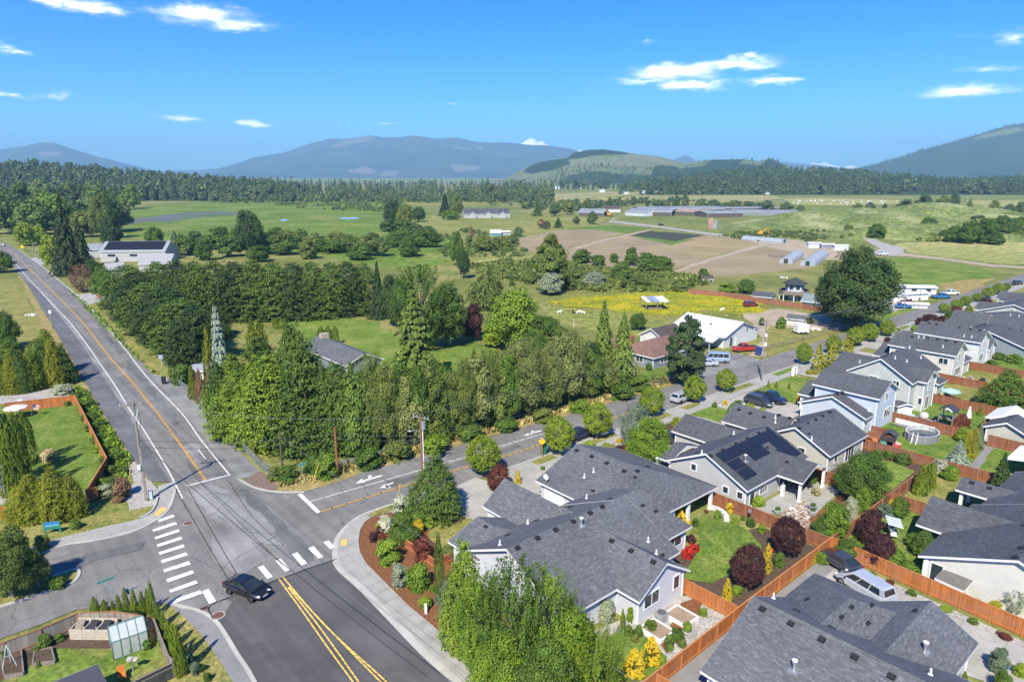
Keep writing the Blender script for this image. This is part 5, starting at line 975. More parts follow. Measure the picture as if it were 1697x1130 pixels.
h = House('metal_building', 'long white metal building with a pale gabled roof and slate trim', ab0=(133, 83), wall=WALLM, roof=METALR, trim=plain('slate_trim', (.33, .38, .42), .5), cat='building'); h.block(126.3, 140.3, 76.4, 91, 2.5, 4.95, 'b'); h.block(122.5, 127, 77, 88, 2.0, 2.7, 'b', walls=False); h.done()
h.window('-b', 76.85, 129.3, .05, .9, 2.0, 1, 'door'); h.window('-b', 76.85, 131, .05, 1.0, 2.1, 1, 'door', PANEL); h.window('-b', 76.85, 135.5, 2.6, .5, .7, 1); h.vents([(1178, 537)])
for b in (78, 82, 86): h.post(122.9, b, 1.9, .1)
# simple buildings placed by their front foot line
def along(name, label, x0, y0_, x1, y1_, depth, ytop_e, ytop_r, roof, wall, cat='building', group=None, ax='a', trim=WHITE, walls=True, ends='gg', extra=None, zmin=1.6):
 p = G(x0, y0_); q = G(x1, y1_); d = q-p; n = d.length; rz = math.atan2(d.y, d.x)
 ze = max(zmin, TOPZ(x0, y0_, ytop_e)); zr = max(ze+.4, CH-(p.y+depth*.5*math.cos(rz))*(F*sp+(ytop_r-565)*cp)/(F*cp-(ytop_r-565)*sp))
 h = House(name, label, p, rz, roof, wall, trim, cat, None, group); h.block(-.4, n+.4, -.4, depth+.4, ze, zr, ax, ends, .4, walls)
 if extra: extra(h, n, depth, ze)
 return h.done()
SOLR = plain('solar_roof', (.03, .034, .045), .3, .5)
b = along('solar_barn', 'grey barn with a dark solar array covering its roof beside the tall dark fir', 168, 434, 275, 433, 13, 417, 400, plain('barn_roof', (.24, .26, .28), .6), WALLG, 'barn')
for u_ in (9, 27, 45): MB().box(-1.5, 1.5, -.08, .02, 0, 1.0).build('window', GLASS, b.wall, (u_*.5, 0, 2.2))
_l = b.bl[0]; _s = (_l[5]-_l[4])/(_l[8]-_l[2]); sp_ = MB()
for k in range(2): sp_.poly([(1.2, .6, _l[4]+_s*1.0+.12), (_l[1]-1.6, .6, _l[4]+_s*1.0+.12), (_l[1]-1.6, 6.2, _l[4]+_s*6.6+.12), (1.2, 6.2, _l[4]+_s*6.6+.12)][::1 if k == 0 else -1])
sp_.build('solar_panel', SOLR, b.roof)
along('grey_roof_house', 'pale grey roofed house in front of the solar barn', 232, 451, 283, 450, 10, 438, 421, plain('light_grey_roof', (.27, .27, .28), .7), WALLG, 'house')
along('grey_roof_house', 'small pale roof peeping over the conifers below the solar barn', 180, 462, 208, 460, 9, 447, 436, plain('light_grey_roof_2', (.3, .3, .3), .7), WALLG, 'house')
along('white_house', 'white and grey house between the dark fir and the solar barn', 147, 428, 170, 427, 9, 414, 404, ZINC, WALLG, 'house')
b = along('far_house', 'large grey gabled house on the meadow rise left of the twin power poles', 770, 362, 845, 361, 16, 355, 346, SHING2, WALLG, 'house', extra=lambda h, n, d, ze: [h.block(n*k-3.5, n*k+3.5, -3, 9, ze-.6, ze+2, 'b') for k in (.16, .5, .82)])
along('blue_shed', 'small teal shed with a white roof on the meadow', 813, 391, 830, 391, 5, 386, 381, METALR, plain('teal_wall', (.10, .24, .28), .7), 'shed'); along('white_camper', 'white camper parked beside the small teal shed', 832, 390, 846, 389, 3, 385, 383, WHITE, WHITE, 'camper', zmin=1.2)
RUST = plain('rusty_roof', (.34, .22, .16), .8, .2, 0, .3, .4); OPEN = plain('dark_barn_wall', (.10, .085, .07), .9)
for (nm, lab, q, dp, e, r_, rf, wl) in (('barn', 'grey roofed farm building at the left end of the dairy sheds', (958, 358, 1000, 359), 18, 352, 345.5, ZINC, OPEN), ('barn', 'weathered dark gabled barn behind the left farm building', (1002, 352, 1028, 352), 16, 347, 341, SHINGB, WALLM), ('barn', 'white gable ended barn at the near end of the dairy sheds', (1036, 357, 1068, 359), 20, 351, 345, ZINC, WALLM),
 ('dairy_shed', 'long zinc roofed dairy shed running across the farm rise', (1062, 352, 1200, 351), 30, 347, 342.5, ZINC, OPEN), ('dairy_shed', 'rust roofed dairy shed standing before the long zinc roof', (1118, 357, 1172, 359), 26, 350, 346.5, RUST, OPEN), ('dairy_shed', 'middle dairy shed with a dark open side left of the rusty roof', (1068, 358, 1112, 359), 20, 351, 346, ZINC, OPEN),
 ('dairy_shed', 'open dairy shed with a low grey roof just above the silo', (1172, 361, 1232, 360), 24, 353.5, 349, ZINC, OPEN), ('dairy_shed', 'longest zinc roofed dairy shed at the right end of the farm', (1212, 356, 1322, 358), 26, 350.5, 346.5, ZINC, WALLT), ('dairy_shed', 'far zinc roof edge showing behind the longest dairy shed', (1190, 350, 1290, 349), 22, 346.5, 343, ZINC, OPEN)):
 along(nm, lab, *q, dp, e, r_, rf, wl, 'barn', 'farm sheds on the rise', zmin=3)
PLAST = plain('greenhouse_plastic', (.30, .325, .35), .4, .4, 0, .08, .5)
def hoop(lab, x0, y0_, x1, y1_, wid, hgt, mat=PLAST, group='hoop greenhouses by the ploughed field'):
 p = G(x0, y0_); q = G(x1, y1_); d = q-p; n = d.length; t = thing('hoop_greenhouse', lab, 'greenhouse', p, math.atan2(d.y, d.x), group); mb = MB(); K = 10; rb = MB()
 pr = [(wid/2*math.cos(math.pi*i/K), hgt*math.sin(math.pi*i/K)**.8) for i in range(K+1)]
 for i in range(K): mb.poly([(0, pr[i][0], pr[i][1]), (n, pr[i][0], pr[i][1]), (n, pr[i+1][0], pr[i+1][1]), (0, pr[i+1][0], pr[i+1][1])][::-1])
 mb.poly([(0, a, z) for a, z in pr]); mb.poly([(n, a, z) for a, z in pr][::-1])
 for k in range(int(n/3)+1): rb.tube([(min(k*3, n), a*1.01, z*1.01) for a, z in pr], .05, 4)
 mb.build('cover', mat, t); rb.build('hoop_frame', STEEL, t); MB().box(-.06, 0, -.8, .8, 0, 2).build('door', GLASS, t)
hoop('left hoop greenhouse of the clear pair behind the big maple', 1302, 437, 1322, 424, 5.6, 2.5); hoop('right hoop greenhouse of the clear pair behind the big maple', 1338, 441, 1362, 424, 6, 2.6); hoop('long low white hoop greenhouse at the edge of the ploughed field', 1300, 403, 1234, 397, 6, 2.3)
# octagonal tower house
p = G(1315, 497); t = thing('round_tower_house', 'octagonal two tier tower house with a wrap-around deck beside the orange fence', 'house', p)
o8 = lambda r, z: [(r*math.cos(math.pi/8+k*math.pi/4), r*math.sin(math.pi/8+k*math.pi/4), z) for k in range(8)]
def ring8(m, r0, z0, r1, z1_):
 a, b_ = o8(r0, z0), o8(r1, z1_)
 for k in range(8): m.poly([a[k], a[(k+1) % 8], b_[(k+1) % 8], b_[k]])
m = MB(); ring8(m, 1.6, 0, 1.6, 2.2); ring8(m, 2.6, 2.2, 2.6, 5.2); wl_ = m.build('wall', WALLW, t); m = MB(); ring8(m, 3.6, 5.1, .05, 6.7); ring8(m, 3.6, 5.0, 3.6, 5.1); m.build('roof', SHING2, t); m = MB(); ring8(m, 4.3, 2.0, 4.3, 2.2); m.poly(o8(4.3, 2.2)); ring8(m, 4.3, 2.2, 4.25, 3.1); ring8(m, 4.25, 3.1, 4.15, 3.1); m.build('deck', WOOD, t)
for k in range(8): a = math.pi/8+k*math.pi/4; MB().cyl(4*math.cos(a), 4*math.sin(a), 0, 2.0, .14, 8).build('post', WHITE, t)
for k in range(8):
 a = k*math.pi/4; MB().box(-.06, .06, -.55, .55, 0, 1.2).build('window', GLASS, wl_, (2.42*math.cos(a), 2.42*math.sin(a), 3.4), a)
along('garden_shed', 'pale garden shed with a dark roof behind the long brown fence', 1246, 499, 1277, 502, 5, 491, 482, SHING2, WALLW, 'shed'); along('blue_shed', 'slate blue shed half hidden by the big maple', 1328, 508, 1356, 511, 7, 500, 486, plain('grey_green_roof', (.17, .20, .20), .8), plain('blue_wall', (.09, .15, .20), .7), 'shed')
b = along('mobile_home', 'long pale grey mobile home with a row of square windows behind the big maple', 1462, 489, 1550, 491, 5, 475, 471, METALR, WALLW, 'house')
for u_ in (4, 9, 13): MB().box(-.7, .7, -.08, .02, 0, 1.1).build('window', GLASS, b.wall, (u_, 0, 1.2))
along('carport', 'white awning roof beside the long mobile home', 1455, 499, 1500, 503, 6, 487, 481, METALR, WHITE, 'carport', walls=True); b = along('white_trailer', 'white box trailer parked in front of the mobile home', 1502, 499, 1537, 497, 2.6, 487, 485, METALR, WHITE, 'trailer')
for u_ in (1.5, 4.6): MB().tube([(u_, -.2, .35), (u_, .2, .35)], .35, 12).build('wheel', BLACK, b.t)
along('white_wall_panel', 'low white wall panel beside the side road entrance', 1496, 511, 1536, 512, .4, 503, 502, WHITE, WHITE, 'wall', zmin=1.2)
# field shelter on posts in the flower meadow
p = G(1070, 515); q = G(1108, 514); d = q-p; t = thing('field_shelter', 'open shelter with a striped metal roof on posts in the yellow flower meadow', 'shelter', p, math.atan2(d.y, d.x)); n = d.length
for i in range(5): MB().poly([(n*i/5, -.5, 2.4), (n*(i+1)/5, -.5, 2.4), (n*(i+1)/5, 5, 3.1), (n*i/5, 5, 3.1)]).poly([(n*i/5, 5, 3.05), (n*(i+1)/5, 5, 3.05), (n*(i+1)/5, -.5, 2.35), (n*i/5, -.5, 2.35)]).build('roof_sheet', [METALR, ZINC, plain('blue_sheet', (.22, .30, .42), .5), METALR, plain('pale_sheet', (.62, .60, .55), .5)][i], t)
for x_, y_, z_ in ((.1, 0, 2.35), (n/2, 0, 2.35), (n-.1, 0, 2.35), (.1, 4.6, 2.95), (n-.1, 4.6, 2.95)): MB().box(x_-.1, x_+.1, y_-.1, y_+.1, 0, z_).build('post', WOOD, t)
MB().box(1, n-1.5, 1, 3.4, .2, .9).build('feed_trough', WOOD, t)
# silos
for (x, y, yt, r, mt, lab) in ((1178, 379, 361, 2.6, RUST, 'rust brown farm silo left of the pale one below the dairy sheds'), (1184, 379, 365, 2.4, STEEL, 'pale steel farm silo right of the rusty one below the dairy sheds')):
 hz = TOPZ(x, y, yt); t = thing('silo', lab, 'silo', G(x, y), 0, 'farm silos'); MB().cyl(0, 0, 0, hz*.8, r, 20).build('tank', mt, t); MB().tube([(0, 0, hz*.8), (0, 0, hz)], [r, .25], 20).build('cap', mt, t)
# ------------------------------------------------------------------ fences
def fence(name, label, pts, h=1.5, mat=CEDAR, pmat=CEDARP, sp=2.4, z=0.0, group=None, rail=True):
 pts = [Vector(p[:2]) for p in pts]; t = thing(name, label, 'fence', (pts[0].x, pts[0].y, z), 0, group); o = pts[0]
 for a, b in zip(pts, pts[1:]):
  d = b-a; n = max(1, round(d.length/sp)); e = d.normalized(); nm = Vector((-e.y, e.x)); m = MB(); rl = MB()
  def obox(mb, s0, s1, w0, w1, z0, z1_):
   c = [a-o+e*s0+nm*w0, a-o+e*s1+nm*w0, a-o+e*s1+nm*w1, a-o+e*s0+nm*w1]; mb.prism([(q.x, q.y) for q in c], z0, z1_, bottom=True)
  obox(m, 0, d.length, -.02, .02, .05, h); pn = m.build('board_panel', mat, t)
  obox(rl, 0, d.length, -.06, .06, h, h+.04); obox(rl, 0, d.length, -.055, -.021, .25, .34); obox(rl, 0, d.length, .021, .055, h-.35, h-.26); rl.build('rail', pmat, pn)
  for k in range(n+1):
   if k == n and b is not pts[-1]: continue
   pm = MB(); s = d.length*k/n; obox(pm, s-.055, s+.055, -.075, .075, 0, h+.03); pm.build('post', pmat, t)
 return t
fence('cedar_fence', 'long orange cedar fence running from the bottom edge behind the corner house', [L(33.5, 24.75), L(48, 25.0), L(63.2, 25.05)], 1.55)
fence('cedar_fence', 'orange cedar fence along the pale driveway with the parked cars', [L(63.3, 25.0), L(62.1, 9.1), L(61, -6)], 1.55)
fence('cedar_fence', 'short orange cedar fence closing the side garden below the white gable', [L(46.46, 31), L(46.46, 25.15)], 1.5)
fence('cedar_fence', 'lowest orange fence stub at the bottom edge beside the annex roof', [L(35.1, 24.6), L(35.2, 22.9)], 1.5)
fence('garden_fence', 'red brown fence between the corner house lawn and the solar panel house', [L(63.1, 41), L(63.1, 25.15)], 1.5, REDW, REDP)
fence('garden_fence', 'red brown fence along the back line behind the purple trees', [L(63.35, 25.1), L(78.1, 25.1)], 1.5, REDW, REDP)
fence('garden_fence', 'red brown back fence beside the three clipped arborvitae', [L(78.15, 25.12), L(92.2, 25.15)], 1.5, REDW, REDP)
fence('garden_fence', 'red brown side fence under the wall of the beige house', [L(78.1, 37), L(78.1, 25.2)], 1.5, REDW, REDP)
fence('garden_fence', 'red brown fence left of the dark roof with the patio', [L(78.1, 24.95), L(78.1, 18)], 1.5, REDW, REDP)
fence('garden_fence', 'red brown fence between the pool garden and the curved lawn', [L(92.3, 36), L(92.3, 25.25)], 1.5, REDW, REDP)
fence('garden_fence', 'red brown fence behind the white flowering shrub', [L(92.3, 25.05), L(92.8, 18.5)], 1.5, REDW, REDP)
fence('garden_fence', 'red brown fence behind the round pool', [L(106.6, 37), L(106.6, 25.3)], 1.5, REDW, REDP)
fence('garden_fence', 'red brown fence above the playhouse with the slide', [L(121, 36), L(121, 25.3)], 1.5, REDW, REDP)
fence('garden_fence', 'red brown fence behind the blue patio umbrella', [L(134.9, 40), L(134.9, 26)], 1.5, REDW, REDP)
fence('garden_fence', 'red brown fence beyond the basketball hoop lawn', [L(148.1, 38.5), L(148.1, 24)], 1.5, REDW, REDP)
fence('garden_fence', 'red brown fence beside the tan garden garage', [L(106.4, 23.3), L(106.4, 14)], 1.6, REDW, REDP)
fence('garden_fence', 'red brown fence behind the white canopy tent', [L(110, 25.2), L(122, 25.2)], 1.5, REDW, REDP)
fence('grey_gate_panel', 'plain grey fence panel beside the paved path and dark fir', [L(92.7, 18.4), L(94, 16.2)], 1.7, plain('grey_panel', (.42, .43, .42), .7), STEEL)
fence('grey_fence', 'dark grey fence between the clipped gold conifers and the tan garage', [L(101, 23.6), L(107, 24.4)], 1.7, plain('dark_grey_fence', (.16, .18, .19), .7), STEEL)
fence('cedar_fence', 'bright orange fence round the left lawn beside the ivy bank', [L(6.6, 127.6), L(15.5, 125), L(13.9, 93.5), L(10.5, 85.4)], 1.6)
fence('cedar_fence', 'orange fence scrap glimpsed right of the golden conifer', [L(10.2, 85.2), L(11.2, 85.0)], 1.5); fence('cedar_fence', 'orange fence scrap at the left edge below the golden conifer', [L(-3, 88), L(3.5, 86.2)], 1.5)
fence('weathered_fence', 'weathered grey board fence along the left side street in front of the compost bins', [L(-2, 59.5), L(2.7, 59.55), L(5.25, 59.95), L(7.6, 58.2), L(9.1, 56.2), L(9.7, 55.1)], 1.4, GREYB, plain('fence_brown', (.28, .13, .06), .8), 2.2)
fence('weathered_fence', 'weathered grey fence beside the row of small arborvitae near the crosswalk', [L(9.75, 55), L(9.4, 49.7), L(9.5, 48.9)], 1.4, GREYB, WOOD, 2.2)
fence('dark_fence', 'dark mossy plank fence at the bottom left near the orange chair', [L(9.45, 48.8), L(6.5, 48.5), L(5, 47.6)], 1.3, board_mat('dark_boards', (.06, .06, .055)), WOOD, 2.2)
fence('red_fence', 'short red fence with a step beside the round shrubs on the mulch', px(672, 908, 722, 944), 1.0, board_mat('red_boards', (.30, .09, .045)), CEDARP, 2); fence('red_fence', 'red fence return beside the weeping conifer', px(722, 944, 752, 930), 1.0, board_mat('red_boards_2', (.26, .08, .04)), CEDARP, 2)
fence('pasture_fence', 'long reddish board fence along the far side of the flower meadow', px(1140, 487, 1200, 492, 1270, 504, 1330, 512), 1.5, board_mat('pasture_boards', (.28, .12, .07)), REDP, 3); fence('pasture_fence', 'reddish board fence below the blue shed and the big maple', px(1330, 512, 1380, 521), 1.5, board_mat('pasture_boards_2', (.26, .11, .06)), REDP, 3)
CHAIN = NB('chain_link'); _p = CHAIN.pos(); _s = CHAIN.new('ShaderNodeSeparateXYZ', {0: _p}); _w = [CHAIN.math('LESS_THAN', CHAIN.math('FRACT', CHAIN.math('MULTIPLY', CHAIN.math(op, _s.outputs[2], CHAIN.math('MULTIPLY', CHAIN.math('ADD', _s.outputs[0], _s.outputs[1]), .8)), 9.0)), .3) for op in ('ADD', 'SUBTRACT')]
CHAIN.done((.32, .34, .35), .5, .4, .4); _tr = CHAIN.new('ShaderNodeBsdfTransparent'); _mx = CHAIN.new('ShaderNodeMixShader', {0: CHAIN.math('MAXIMUM', _w[0], _w[1])}); CHAIN.l.new(_tr.outputs[0], _mx.inputs[1]); CHAIN.l.new(CHAIN.b.outputs[0], _mx.inputs[2]); CHAIN.l.new(_mx.outputs[0], CHAIN.n['Material Output'].inputs[0]); CHAIN = CHAIN.mat
def wire_fence(label, pts, h=1.3, sp=2.6, mat=None, rails=1, name='chain_link_fence', pm_=STEEL):
 pts = [Vector(p[:2]) for p in pts]; o = pts[0]; t = thing(name, label, 'fence', (o.x, o.y, 0))
 for a, b in zip(pts, pts[1:]):
  d = b-a; n = max(1, round(d.length/sp)); A, B = a-o, b-o
  if mat: MB().poly([(A.x, A.y, .03), (B.x, B.y, .03), (B.x, B.y, h), (A.x, A.y, h)]).build('mesh_panel', mat, t)
  for k in range(rails): z = h*(1-k*.38); MB().tube([(A.x, A.y, z), (B.x, B.y, z)], .03 if mat else .055, 6).build('rail', pm_, t)
  for k in range(n+1):
   q = A+(B-A)*k/n; MB().cyl(q.x, q.y, 0, h+.05, .035 if mat else .07, 7).build('post', pm_, t)
wire_fence('chain link fence along the paved shoulder below the tall conifers', px(297, 640, 320, 658, 348, 690, 376, 722, 402, 746, 432, 777, 452, 790), 1.3, 2.6, CHAIN)
wire_fence('chain link fence half buried in grass beneath the roadside woods', px(555, 780, 600, 770, 640, 757, 700, 742), 1.2, 3, CHAIN)
wire_fence('grey rail fence in the grass in front of the dark pine', px(1075, 640, 1095, 641, 1120, 628), 1.1, 2.5, None, 3, 'rail_fence', WOOD)
wire_fence('thin wire fence along the pasture edge beside the street trees', px(1268, 582, 1330, 566, 1400, 548, 1440, 538), 1.1, 4, None, 2, 'rail_fence', WOOD)
# ------------------------------------------------------------------ utility poles and wires
CERAM = plain('insulator', (.45, .46, .48), .3, .5, 0, .1); WIREM = plain('wire_black', (.035, .035, .04), .6, .3); WIREG = plain('wire_grey', (.16, .165, .17), .5, .4, .3)
def pole(label, x, y, yt, mat=POLEW, arm=None, arm_ang=0.0, r=.16, extra=None, hz=None):
 p = G(x, y); hz = hz or TOPZ(x, y, yt); t = thing('utility_pole', label, 'utility pole', p); MB().tube([(0, 0, 0), (0, 0, hz)], [r, r*.68], 10).build('pole', mat, t); tips = []
 if arm:
  ca, sa = math.cos(arm_ang), math.sin(arm_ang); m = MB().tf(Matrix.Translation((0, 0, hz-.55)) @ Matrix.Rotation(arm_ang, 4, 'Z')); m.box(-arm/2, arm/2, .10, .22, -.06, .07); ar = m.build('crossarm', WOOD, t)
  for u_ in (-arm/2+.12, -arm/4, arm/4, arm/2-.12):
   MB().cyl(u_*ca-.16*sa, u_*sa+.16*ca, hz-.48, hz-.25, .05, 8).build('insulator', CERAM, ar); tips.append(p+Vector((u_*ca-.16*sa, u_*sa+.16*ca, hz-.25)))
 if extra: extra(t, hz)
 return t, p, hz, tips
def ex1(t, hz):
 m = MB()
 for k in range(3): m.cyl(.28+.05*k, .2-.3*k, hz-1.6-.25*k, hz-1.1-.25*k, .1, 8)
 m.build('cutout', CERAM, t); MB().tube([(.2, .1, hz-1.2), (.55, .1, hz-2.0), (.45, 0, hz-3.2), (.17, 0, hz-3.6)], .025, 6).build('cable_loop', BLACK, t)
 MB().box(-.28, .02, -.38, -.12, 4.0, 4.5).build('meter_box', WHITE, t); MB().tube([(.15, -.1, 0), (.15, -.1, 6.5)], .05, 6).build('conduit', STEEL, t)
t1, P1, H1z, tip1 = pole('tall grey utility pole with a wide crossarm on the left corner of the junction', 243, 830, 664, POLEW, 2.9, .35, .17, ex1)
def ex2(t, hz):
 MB().cyl(.38, -.12, hz-1.9, hz-1.0, .26, 14).cyl(.38, -.12, hz-1.0, hz-.92, .28, 14).build('transformer', STEEL, t); MB().tube([(0, 0, hz-2.3), (-.6, -.25, hz-2.0), (-1.1, -.45, hz-1.95)], .04, 7).build('lamp_arm', STEEL, t); MB().ball((-1.25, -.5, hz-1.98), .3, .16, .1, 10, 6).build('lamp_head', STEEL, t)
 MB().tube([(.25, -.05, 0), (.25, -.05, hz-1.9)], .06, 7).build('conduit', WHITE, t)
t2, P2, H2z, tip2 = pole('brown utility pole with a transformer and street lamp behind the small spruce', 699.5, 786.7, 686, POLEB, 2.4, -.5, .16, ex2)
t3, P3, H3z, _ = pole('bare reddish brown pole stub at the edge of the roadside woods', 560, 789, 707, plain('red_pole_wood', (.25, .10, .04), .9), r=.15); t4, P4, H4z, _ = pole('dark slim utility pole in the bushes by the gravel corner', 468.7, 784, 715, plain('dark_pole_wood', (.10, .085, .06), .9), r=.13)
t5, P5, H5z, _ = pole('short grey pole beside the side road below the two firs', 1050, 645, 594, POLEW, r=.12)
def ex6(t, hz): MB().tube([(0, 0, hz-2.2), (-1.5, .6, hz-1.7)], .05, 7).build('lamp_arm', STEEL, t); MB().ball((-1.7, .68, hz-1.72), .35, .18, .1, 10, 6).build('lamp_head', STEEL, t); MB().box(-.25, .25, -.3, -.1, hz-4.6, hz-4.0).box(-.2, .2, -.3, -.1, hz-2.9, hz-2.4).build('meter_box', WHITE, t)
t6, P6, H6z, tip6 = pole('tall pale utility pole beside the street trees opposite the metal building', 1262, 632, 531, POLEW, 1.8, -.5, .15, ex6)
t7, P7, H7z, tip7 = pole('tall pale utility pole farther up the side road by the plum tree', 1493, 551, 487, POLEW, 1.8, -.5, .15, lambda t, hz: MB().tube([(0, 0, hz-1.5), (-1.6, .6, hz-1.2)], .05, 6).build('lamp_arm', STEEL, t))
t8, P8, H8z, tip8 = pole('grey utility pole with a white sign plate on the left side of the main road', 88, 545, 503, POLEW, None, 0, .15, lambda t, hz: MB().box(-.3, .3, -.2, -.16, hz-2.4, hz-1.6).build('sign_plate', WHITE, t))
pole('slim pole beside the driveway entrance near the mobile home', 1521, 516, 481, POLEW, r=.1); pole('pole with yellow base at the far left edge of the main road', 8, 442, 402, POLEB, 1.6, .2, .14); pole('thin white flagpole in the pasture left of the two firs', 950, 575, 528, WHITE, r=.05); pole('slim pole in the field above the hoop greenhouses', 1386, 404, 385, POLEW, r=.12)
for x, yb, yt, lab in ((824, 361, 331, 'left pole of the twin power poles beside the far grey house'), (834, 361, 331, 'right pole of the twin power poles beside the far grey house'), (1172, 380, 358, 'thin pole left of the rusty silo'), (954, 335, 318, 'thin pole in the far fields left of the dairy sheds'), (1056, 342, 333, 'thin pole above the dairy sheds'), (1214, 346, 332, 'thin pole behind the longest dairy shed'), (56, 418, 397, 'short white post by the yellow road sign')):
 pole(lab, x, yb, yt, POLEW, 3 if 'twin' in lab else None, 0, .16)
def wire(label, a, b, sag=.6, r=.018, mat=None, group=None):
 a, b = Vector(a), Vector(b); m = MB(); pts = []
 for k in range(15):
  t = k/14; p = a.lerp(b, t); p.z -= sag*4*t*(1-t); pts.append(p-a)
 o = m.tube(pts, r, 5, cap=False).build('power_line', mat or WIREM, None, a); return props(o, label, 'wire', group)
up = lambda P, z: Vector((P.x, P.y, z))
PW0 = L(17.8, 28, 11.0)     # next pole toward the viewer, outside the picture
for k in (0, 1): wire('overhead wire from the tall grey corner pole down over the black car', tip1[k+1], PW0+Vector((-.9+.9*k, 0, 0)), .7, .012, WIREG, 'wires over the lower road')
for k in range(1): wire('thick dark cable from the tall grey corner pole down over the black car', up(P1, 7.6-k*.7), PW0+Vector((.2, 0, -2.4-k*.6)), .6, .03, None, None)
for k in range(3): wire('thin overhead wire from the corner pole up the main road to the next pole', tip1[k], up(P8, H8z-.2-.2*k), .9, .016, WIREG, 'wires up the main road')
for k in (0, 2): wire('thin overhead wire across the junction from the corner pole to the transformer pole', tip1[k], tip2[k], 1.1, .009, WIREG, 'wires across the junction')
for k in range(2): wire('dark cable across the junction between the corner pole and the bare stub', up(P1, 7.4-.8*k), up(P3, H3z-.8-.7*k), .7, .028, WIREM, 'cables across the junction')
for k in range(2): wire('dark cable from the bare stub to the transformer pole', up(P3, H3z-.8-.7*k), up(P2, 5.2-.6*k), .25, .028, WIREM, 'cables at the roadside woods')
for k in range(3): wire('thin overhead wire along the woods from the transformer pole to the pale street pole', tip2[k], tip6[k], 1.1, .011, WIREG, 'wires along the side road')
wire('dark cable along the woods from the transformer pole to the pale street pole', up(P2, 5.2), up(P6, 6), 1.0, .03, WIREM)
for k in range(3): wire('thin overhead wire between the two pale poles of the side road', tip6[k], tip7[k], 1.0, .018, WIREG, 'wires between the pale poles')
wire('slanting wire from the slim pole over the mulch bed to the lower right', up(P4, H4z-.5), G(1130, 1180, 5.2), .4, .018, WIREG)
for k in range(2): wire('guy wire from the transformer pole into the grass', up(P2, H2z-2.5), P2+Vector((-5.5-.8*k, 5, .1)), .02, .015, WIREG, 'guy wires')
# ------------------------------------------------------------------ signs, posts, bins
SIGNG = plain('sign_green', (.02, .22, .16), .45, .4, 0, .05); SIGNY = plain('sign_yellow', (.75, .42, .01), .5, .3, 0, .05); YEL = plain('yellow_plastic', (.58, .40, .08), .5, .3, 0, .06)
def street_sign(label, x, y, yt):
 p = G(x, y); hz = TOPZ(x, y, yt); t = thing('street_sign', label, 'street sign', p); MB().cyl(0, 0, 0, hz, .035, 8).build('post', STEEL, t)
 for k, (a, z, l_) in enumerate(((ROT+.1, hz-.32, .62), (ROT+math.pi/2, hz-.60, .5))):
  o = MB().box(-l_, l_, -.012, .012, 0, .24).build('sign_blade', SIGNG, t, (0, 0, z), a); q = MB()
  for sd_ in (-1, 1): q.box(-l_+.03, l_-.03, sd_*.013-.002, sd_*.013+.002, .015, .03).box(-l_+.03, l_-.03, sd_*.013-.002, sd_*.013+.002, .21, .225)
  q.build('border', WHITE, o)
 return t
street_sign('green street name sign beside the small arborvitae row on the left side street', 181, 1003, 958); street_sign('green street name sign at the grassy corner by the bushes', 503, 800, 766)
p = G(88, 884); t = thing('entrance_sign', 'painted blue and green sign board on dark posts under the golden conifer', 'sign', p, .25); hz = 2.0
for s_ in (-1.05, 1.05): MB().box(s_-.09, s_+.09, -.09, .09, 0, hz).build('post', SIGNG, t)
sg = NB('painted_landscape'); _z = sg.new('ShaderNodeSeparateXYZ', {0: sg.pos(True)}).outputs[2]; _nn = sg.noise(sg.pos(True), 3, 4); sg = sg.done(sg.ramp(sg.math('ADD', sg.math('MULTIPLY', _z, .75), sg.math('MULTIPLY', _nn, .25)), [(.25, (.02, .16, .13)), (.5, (.03, .20, .18)), (.62, (.25, .45, .55)), (.7, (.03, .16, .38)), (.9, (.03, .18, .42))]), .5, .3)
MB().box(-1.0, 1.0, -.05, .05, .0, 1.2).build('board', sg, t, (0, 0, .75)); t.scale = (.68,)*3
p = G(268.5, 607); t = thing('road_sign', 'small blue grey square sign on a post beside the hedge shadow', 'sign', p); MB().cyl(0, 0, 0, 2.2, .04, 8).build('post', WHITE, t); MB().box(-.45, .45, -.07, -.045, 1.5, 2.3).build('sign_plate', plain('blue_grey_plate', (.25, .32, .40), .5), t)
p = G(162.7, 498); t = thing('red_sign', 'small red sign at the gravel drive entrance', 'sign', p); MB().cyl(0, 0, 0, 1.7, .05, 8).build('post', plain('red_post', (.5, .03, .04), .5), t); MB().box(-.35, .35, -.05, -.02, 1.0, 1.8).build('sign_plate', plain('red_plate', (.65, .03, .05), .5), t)
p = G(38, 417); t = thing('road_sign', 'yellow diamond warning sign on the far bend of the main road', 'sign', p); MB().cyl(0, 0, 0, 2.6, .06, 8).build('post', STEEL, t); MB().tf(Matrix.Translation((0, -.08, 2.3)) @ Matrix.Rotation(math.pi/4, 4, 'Y')).box(-.7, .7, 0, .04, -.7, .7).build('sign_plate', SIGNY, t)
p = G(898, 759); t = thing('road_sign', 'yellow sign on an orange post beside the green bin', 'sign', p); MB().cyl(0, 0, 0, 2.4, .05, 8).build('post', plain('orange_post', (.55, .2, .04), .6), t); MB().tf(Matrix.Translation((0, -.08, 2.35)) @ Matrix.Rotation(math.pi/4, 4, 'Y')).box(-.33, .33, 0, .03, -.33, .33).build('sign_plate', SIGNY, t)
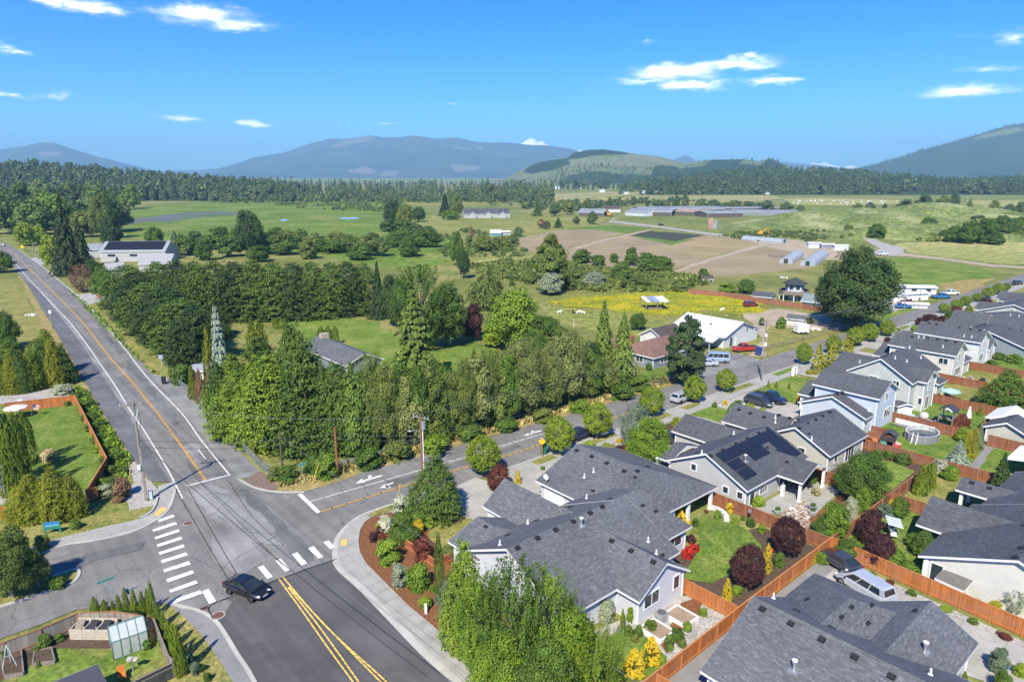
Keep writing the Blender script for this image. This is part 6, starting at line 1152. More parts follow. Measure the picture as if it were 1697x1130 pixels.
def bin_(label, x, y, c, s=1.0):
 t = thing('wheeled_bin', label, 'bin', G(x, y, .13 if y < 800 and x > 500 else .1), R.uniform(0, 1)); m = plain('bin_'+label.split()[0], c, .5, .4, 0, .06)
 MB().poly([(-.24*s, -.26*s, .05), (-.24*s, .26*s, .05), (.24*s, .26*s, .05), (.24*s, -.26*s, .05)]).build('base', BLACK, t); b = MB(); lo = [(-.24, -.26), (.24, -.26), (.24, .26), (-.24, .26)]; hi = [(-.31, -.34), (.31, -.34), (.31, .34), (-.31, .34)]
 for i in range(4): j = (i+1) % 4; b.poly([(lo[i][0]*s, lo[i][1]*s, .05), (lo[j][0]*s, lo[j][1]*s, .05), (hi[j][0]*s, hi[j][1]*s, 1.0*s), (hi[i][0]*s, hi[i][1]*s, 1.0*s)])
 b.build('body', m, t); MB().box(-.33*s, .33*s, -.36*s, .38*s, 1.0*s, 1.08*s).build('lid', m, t)
 for sx in (-.27, .27): MB().tube([(sx*s-.03, .3*s, .12), (sx*s+.03, .3*s, .12)], .12*s, 10).build('wheel', BLACK, t)
bin_('black wheeled bin on the paved shoulder below the hedge', 272, 636, (.02, .022, .03), 1.15); bin_('green wheeled bin at the driveway edge beside the yellow sign', 901, 752, (.01, .12, .08), 1.3); bin_('blue wheeled bin on the verge near the red pickup', 1257, 588, (.03, .06, .22), 1.5)
p = G(706, 1018); t = thing('marker_post', 'white marker post in the mulch near the sidewalk', 'post', p); MB().box(-.1, .1, -.05, .05, .03, .95).build('post', WHITE, t); MB().prism([(-.1, -.05), (.1, -.05), (.1, .05), (-.1, .05)], .95, 1.05).build('cap', WHITE, t)
for q, lb in (((517, 803, 530, 768), 'slanted yellow guy wire guard in the grass by the green street sign'), ((657, 841, 664, 802), 'slanted yellow guy wire guard beside the white flowering shrub'), ((214, 790, 217, 772), 'short yellow marker beside the rocky verge')):
 a = G(q[0], q[1]); z = TOPZ(q[0], q[1], q[3]); b = Vector((a.x+(q[2]-q[0])/PXM(q[0], q[1]), a.y+.4, z)); t = thing('guy_wire_guard', lb, 'pole guard', a); MB().tube([(0, 0, 0), b-a], .04, 8).build('guard', YEL, t); MB().tube([b-a, (b-a)*1.5], .015, 5).build('wire', WIREG, t)
t = thing('hydrant_post', 'pale blue grey utility pedestal at the foot of the tall corner pole', 'pedestal', G(251, 826, .13)); MB().box(-.2, .2, -.15, .15, 0, .95).build('body', plain('pale_box', (.42, .50, .53), .5), t); MB().box(-.22, .22, -.17, .17, .95, 1.02).build('lid', STEEL, t)
p = G(1297, 619); t = thing('little_library', 'white open display stand beside the sidewalk street tree', 'stand', G(1316, 622, .13), ROT)
for s_ in (-.5, .5):
 MB().box(s_-.05, s_+.05, -.3, .3, 0, 1.6).build('side_panel', WHITE, t)
for z in (.4, .95, 1.5): MB().box(-.5, .5, -.28, .28, z, z+.05).build('shelf', WHITE, t)
# ------------------------------------------------------------------ vehicles
TYRE = plain('tyre', (.018, .018, .019), .9, .15); RIM = plain('alloy_rim', (.50, .51, .53), .3, .5, .7, .05); CGLASS = glass_mat('car_glass', (.018, .026, .032), .05); LAMPW = plain('headlamp_lens', (.72, .74, .76), .15, .6, 0, .05); LAMPR = plain('tail_lamp_lens', (.40, .015, .015), .2, .6, 0, .05)
def car_parts(kind):
 D = dict(hatch=(4.5, 1.80, 1.46, .95), suv=(4.6, 1.84, 1.66, 1.02), van=(5.1, 1.98, 1.76, 1.05), bigvan=(5.7, 2.0, 2.05, 1.15), pickup=(5.5, 1.92, 1.80, 1.08), sedan=(4.7, 1.80, 1.45, .95))[kind]; Ln, W, Ht, belt = D; hl = Ln/2; hw = W/2; body = MB()
 # stations: x, bottom z, belt height, half width
 if kind == 'pickup': st = [(-hl, .55, .95, .92), (-hl+.1, .42, belt, .97), (-hl+1.0, .34, belt, 1), (-.15, .34, belt, 1), (.9, .32, belt, 1), (1.15, .32, belt-.03, 1), (hl-.6, .34, belt-.08, .97), (hl-.15, .38, belt-.2, .90), (hl, .48, .68, .80)]
 elif kind in ('van', 'bigvan'): st = [(-hl, .5, belt, .90), (-hl+.12, .36, belt, .96), (-1.3, .32, belt, 1), (0, .3, belt, 1), (1.2, .3, belt-.02, 1), (hl-.75, .34, belt-.12, .95), (hl-.2, .36, belt-.32, .86), (hl, .45, .62, .74)]
 else: st = [(-hl, .48, belt-.12, .80), (-hl+.14, .36, belt-.01, .92), (-1.35, .3, belt, .99), (0, .28, belt-.02, 1), (1.0, .28, belt-.03, 1), (hl-.9, .32, belt-.13, .96), (hl-.3, .34, belt-.30, .86), (hl-.03, .42, .62, .72)]
 rings = []
 for x, zb, zt, k in st:
  w_ = hw*k; zm = zb+(zt-zb)*.55
  rings.append([(x, -w_*.82, zb), (x, -w_*.97, zb+.1), (x, -w_, zm), (x, -w_*.95, zt-.07), (x, -w_*.82, zt), (x, w_*.82, zt), (x, w_*.95, zt-.07), (x, w_, zm), (x, w_*.97, zb+.1), (x, w_*.82, zb)])
 for a, b in zip(rings, rings[1:]):
  for i in range(10): j = (i+1) % 10; body.poly([a[i], b[i], b[j], a[j]])
 body.poly(rings[0]); body.poly(rings[-1][::-1])
 # cabin
 cab = {'hatch': (-hl+.1, -hl+1.3, .15, 1.5), 'sedan': (-hl+.6, -hl+1.45, .35, 1.2), 'suv': (-hl+.06, -hl+.5, .45, 1.25), 'van': (-hl+.05, -hl+.35, .85, 1.95), 'bigvan': (-hl+.03, -hl+.15, 1.2, 1.95), 'pickup': (-.62, -.42, .75, 1.35)}[kind]
 xb0, xr0, xr1, xb1 = cab; tw = .74 if kind not in ('bigvan',) else .84; bw = .93
 lo = [(xb0, -hw*bw*(.9), belt-.05), (xb1, -hw*bw*.95, belt-.06), (xb1, hw*bw*.95, belt-.06), (xb0, hw*bw*.9, belt-.05)]; hi = [(xr0, -hw*tw*.95, Ht-.06), (xr1, -hw*tw, Ht-.05), (xr1, hw*tw, Ht-.05), (xr0, hw*tw*.95, Ht-.06)]
 for i in range(4): j = (i+1) % 4; body.poly([lo[i], lo[j], hi[j], hi[i]])
 mid = [((a[0]+(-.05 if a[0] > 0 else .08)), a[1]*.9, Ht) for a in hi]
 for i in range(4): j = (i+1) % 4; body.poly([hi[i], hi[j], mid[j], mid[i]])
 body.poly(mid)
 if kind == 'pickup': body.poly([(-hl+.12, -hw*.75, belt+.005), (-.68, -hw*.75, belt+.005), (-.68, hw*.75, belt+.005), (-hl+.12, hw*.75, belt+.005)], 1)
 def lerp(a, b, t): return tuple(a[k]+(b[k]-a[k])*t for k in range(3))
 def pane(i, u0, u1, v0=.14, v1=.9, off=.012):
  j = (i+1) % 4; P = lambda u, v: Vector(lerp(lerp(lo[i], lo[j], u), lerp(hi[i], hi[j], u), v)); q = [P(u0, v0), P(u1, v0), P(u1, v1), P(u0, v1)]; n = (q[1]-q[0]).cross(q[3]-q[0]).normalized(); return [x+n*off for x in q]
 parts = {'body': body}
 ws = MB().poly(pane(1, .06, .94)); rw = MB().poly(pane(3, .08, .92, .2, .88)); sw = []
 for i in (0, 2):
  m = MB(); cuts = [(.10, .34), (.37, .63), (.66, .90)] if kind in ('van', 'suv') else [(.06, .27), (.29, .50), (.52, .72), (.75, .93)] if kind == 'bigvan' else [(.16, .45), (.49, .82)] if kind != 'pickup' else [(.14, .48), (.52, .86)]
  for a, b in cuts: m.poly(pane(i, (a if i == 0 else 1-b), (b if i == 0 else 1-a)))
  sw.append(m)
 wr = .33 if kind in ('hatch', 'sedan') else .37; wx = hl-.92; rx = -hl+.95
 return D, parts, ws, rw, sw, wr, wx, rx, hl, hw, belt, st
CARM = {}
def car(kind, paint, label, at, rz, group=None, roof_dark=False):
 if kind not in CARM:
  D, parts, ws, rw, sw, wr, wx, rx, hl, hw, belt, st = car_parts(kind)
  bm_ = parts['body'].mesh('car_body', [WHITE, BLACK])
  b2 = bmesh.new(); b2.from_mesh(bm_); bmesh.ops.remove_doubles(b2, verts=b2.verts, dist=1e-4); bmesh.ops.recalc_face_normals(b2, faces=b2.faces); b2.to_mesh(bm_); b2.free(); bm_.polygons.foreach_set('use_smooth', [True]*len(bm_.polygons)); bm_.set_sharp_from_angle(angle=.55)
  ty = MB(); ty.tube([(0, -.11, 0), (0, -.11, 0), (0, .11, 0), (0, .11, 0)], [wr*.6, wr, wr, wr*.6], 18); ri = MB(); ri.tube([(0, -.118, 0), (0, .118, 0)], wr*.62, 14)
  hlm = MB().ball((0, 0, 0), .17, .14, .06, 8, 6); tlm = MB().box(-.05, .05, -.12, .12, -.12, .12)
  mir = MB().ball((0, 0, 0), .1, .12, .08, 8, 6)
  CARM[kind] = dict(D=D, body=bm_, ws=ws.mesh('windscreen', CGLASS), rw=rw.mesh('rear_window', CGLASS), sw=[m.mesh('side_window', CGLASS) for m in sw], ty=ty.mesh('tyre', TYRE), ri=ri.mesh('rim', RIM), hl=hlm.mesh('headlight', LAMPW), tl=tlm.mesh('tail_light', LAMPR), mi=mir.mesh('mirror', BLACK), p=(wr, wx, rx, hl, hw, belt),
      pl=MB().box(-.012, .012, -.26, .26, -.06, .06).mesh('number_plate', WHITE), gr=MB().box(-.03, .03, -.5, .5, -.09, .09).mesh('grille', BLACK))
 C = CARM[kind]; wr, wx, rx, hl, hw, belt = C['p']; t = thing({'hatch': 'parked_car', 'sedan': 'parked_car', 'suv': 'parked_suv', 'van': 'minivan', 'bigvan': 'passenger_van', 'pickup': 'pickup_truck'}[kind], label, {'hatch': 'car', 'sedan': 'car', 'suv': 'car', 'van': 'van', 'bigvan': 'van', 'pickup': 'pickup truck'}[kind], at, rz, group)
 inst('body', C['body'], t, mat=paint); inst('windscreen', C['ws'], t); inst('rear_window', C['rw'], t)
 for m in C['sw']: inst('side_window', m, t)
 for x in (wx, rx):
  for s_ in (-1, 1):
   w_ = inst('wheel', C['ty'], t, (x, s_*(hw-.10), wr)); inst('rim', C['ri'], w_)
 for s_ in (-1, 1):
  inst('headlight', C['hl'], t, (hl-.2, s_*hw*.66, belt-.32)); inst('tail_light', C['tl'], t, (-hl+.08, s_*hw*.74, belt-.16)); inst('mirror', C['mi'], t, (hl-1.35 if kind != 'pickup' else 1.05, s_*(hw+.08), belt+.06))
 inst('number_plate', C['pl'], t, (hl-.0, 0, .5)); inst('grille', C['gr'], t, (hl-.06, 0, .62))
 return t
PB = paint_mat('paint_black', (.012, .013, .018)); PN = paint_mat('paint_navy', (.018, .03, .075)); PS = paint_mat('paint_silver', (.42, .45, .50)); PG = paint_mat('paint_grey', (.05, .055, .065)); PW = paint_mat('paint_white', (.75, .75, .76)); PR_ = paint_mat('paint_red', (.42, .035, .03)); PBL = paint_mat('paint_blue', (.04, .17, .38)); PDR = paint_mat('paint_dark_red', (.20, .03, .035)); PSB = paint_mat('paint_pale_blue', (.30, .37, .46))
t = car('hatch', PB, 'black hatchback driving across the right end of the crosswalk', L(17.35, 55.6, .108), math.radians(-27)); t.name = 'black_car'
car('hatch', PN, 'dark blue hatchback parked in the shade between two street trees', L(66.6, 61.8, .085), ROT); car('suv', PS, 'silver suv parked under a street tree on the side road', L(90.6, 61.9, .085), ROT)
car('bigvan', PSB, 'pale silver passenger van in the lot beside the metal building', G(1184, 600), ROT-.9+math.pi); car('sedan', PS, 'small silver car peeping from behind the dark pine in the lot', G(1170, 606), ROT+2.2); car('pickup', PR_, 'red pickup truck parked in front of the white metal building', G(1234, 582), ROT+math.pi-.55)
car('suv', PG, 'dark grey suv in the front driveway left of the black pickup', L(98.2, 52.6, .1), ROT-math.pi/2+.05); car('pickup', PN, 'black pickup truck in the front driveway of the light blue house', L(101.3, 52.4, .1), ROT-math.pi/2)
car('hatch', PG, 'dark car parked farther along the pale driveway behind the minivan', G(1431, 981, .09)+Vector((-.35, 4.3, 0)), ROT+math.pi/2-.28); car('van', PS, 'silver minivan parked on the pale driveway along the orange fence', G(1431, 981, .09), ROT+math.pi/2-.28)
car('sedan', PBL, 'dark blue car parked by the entrance near the mobile home', G(1497, 511), .1); car('sedan', PDR, 'dark red car parked behind the blue one near the mobile home', G(1500, 504), math.pi+.1); car('pickup', PBL, 'bright blue pickup truck beside the dry ground', G(1559, 495), .05); car('pickup', PW, 'white pickup truck behind the bright blue pickup', G(1574, 489), .1)
car('suv', PW, 'white car in a driveway among the plum trees', G(1590, 531), -.35); car('suv', PG, 'dark car parked at the far end of the street under small trees', G(1686, 472), .5); car('suv', PB, 'black car on the gravel farm track above the fields', G(1096, 374), -.1); car('pickup', PW, 'white truck on the gravel junction of the farm track', G(1463, 423), .1); car('suv', PDR, 'red car under the silver shed at the edge of the flower meadow', G(1244, 508), .3)
car('sedan', PW, 'white car among the parked vehicles behind the octagonal house', G(1338, 497), .2); car('bigvan', PW, 'white van among the parked vehicles behind the octagonal house', G(1352, 500), .1)
car('hatch', PG, 'dark car whose roof shows over the garage of the solar panel house', L(74.5, 53.2, .1), ROT+math.pi/2); car('suv', PW, 'white car at the far bend of the main road', G(4, 408), 2.2)
# ------------------------------------------------------------------ farm machines and lumber
MACH = plain('machine_yellow', (.60, .30, .02), .6, .3, 0, .1); MACHR = plain('machine_orange', (.42, .13, .05), .7, .2, 0, .15)
def digger(label, x, y, mat=MACH, rz=0, s=1.0):
 t = thing('excavator', label, 'excavator', G(x, y), rz); m = MB()
 for q in (-1, 1): MB().box(-1.8*s, 1.8*s, q*1.1*s-.3*s, q*1.1*s+.3*s, 0, .8*s).build('track', BLACK, t)
 MB().box(-1.6*s, 1.2*s, -1.2*s, 1.2*s, .9*s, 1.9*s).box(-.2*s, 1.1*s, .1*s, 1.1*s, 1.9*s, 3*s).build('body', mat, t); a = MB().tube([(1.1*s, -.4*s, 1.6*s), (3.2*s, -.4*s, 4.0*s), (5.2*s, -.4*s, 3.2*s)], .3*s, 6).tube([(5.2*s, -.4*s, 3.2*s), (5.6*s, -.4*s, .8*s)], .22*s, 6).build('boom', mat, t); MB().ball((5.5*s, -.4*s, .6*s), .6*s, .5*s, .5*s, 8, 6).build('bucket', BLACK, a)
digger('yellow excavator with a raised boom below the longest dairy shed', 1259, 390, MACH, .1, 1.0); digger('orange machine in the yard at the end of the dairy sheds', 1343, 362, MACHR, 1.2, .9); digger('orange machine left of its twin at the end of the dairy sheds', 1329, 362, MACHR, 2, .9); digger('yellow loader beside the grey farm building', 1010, 359, MACH, 2.4, 1.2); digger('red machine on the far grassy mound', 1482, 366, MACHR, .5, 1); digger('yellow machine at the foot of the grassy mounds', 1440, 370, MACH, 3.0, 1)
along('white_camper', 'white camper on the slope left of the yellow machine', 1410, 367, 1421, 367, 3, 363, 361, WHITE, WHITE, 'camper', zmin=1.8)
for k, (x, y, w_, lab) in enumerate(((1352, 411, 12, 'white box trailer in the row of trailers behind the hoop greenhouses'), (1374, 413, 12, 'grey box trailer in the middle of the row behind the hoop greenhouses'), (1396, 415, 13, 'long white trailer at the right end of the row behind the greenhouses'))):
 along('box_trailer', lab, x-w_, y, x+w_*.7, y, 3, y-8, y-9, METALR, WHITE if k != 1 else ZINC, 'trailer', zmin=2.2)
for k, (x, y, lab) in enumerate(((1290, 426, 'scattered pile of weathered lumber left of the hoop greenhouses'), (1005, 372, 'rubble pile by the farm track bend'), (1060, 357, 'row of pale calf hutches below the dairy sheds'))):
 t = thing('lumber_pile', lab, 'pile', G(x, y)); q = random.Random(k)
 for i in range(7): MB().tf(Matrix.Rotation(q.uniform(-.5, .5), 4, 'Z')).box(-4, 3, i*.9-3, i*.9-2.4, 0, q.uniform(.3, .9)).build('beam', WOOD if k < 2 else WHITE, t)
for i in range(44):
 x, y = R.uniform(1312, 1488), R.uniform(332.5, 339.5); o = MB().tube([(-.7, 0, .7), (.7, 0, .7)], .7, 10).build('hay_bale', WHITE, None, G(x, y), R.uniform(0, 3)); props(o, 'white wrapped hay bale lying in the far pale field', 'hay bale', 'white bales in the far field')
for i, (x, y, w_) in enumerate(((905, 315, 8), (925, 314, 8), (960, 314, 7), (998, 319, 7), (1038, 322, 6), (1068, 321, 5), (1092, 321, 9), (1158, 322, 5), (1240, 323, 6), (1350, 321, 10), (1376, 320, 8), (1298, 322, 5), (1272, 323, 5), (1492, 318, 4), (256, 306, 5), (448, 312, 3), (1330, 303, 4))):
 along('far_building', 'small white building among the trees of the far valley', x-w_*.6, y, x+w_*.6, y, 12, y-3.4, y-4.6, METALR if i % 2 else ZINC, WALLM, 'building', 'far valley buildings', zmin=3.5)
# ------------------------------------------------------------------ animals in the pasture
def goat(x, y, mat, label, rz):
 p = G(x, y); verts = [(-.5, 0, .62), (0, 0, .64), (.42, 0, .68), (.62, 0, .9), (.82, 0, .94), (-.42, .14, .34), (-.42, .14, 0), (-.42, -.14, .34), (-.42, -.14, 0), (.36, .14, .34), (.36, .14, 0), (.36, -.14, .34), (.36, -.14, 0), (-.62, 0, .6)]
 ed = [(0, 1), (1, 2), (2, 3), (3, 4), (0, 5), (5, 6), (0, 7), (7, 8), (2, 9), (9, 10), (2, 11), (11, 12), (0, 13)]; me = bpy.data.meshes.new('goat'); me.from_pydata(verts, ed, []); me.materials.append(mat)
 o = bpy.data.objects.new('goat', me); COL.objects.link(o); sk = o.modifiers.new('Skin', 'SKIN'); rd = [.2, .24, .2, .11, .1, .07, .045, .07, .045, .06, .045, .06, .045, .04]
 for v, r_ in zip(me.skin_vertices[0].data, rd): v.radius = (r_, r_)
 me.skin_vertices[0].data[0].use_root = True; sb_ = o.modifiers.new('Sub', 'SUBSURF'); sb_.levels = 1; sb_.render_levels = 1; o.location = p; o.rotation_euler = (0, 0, rz); o.scale = (1.0,)*3; return props(o, label, 'goat')
WOOL = plain('white_wool', (.72, .70, .66), .9, .1); DKW = plain('dark_wool', (.05, .045, .04), .9, .1)
for x, y, m, lb, rz in ((927, 520, WOOL, 'leftmost white goat lying apart in the pasture', .3), (950, 520, DKW, 'dark goat standing in the pasture', 2.2), (958, 520, WOOL, 'white goat beside the dark goat in the pasture', .6), (966, 521, WOOL, 'white goat at the right of the small herd', 2.9), (1196, 516, WOOL, 'lone pale goat in the yellow flower meadow', .2)): goat(x, y, m, lb, rz)
# ------------------------------------------------------------------ trees
row('dome', ['hedge', 'dark'], [(214, 508, 440, 62), (236, 528, 452, 66), (258, 548, 462, 72), (282, 566, 476, 76), (306, 584, 494, 76), (326, 600, 510, 66)], 'tall feathery hedge conifer', 'in the hedge along the main road verge', 'roadside hedge conifers')
row('dome', ['hedge', 'dark', 'hedge'], [(268, 520, 434, 50), (300, 526, 431, 50), (330, 528, 433, 50), (362, 529, 430, 52), (394, 530, 434, 50), (426, 530, 431, 52), (458, 530, 432, 50), (490, 529, 436, 50), (520, 527, 434, 48), (550, 525, 436, 48), (580, 522, 434, 46), (606, 520, 437, 42)], 'dark dense cypress', 'in the tall hedge behind the house lawn', 'tall hedge behind the lawn')
plant('fir', 'deep', 628, 528, 432, 40, 'slim dark conifer at the right end of the tall hedge'); plant('leyland', 'dark', 350, 560, 505, 60, 'dark conifer filling the gap behind the blue cedar')
for k, (x, yb, yt, w_, kd, mt, lb) in enumerate([(404, 728, 612, 96, 'leyland', 'leyland', 'big light green cypress standing nearest the paved shoulder'), (452, 744, 590, 112, 'leyland', 'leyland', 'big light green cypress above the gravel corner'), (512, 748, 566, 116, 'leyland', 'hedge', 'big light green cypress left of the ranch house roof with the tallest top'), (566, 752, 600, 96, 'leyland', 'hedge', 'green cypress in front of the ranch house roof'), (392, 692, 588, 84, 'leyland', 'leyland', 'light green cypress behind the blue cedar'), (440, 690, 556, 96, 'leyland', 'hedge', 'darker cypress in the middle of the tall conifer clump'), (495, 700, 536, 92, 'leyland', 'hedge', 'darker cypress with a pointed top beside the ranch house chimney'), (478, 640, 548, 70, 'fir', 'hedge', 'green fir at the left edge of the house lawn'), (425, 735, 600, 60, 'cone', 'leyland', 'pointed light green conifer between the two big light green cypresses'), (540, 752, 596, 60, 'fir', 'hedge', 'pointed green fir at the right side of the tall conifer clump'), (620, 752, 590, 62, 'vase', 'olive', 'wispy olive tree in front of the ranch house gable'), (588, 758, 596, 62, 'fir', 'hedge', 'pointed green fir where the conifer clump meets the roadside woods'), (366, 700, 600, 50, 'cone', 'hedge', 'pointed conifer at the left end of the tall clump by the fence'),
 (372, 668, 500, 56, 'cedar', 'blue', 'blue grey cedar between the hedge and the light green cypresses'), (352, 650, 545, 28, 'cone', 'goldarb', 'slender golden green conifer left of the blue cedar'), (430, 612, 528, 44, 'bushy', 'goldarb', 'golden green bushy conifer at the edge of the house lawn'), (300, 636, 600, 44, 'shrub', 'green', 'low spreading green bush beside the small grey shed roof'), (334, 668, 612, 22, 'cone', 'brown', 'brownish clipped conifer behind the chain link fence'), (350, 672, 618, 22, 'cone', 'brown', 'reddish brown dying conifer behind the chain link fence'), (322, 662, 606, 20, 'cone', 'goldarb', 'olive clipped conifer left of the brown dying one')]):
 plant(kd, mt, x, yb-(10 if yb > 720 else 0), yt, w_, lb)
for x, w_ in ((533, 14), (545, 14), (556, 13), (468, 12), (458, 11)): plant('column', 'arb', x, 571 if x > 500 else 545, 540 if x > 500 else 528, w_, ['clipped arborvitae right of the chimney, leftmost of three', 'clipped arborvitae right of the chimney, middle of three', 'clipped arborvitae right of the chimney, rightmost of three', 'small clipped arborvitae at the dry corner of the lawn, right of two', 'small clipped arborvitae at the dry corner of the lawn, left of two'][[533, 545, 556, 468, 458].index(x)])
woods = [(596, 768, 612, 84, 'bushy', 'hedge'), (640, 764, 602, 84, 'round', 'olive'), (676, 758, 620, 80, 'round', 'tan'), (712, 748, 606, 84, 'round', 'olive'), (752, 738, 612, 84, 'round', 'olive'), (790, 727, 590, 90, 'round', 'tan'), (826, 718, 604, 84, 'round', 'olive'), (860, 708, 566, 92, 'round', 'tan'), (896, 698, 590, 90, 'round', 'olive'), (928, 688, 552, 92, 'round', 'tan'), (962, 676, 572, 84, 'round', 'olive'), (996, 668, 590, 76, 'round', 'olive'), (1022, 660, 610, 52, 'bushy', 'green')]
for i, (x, yb, yt, w_, kd, mt) in enumerate(woods):
 nm = {'tan': 'pale tan leaved tree', 'olive': 'olive green tree', 'hedge': 'deep green tree', 'green': 'bright green bushy tree'}[mt]
 plant('lush' if i % 3 == 1 else kd, mt, x, yb-14, yt-(5 if i % 2 else 0), w_*.95, f'{nm} in the roadside woods, {ORD[i]} from the left', 'roadside woods front')
for i, (x, yb, yt, w_, kd, mt) in enumerate([(618, 766, 628, 46, 'vase', 'olive'), (658, 762, 606, 44, 'fir', 'hedge'), (694, 755, 602, 50, 'round', 'green'), (732, 746, 616, 46, 'fir', 'hedge'), (770, 735, 592, 50, 'lush', 'olive'), (808, 724, 586, 46, 'vase', 'olive'), (843, 715, 580, 56, 'round', 'green'), (878, 705, 562, 46, 'vase', 'tan'), (912, 695, 566, 56, 'lush', 'tan'), (946, 684, 552, 46, 'vase', 'tan'), (980, 674, 580, 50, 'round', 'green')]): plant(kd, mt, x, yb-12, yt, w_, f'slim upright tree between broader ones in the roadside woods, {ORD[i]} from left', 'slim trees in the roadside woods')
back = [(620, 720, 600, 70, 'dark'), (668, 715, 598, 76, 'green'), (730, 700, 596, 76, 'green'), (784, 690, 600, 76, 'dark'), (838, 672, 572, 80, 'olive'), (884, 662, 548, 84, 'green'), (938, 650, 540, 84, 'olive'), (975, 640, 566, 66, 'dark')]
for i, (x, yb, yt, w_, mt) in enumerate(back): plant('round', mt, x, yb, yt, w_, f'{"dark green" if mt == "dark" else "mid green" if mt == "green" else "dusty olive"} tree in the second row of the woods, {ORD[i]} from left', 'roadside woods second row')
for i, (x, yb, yt, w_) in enumerate([(478, 800, 770, 40), (455, 796, 772, 30), (540, 792, 752, 52), (520, 786, 745, 46), (610, 775, 740, 60), (662, 762, 728, 56), (720, 748, 716, 56), (780, 730, 700, 52), (840, 714, 688, 46), (900, 700, 676, 44), (960, 683, 660, 42), (1030, 662, 634, 50), (1060, 648, 622, 46), (1090, 636, 618, 30)]):
 plant('shrub', ['green', 'olive', 'bright', 'green'][i % 4], x, yb, yt, w_, f'leafy bush at the road edge of the woods, {ORD[i] if i < 13 else "last"} from left', 'bushes at the woods edge')
plant('cedar', 'cedar', 688, 640, 474, 112, 'large tiered light green cedar on the house lawn'); plant('vase', 'green', 700, 580, 446, 104, 'tall upright green tree behind the tiered cedar', None); plant('round', 'green', 740, 575, 470, 80, 'broad green tree right of the tall upright one'); plant('round', 'dark', 655, 540, 452, 62, 'dark tree between the hedge end and the tiered cedar')
plant('bushy', 'plum', 784, 564, 500, 46, 'dark plum purple tree at the right edge of the house lawn'); plant('willow', 'olive', 806, 512, 458, 60, 'drooping willow behind the plum purple tree'); plant('round', 'bright', 852, 580, 474, 104, 'large rounded yellow green tree right of the plum purple tree'); plant('bushy', 'lime', 822, 575, 530, 50, 'small lime green tree beside the plum purple tree'); plant('round', 'green', 905, 590, 522, 80, 'rounded green tree above the tan woods'); plant('fir', 'dark', 810, 470, 440, 16, 'small dark fir behind the willow'); plant('fir', 'green', 786, 620, 575, 30, 'young fir in front of the house lawn'); plant('fir', 'hedge', 848, 474, 446, 12, 'tiny pointed fir above the rounded yellow green tree')
plant('fir', 'cedar', 998, 630, 497, 66, 'left of the two tall drooping firs beside the brown roofed house'); plant('fir', 'cedar', 1030, 640, 514, 72, 'right of the two tall drooping firs beside the brown roofed house'); plant('pine', 'deep', 1135, 640, 518, 74, 'big dark pine in front of the metal building'); plant('round', 'green', 1057, 547, 517, 32, 'small round tree in the pasture left of the dark pine'); plant('shrub', 'green', 1075, 614, 600, 14, 'small shrub at the blue grey house wall')
plant('pine', 'olive', 912, 484, 386, 66, 'tall bushy grey green tree alone left of the ploughed fields', None); plant('bushy', 'silver', 912, 488, 448, 50, 'pale leafless looking thicket at the foot of the lone tall tree')
for i, (x, yb, yt, w_, mt) in enumerate([(960, 468, 446, 60, 'olive'), (985, 475, 450, 50, 'silver'), (1030, 466, 432, 40, 'green'), (1050, 478, 452, 60, 'olive'), (1072, 450, 418, 58, 'green'), (1095, 452, 424, 50, 'green'), (1046, 440, 408, 26, 'green'), (1018, 436, 418, 18, 'green'), (965, 436, 412, 40, 'green'), (990, 440, 420, 30, 'green'), (1100, 478, 462, 50, 'olive'), (940, 480, 458, 40, 'olive'), (880, 470, 455, 30, 'olive'), (1165, 466, 444, 22, 'green'), (1235, 486, 462, 36, 'green'), (1205, 484, 468, 40, 'bright'), (1130, 482, 470, 40, 'olive')]):
 plant('bushy' if yb-yt > 20 else 'shrub', mt, x, yb, yt, w_, f'{"grey green" if mt in ("olive", "silver") else "green"} thicket bush below the ploughed fields, {ORD[i]} out from the lone tall tree', 'thickets below the fields')
plant('lush', 'dark', 1415, 548, 406, 142, 'huge dark green maple beside the side road'); plant('round', 'dark', 1380, 535, 440, 76, 'left lobe tree of the huge dark green maple')
for i, (x, yb, yt, w_) in enumerate([(801, 788, 722, 60), (926, 754, 690, 52), (990, 727, 666, 50), (1079, 690, 641, 44), (1150, 668, 621, 38), (1202, 650, 611, 34), (1331, 605, 568, 27), (1380, 587, 555, 26), (1417, 574, 541, 28), (1440, 567, 535, 29), (1469, 558, 529, 24), (1564, 520, 502, 19), (1585, 513, 496, 20), (1600, 507, 490, 19), (1618, 501, 485, 16), (1636, 495, 476, 20), (1653, 489, 469, 20), (1667, 483, 468, 13)]):
 plant('ball', 'street', x, yb, yt, w_, 'clipped round street tree, '+('nearest the junction' if i == 0 else 'farthest up the side road' if i == 17 else ORD[i]+' from the junction along the side road'), 'round street trees along the side road')
for x, yb, yt, w_, lb in ((1354, 620, 568, 20, 'golden tipped conifer between the street trees by the white stand, leftmost of three'), (1377, 608, 568, 22, 'golden tipped conifer between the street trees by the white stand, middle of three'), (1402, 590, 557, 24, 'golden tipped conifer between the street trees by the white stand, rightmost of three')): plant('leyland_lo', 'gold', x, yb, yt, w_, lb)
plant('vase', 'bluegreen', 1052, 752, 674, 58, 'pale spiky leaved tree top behind the big front yard tree'); plant('lush', 'bright', 1074, 775, 690, 84, 'big light green tree beside the solar panel house'); plant('leyland', 'hedge', 722, 858, 752, 74, 'dark green spruce on the corner of the front lawn'); plant('bushy', 'maroon', 827, 812, 768, 44, 'maroon leaved tree right of the first street tree'); plant('cone', 'yellow', 858, 802, 779, 14, 'small bright yellow conifer on the driveway edge')
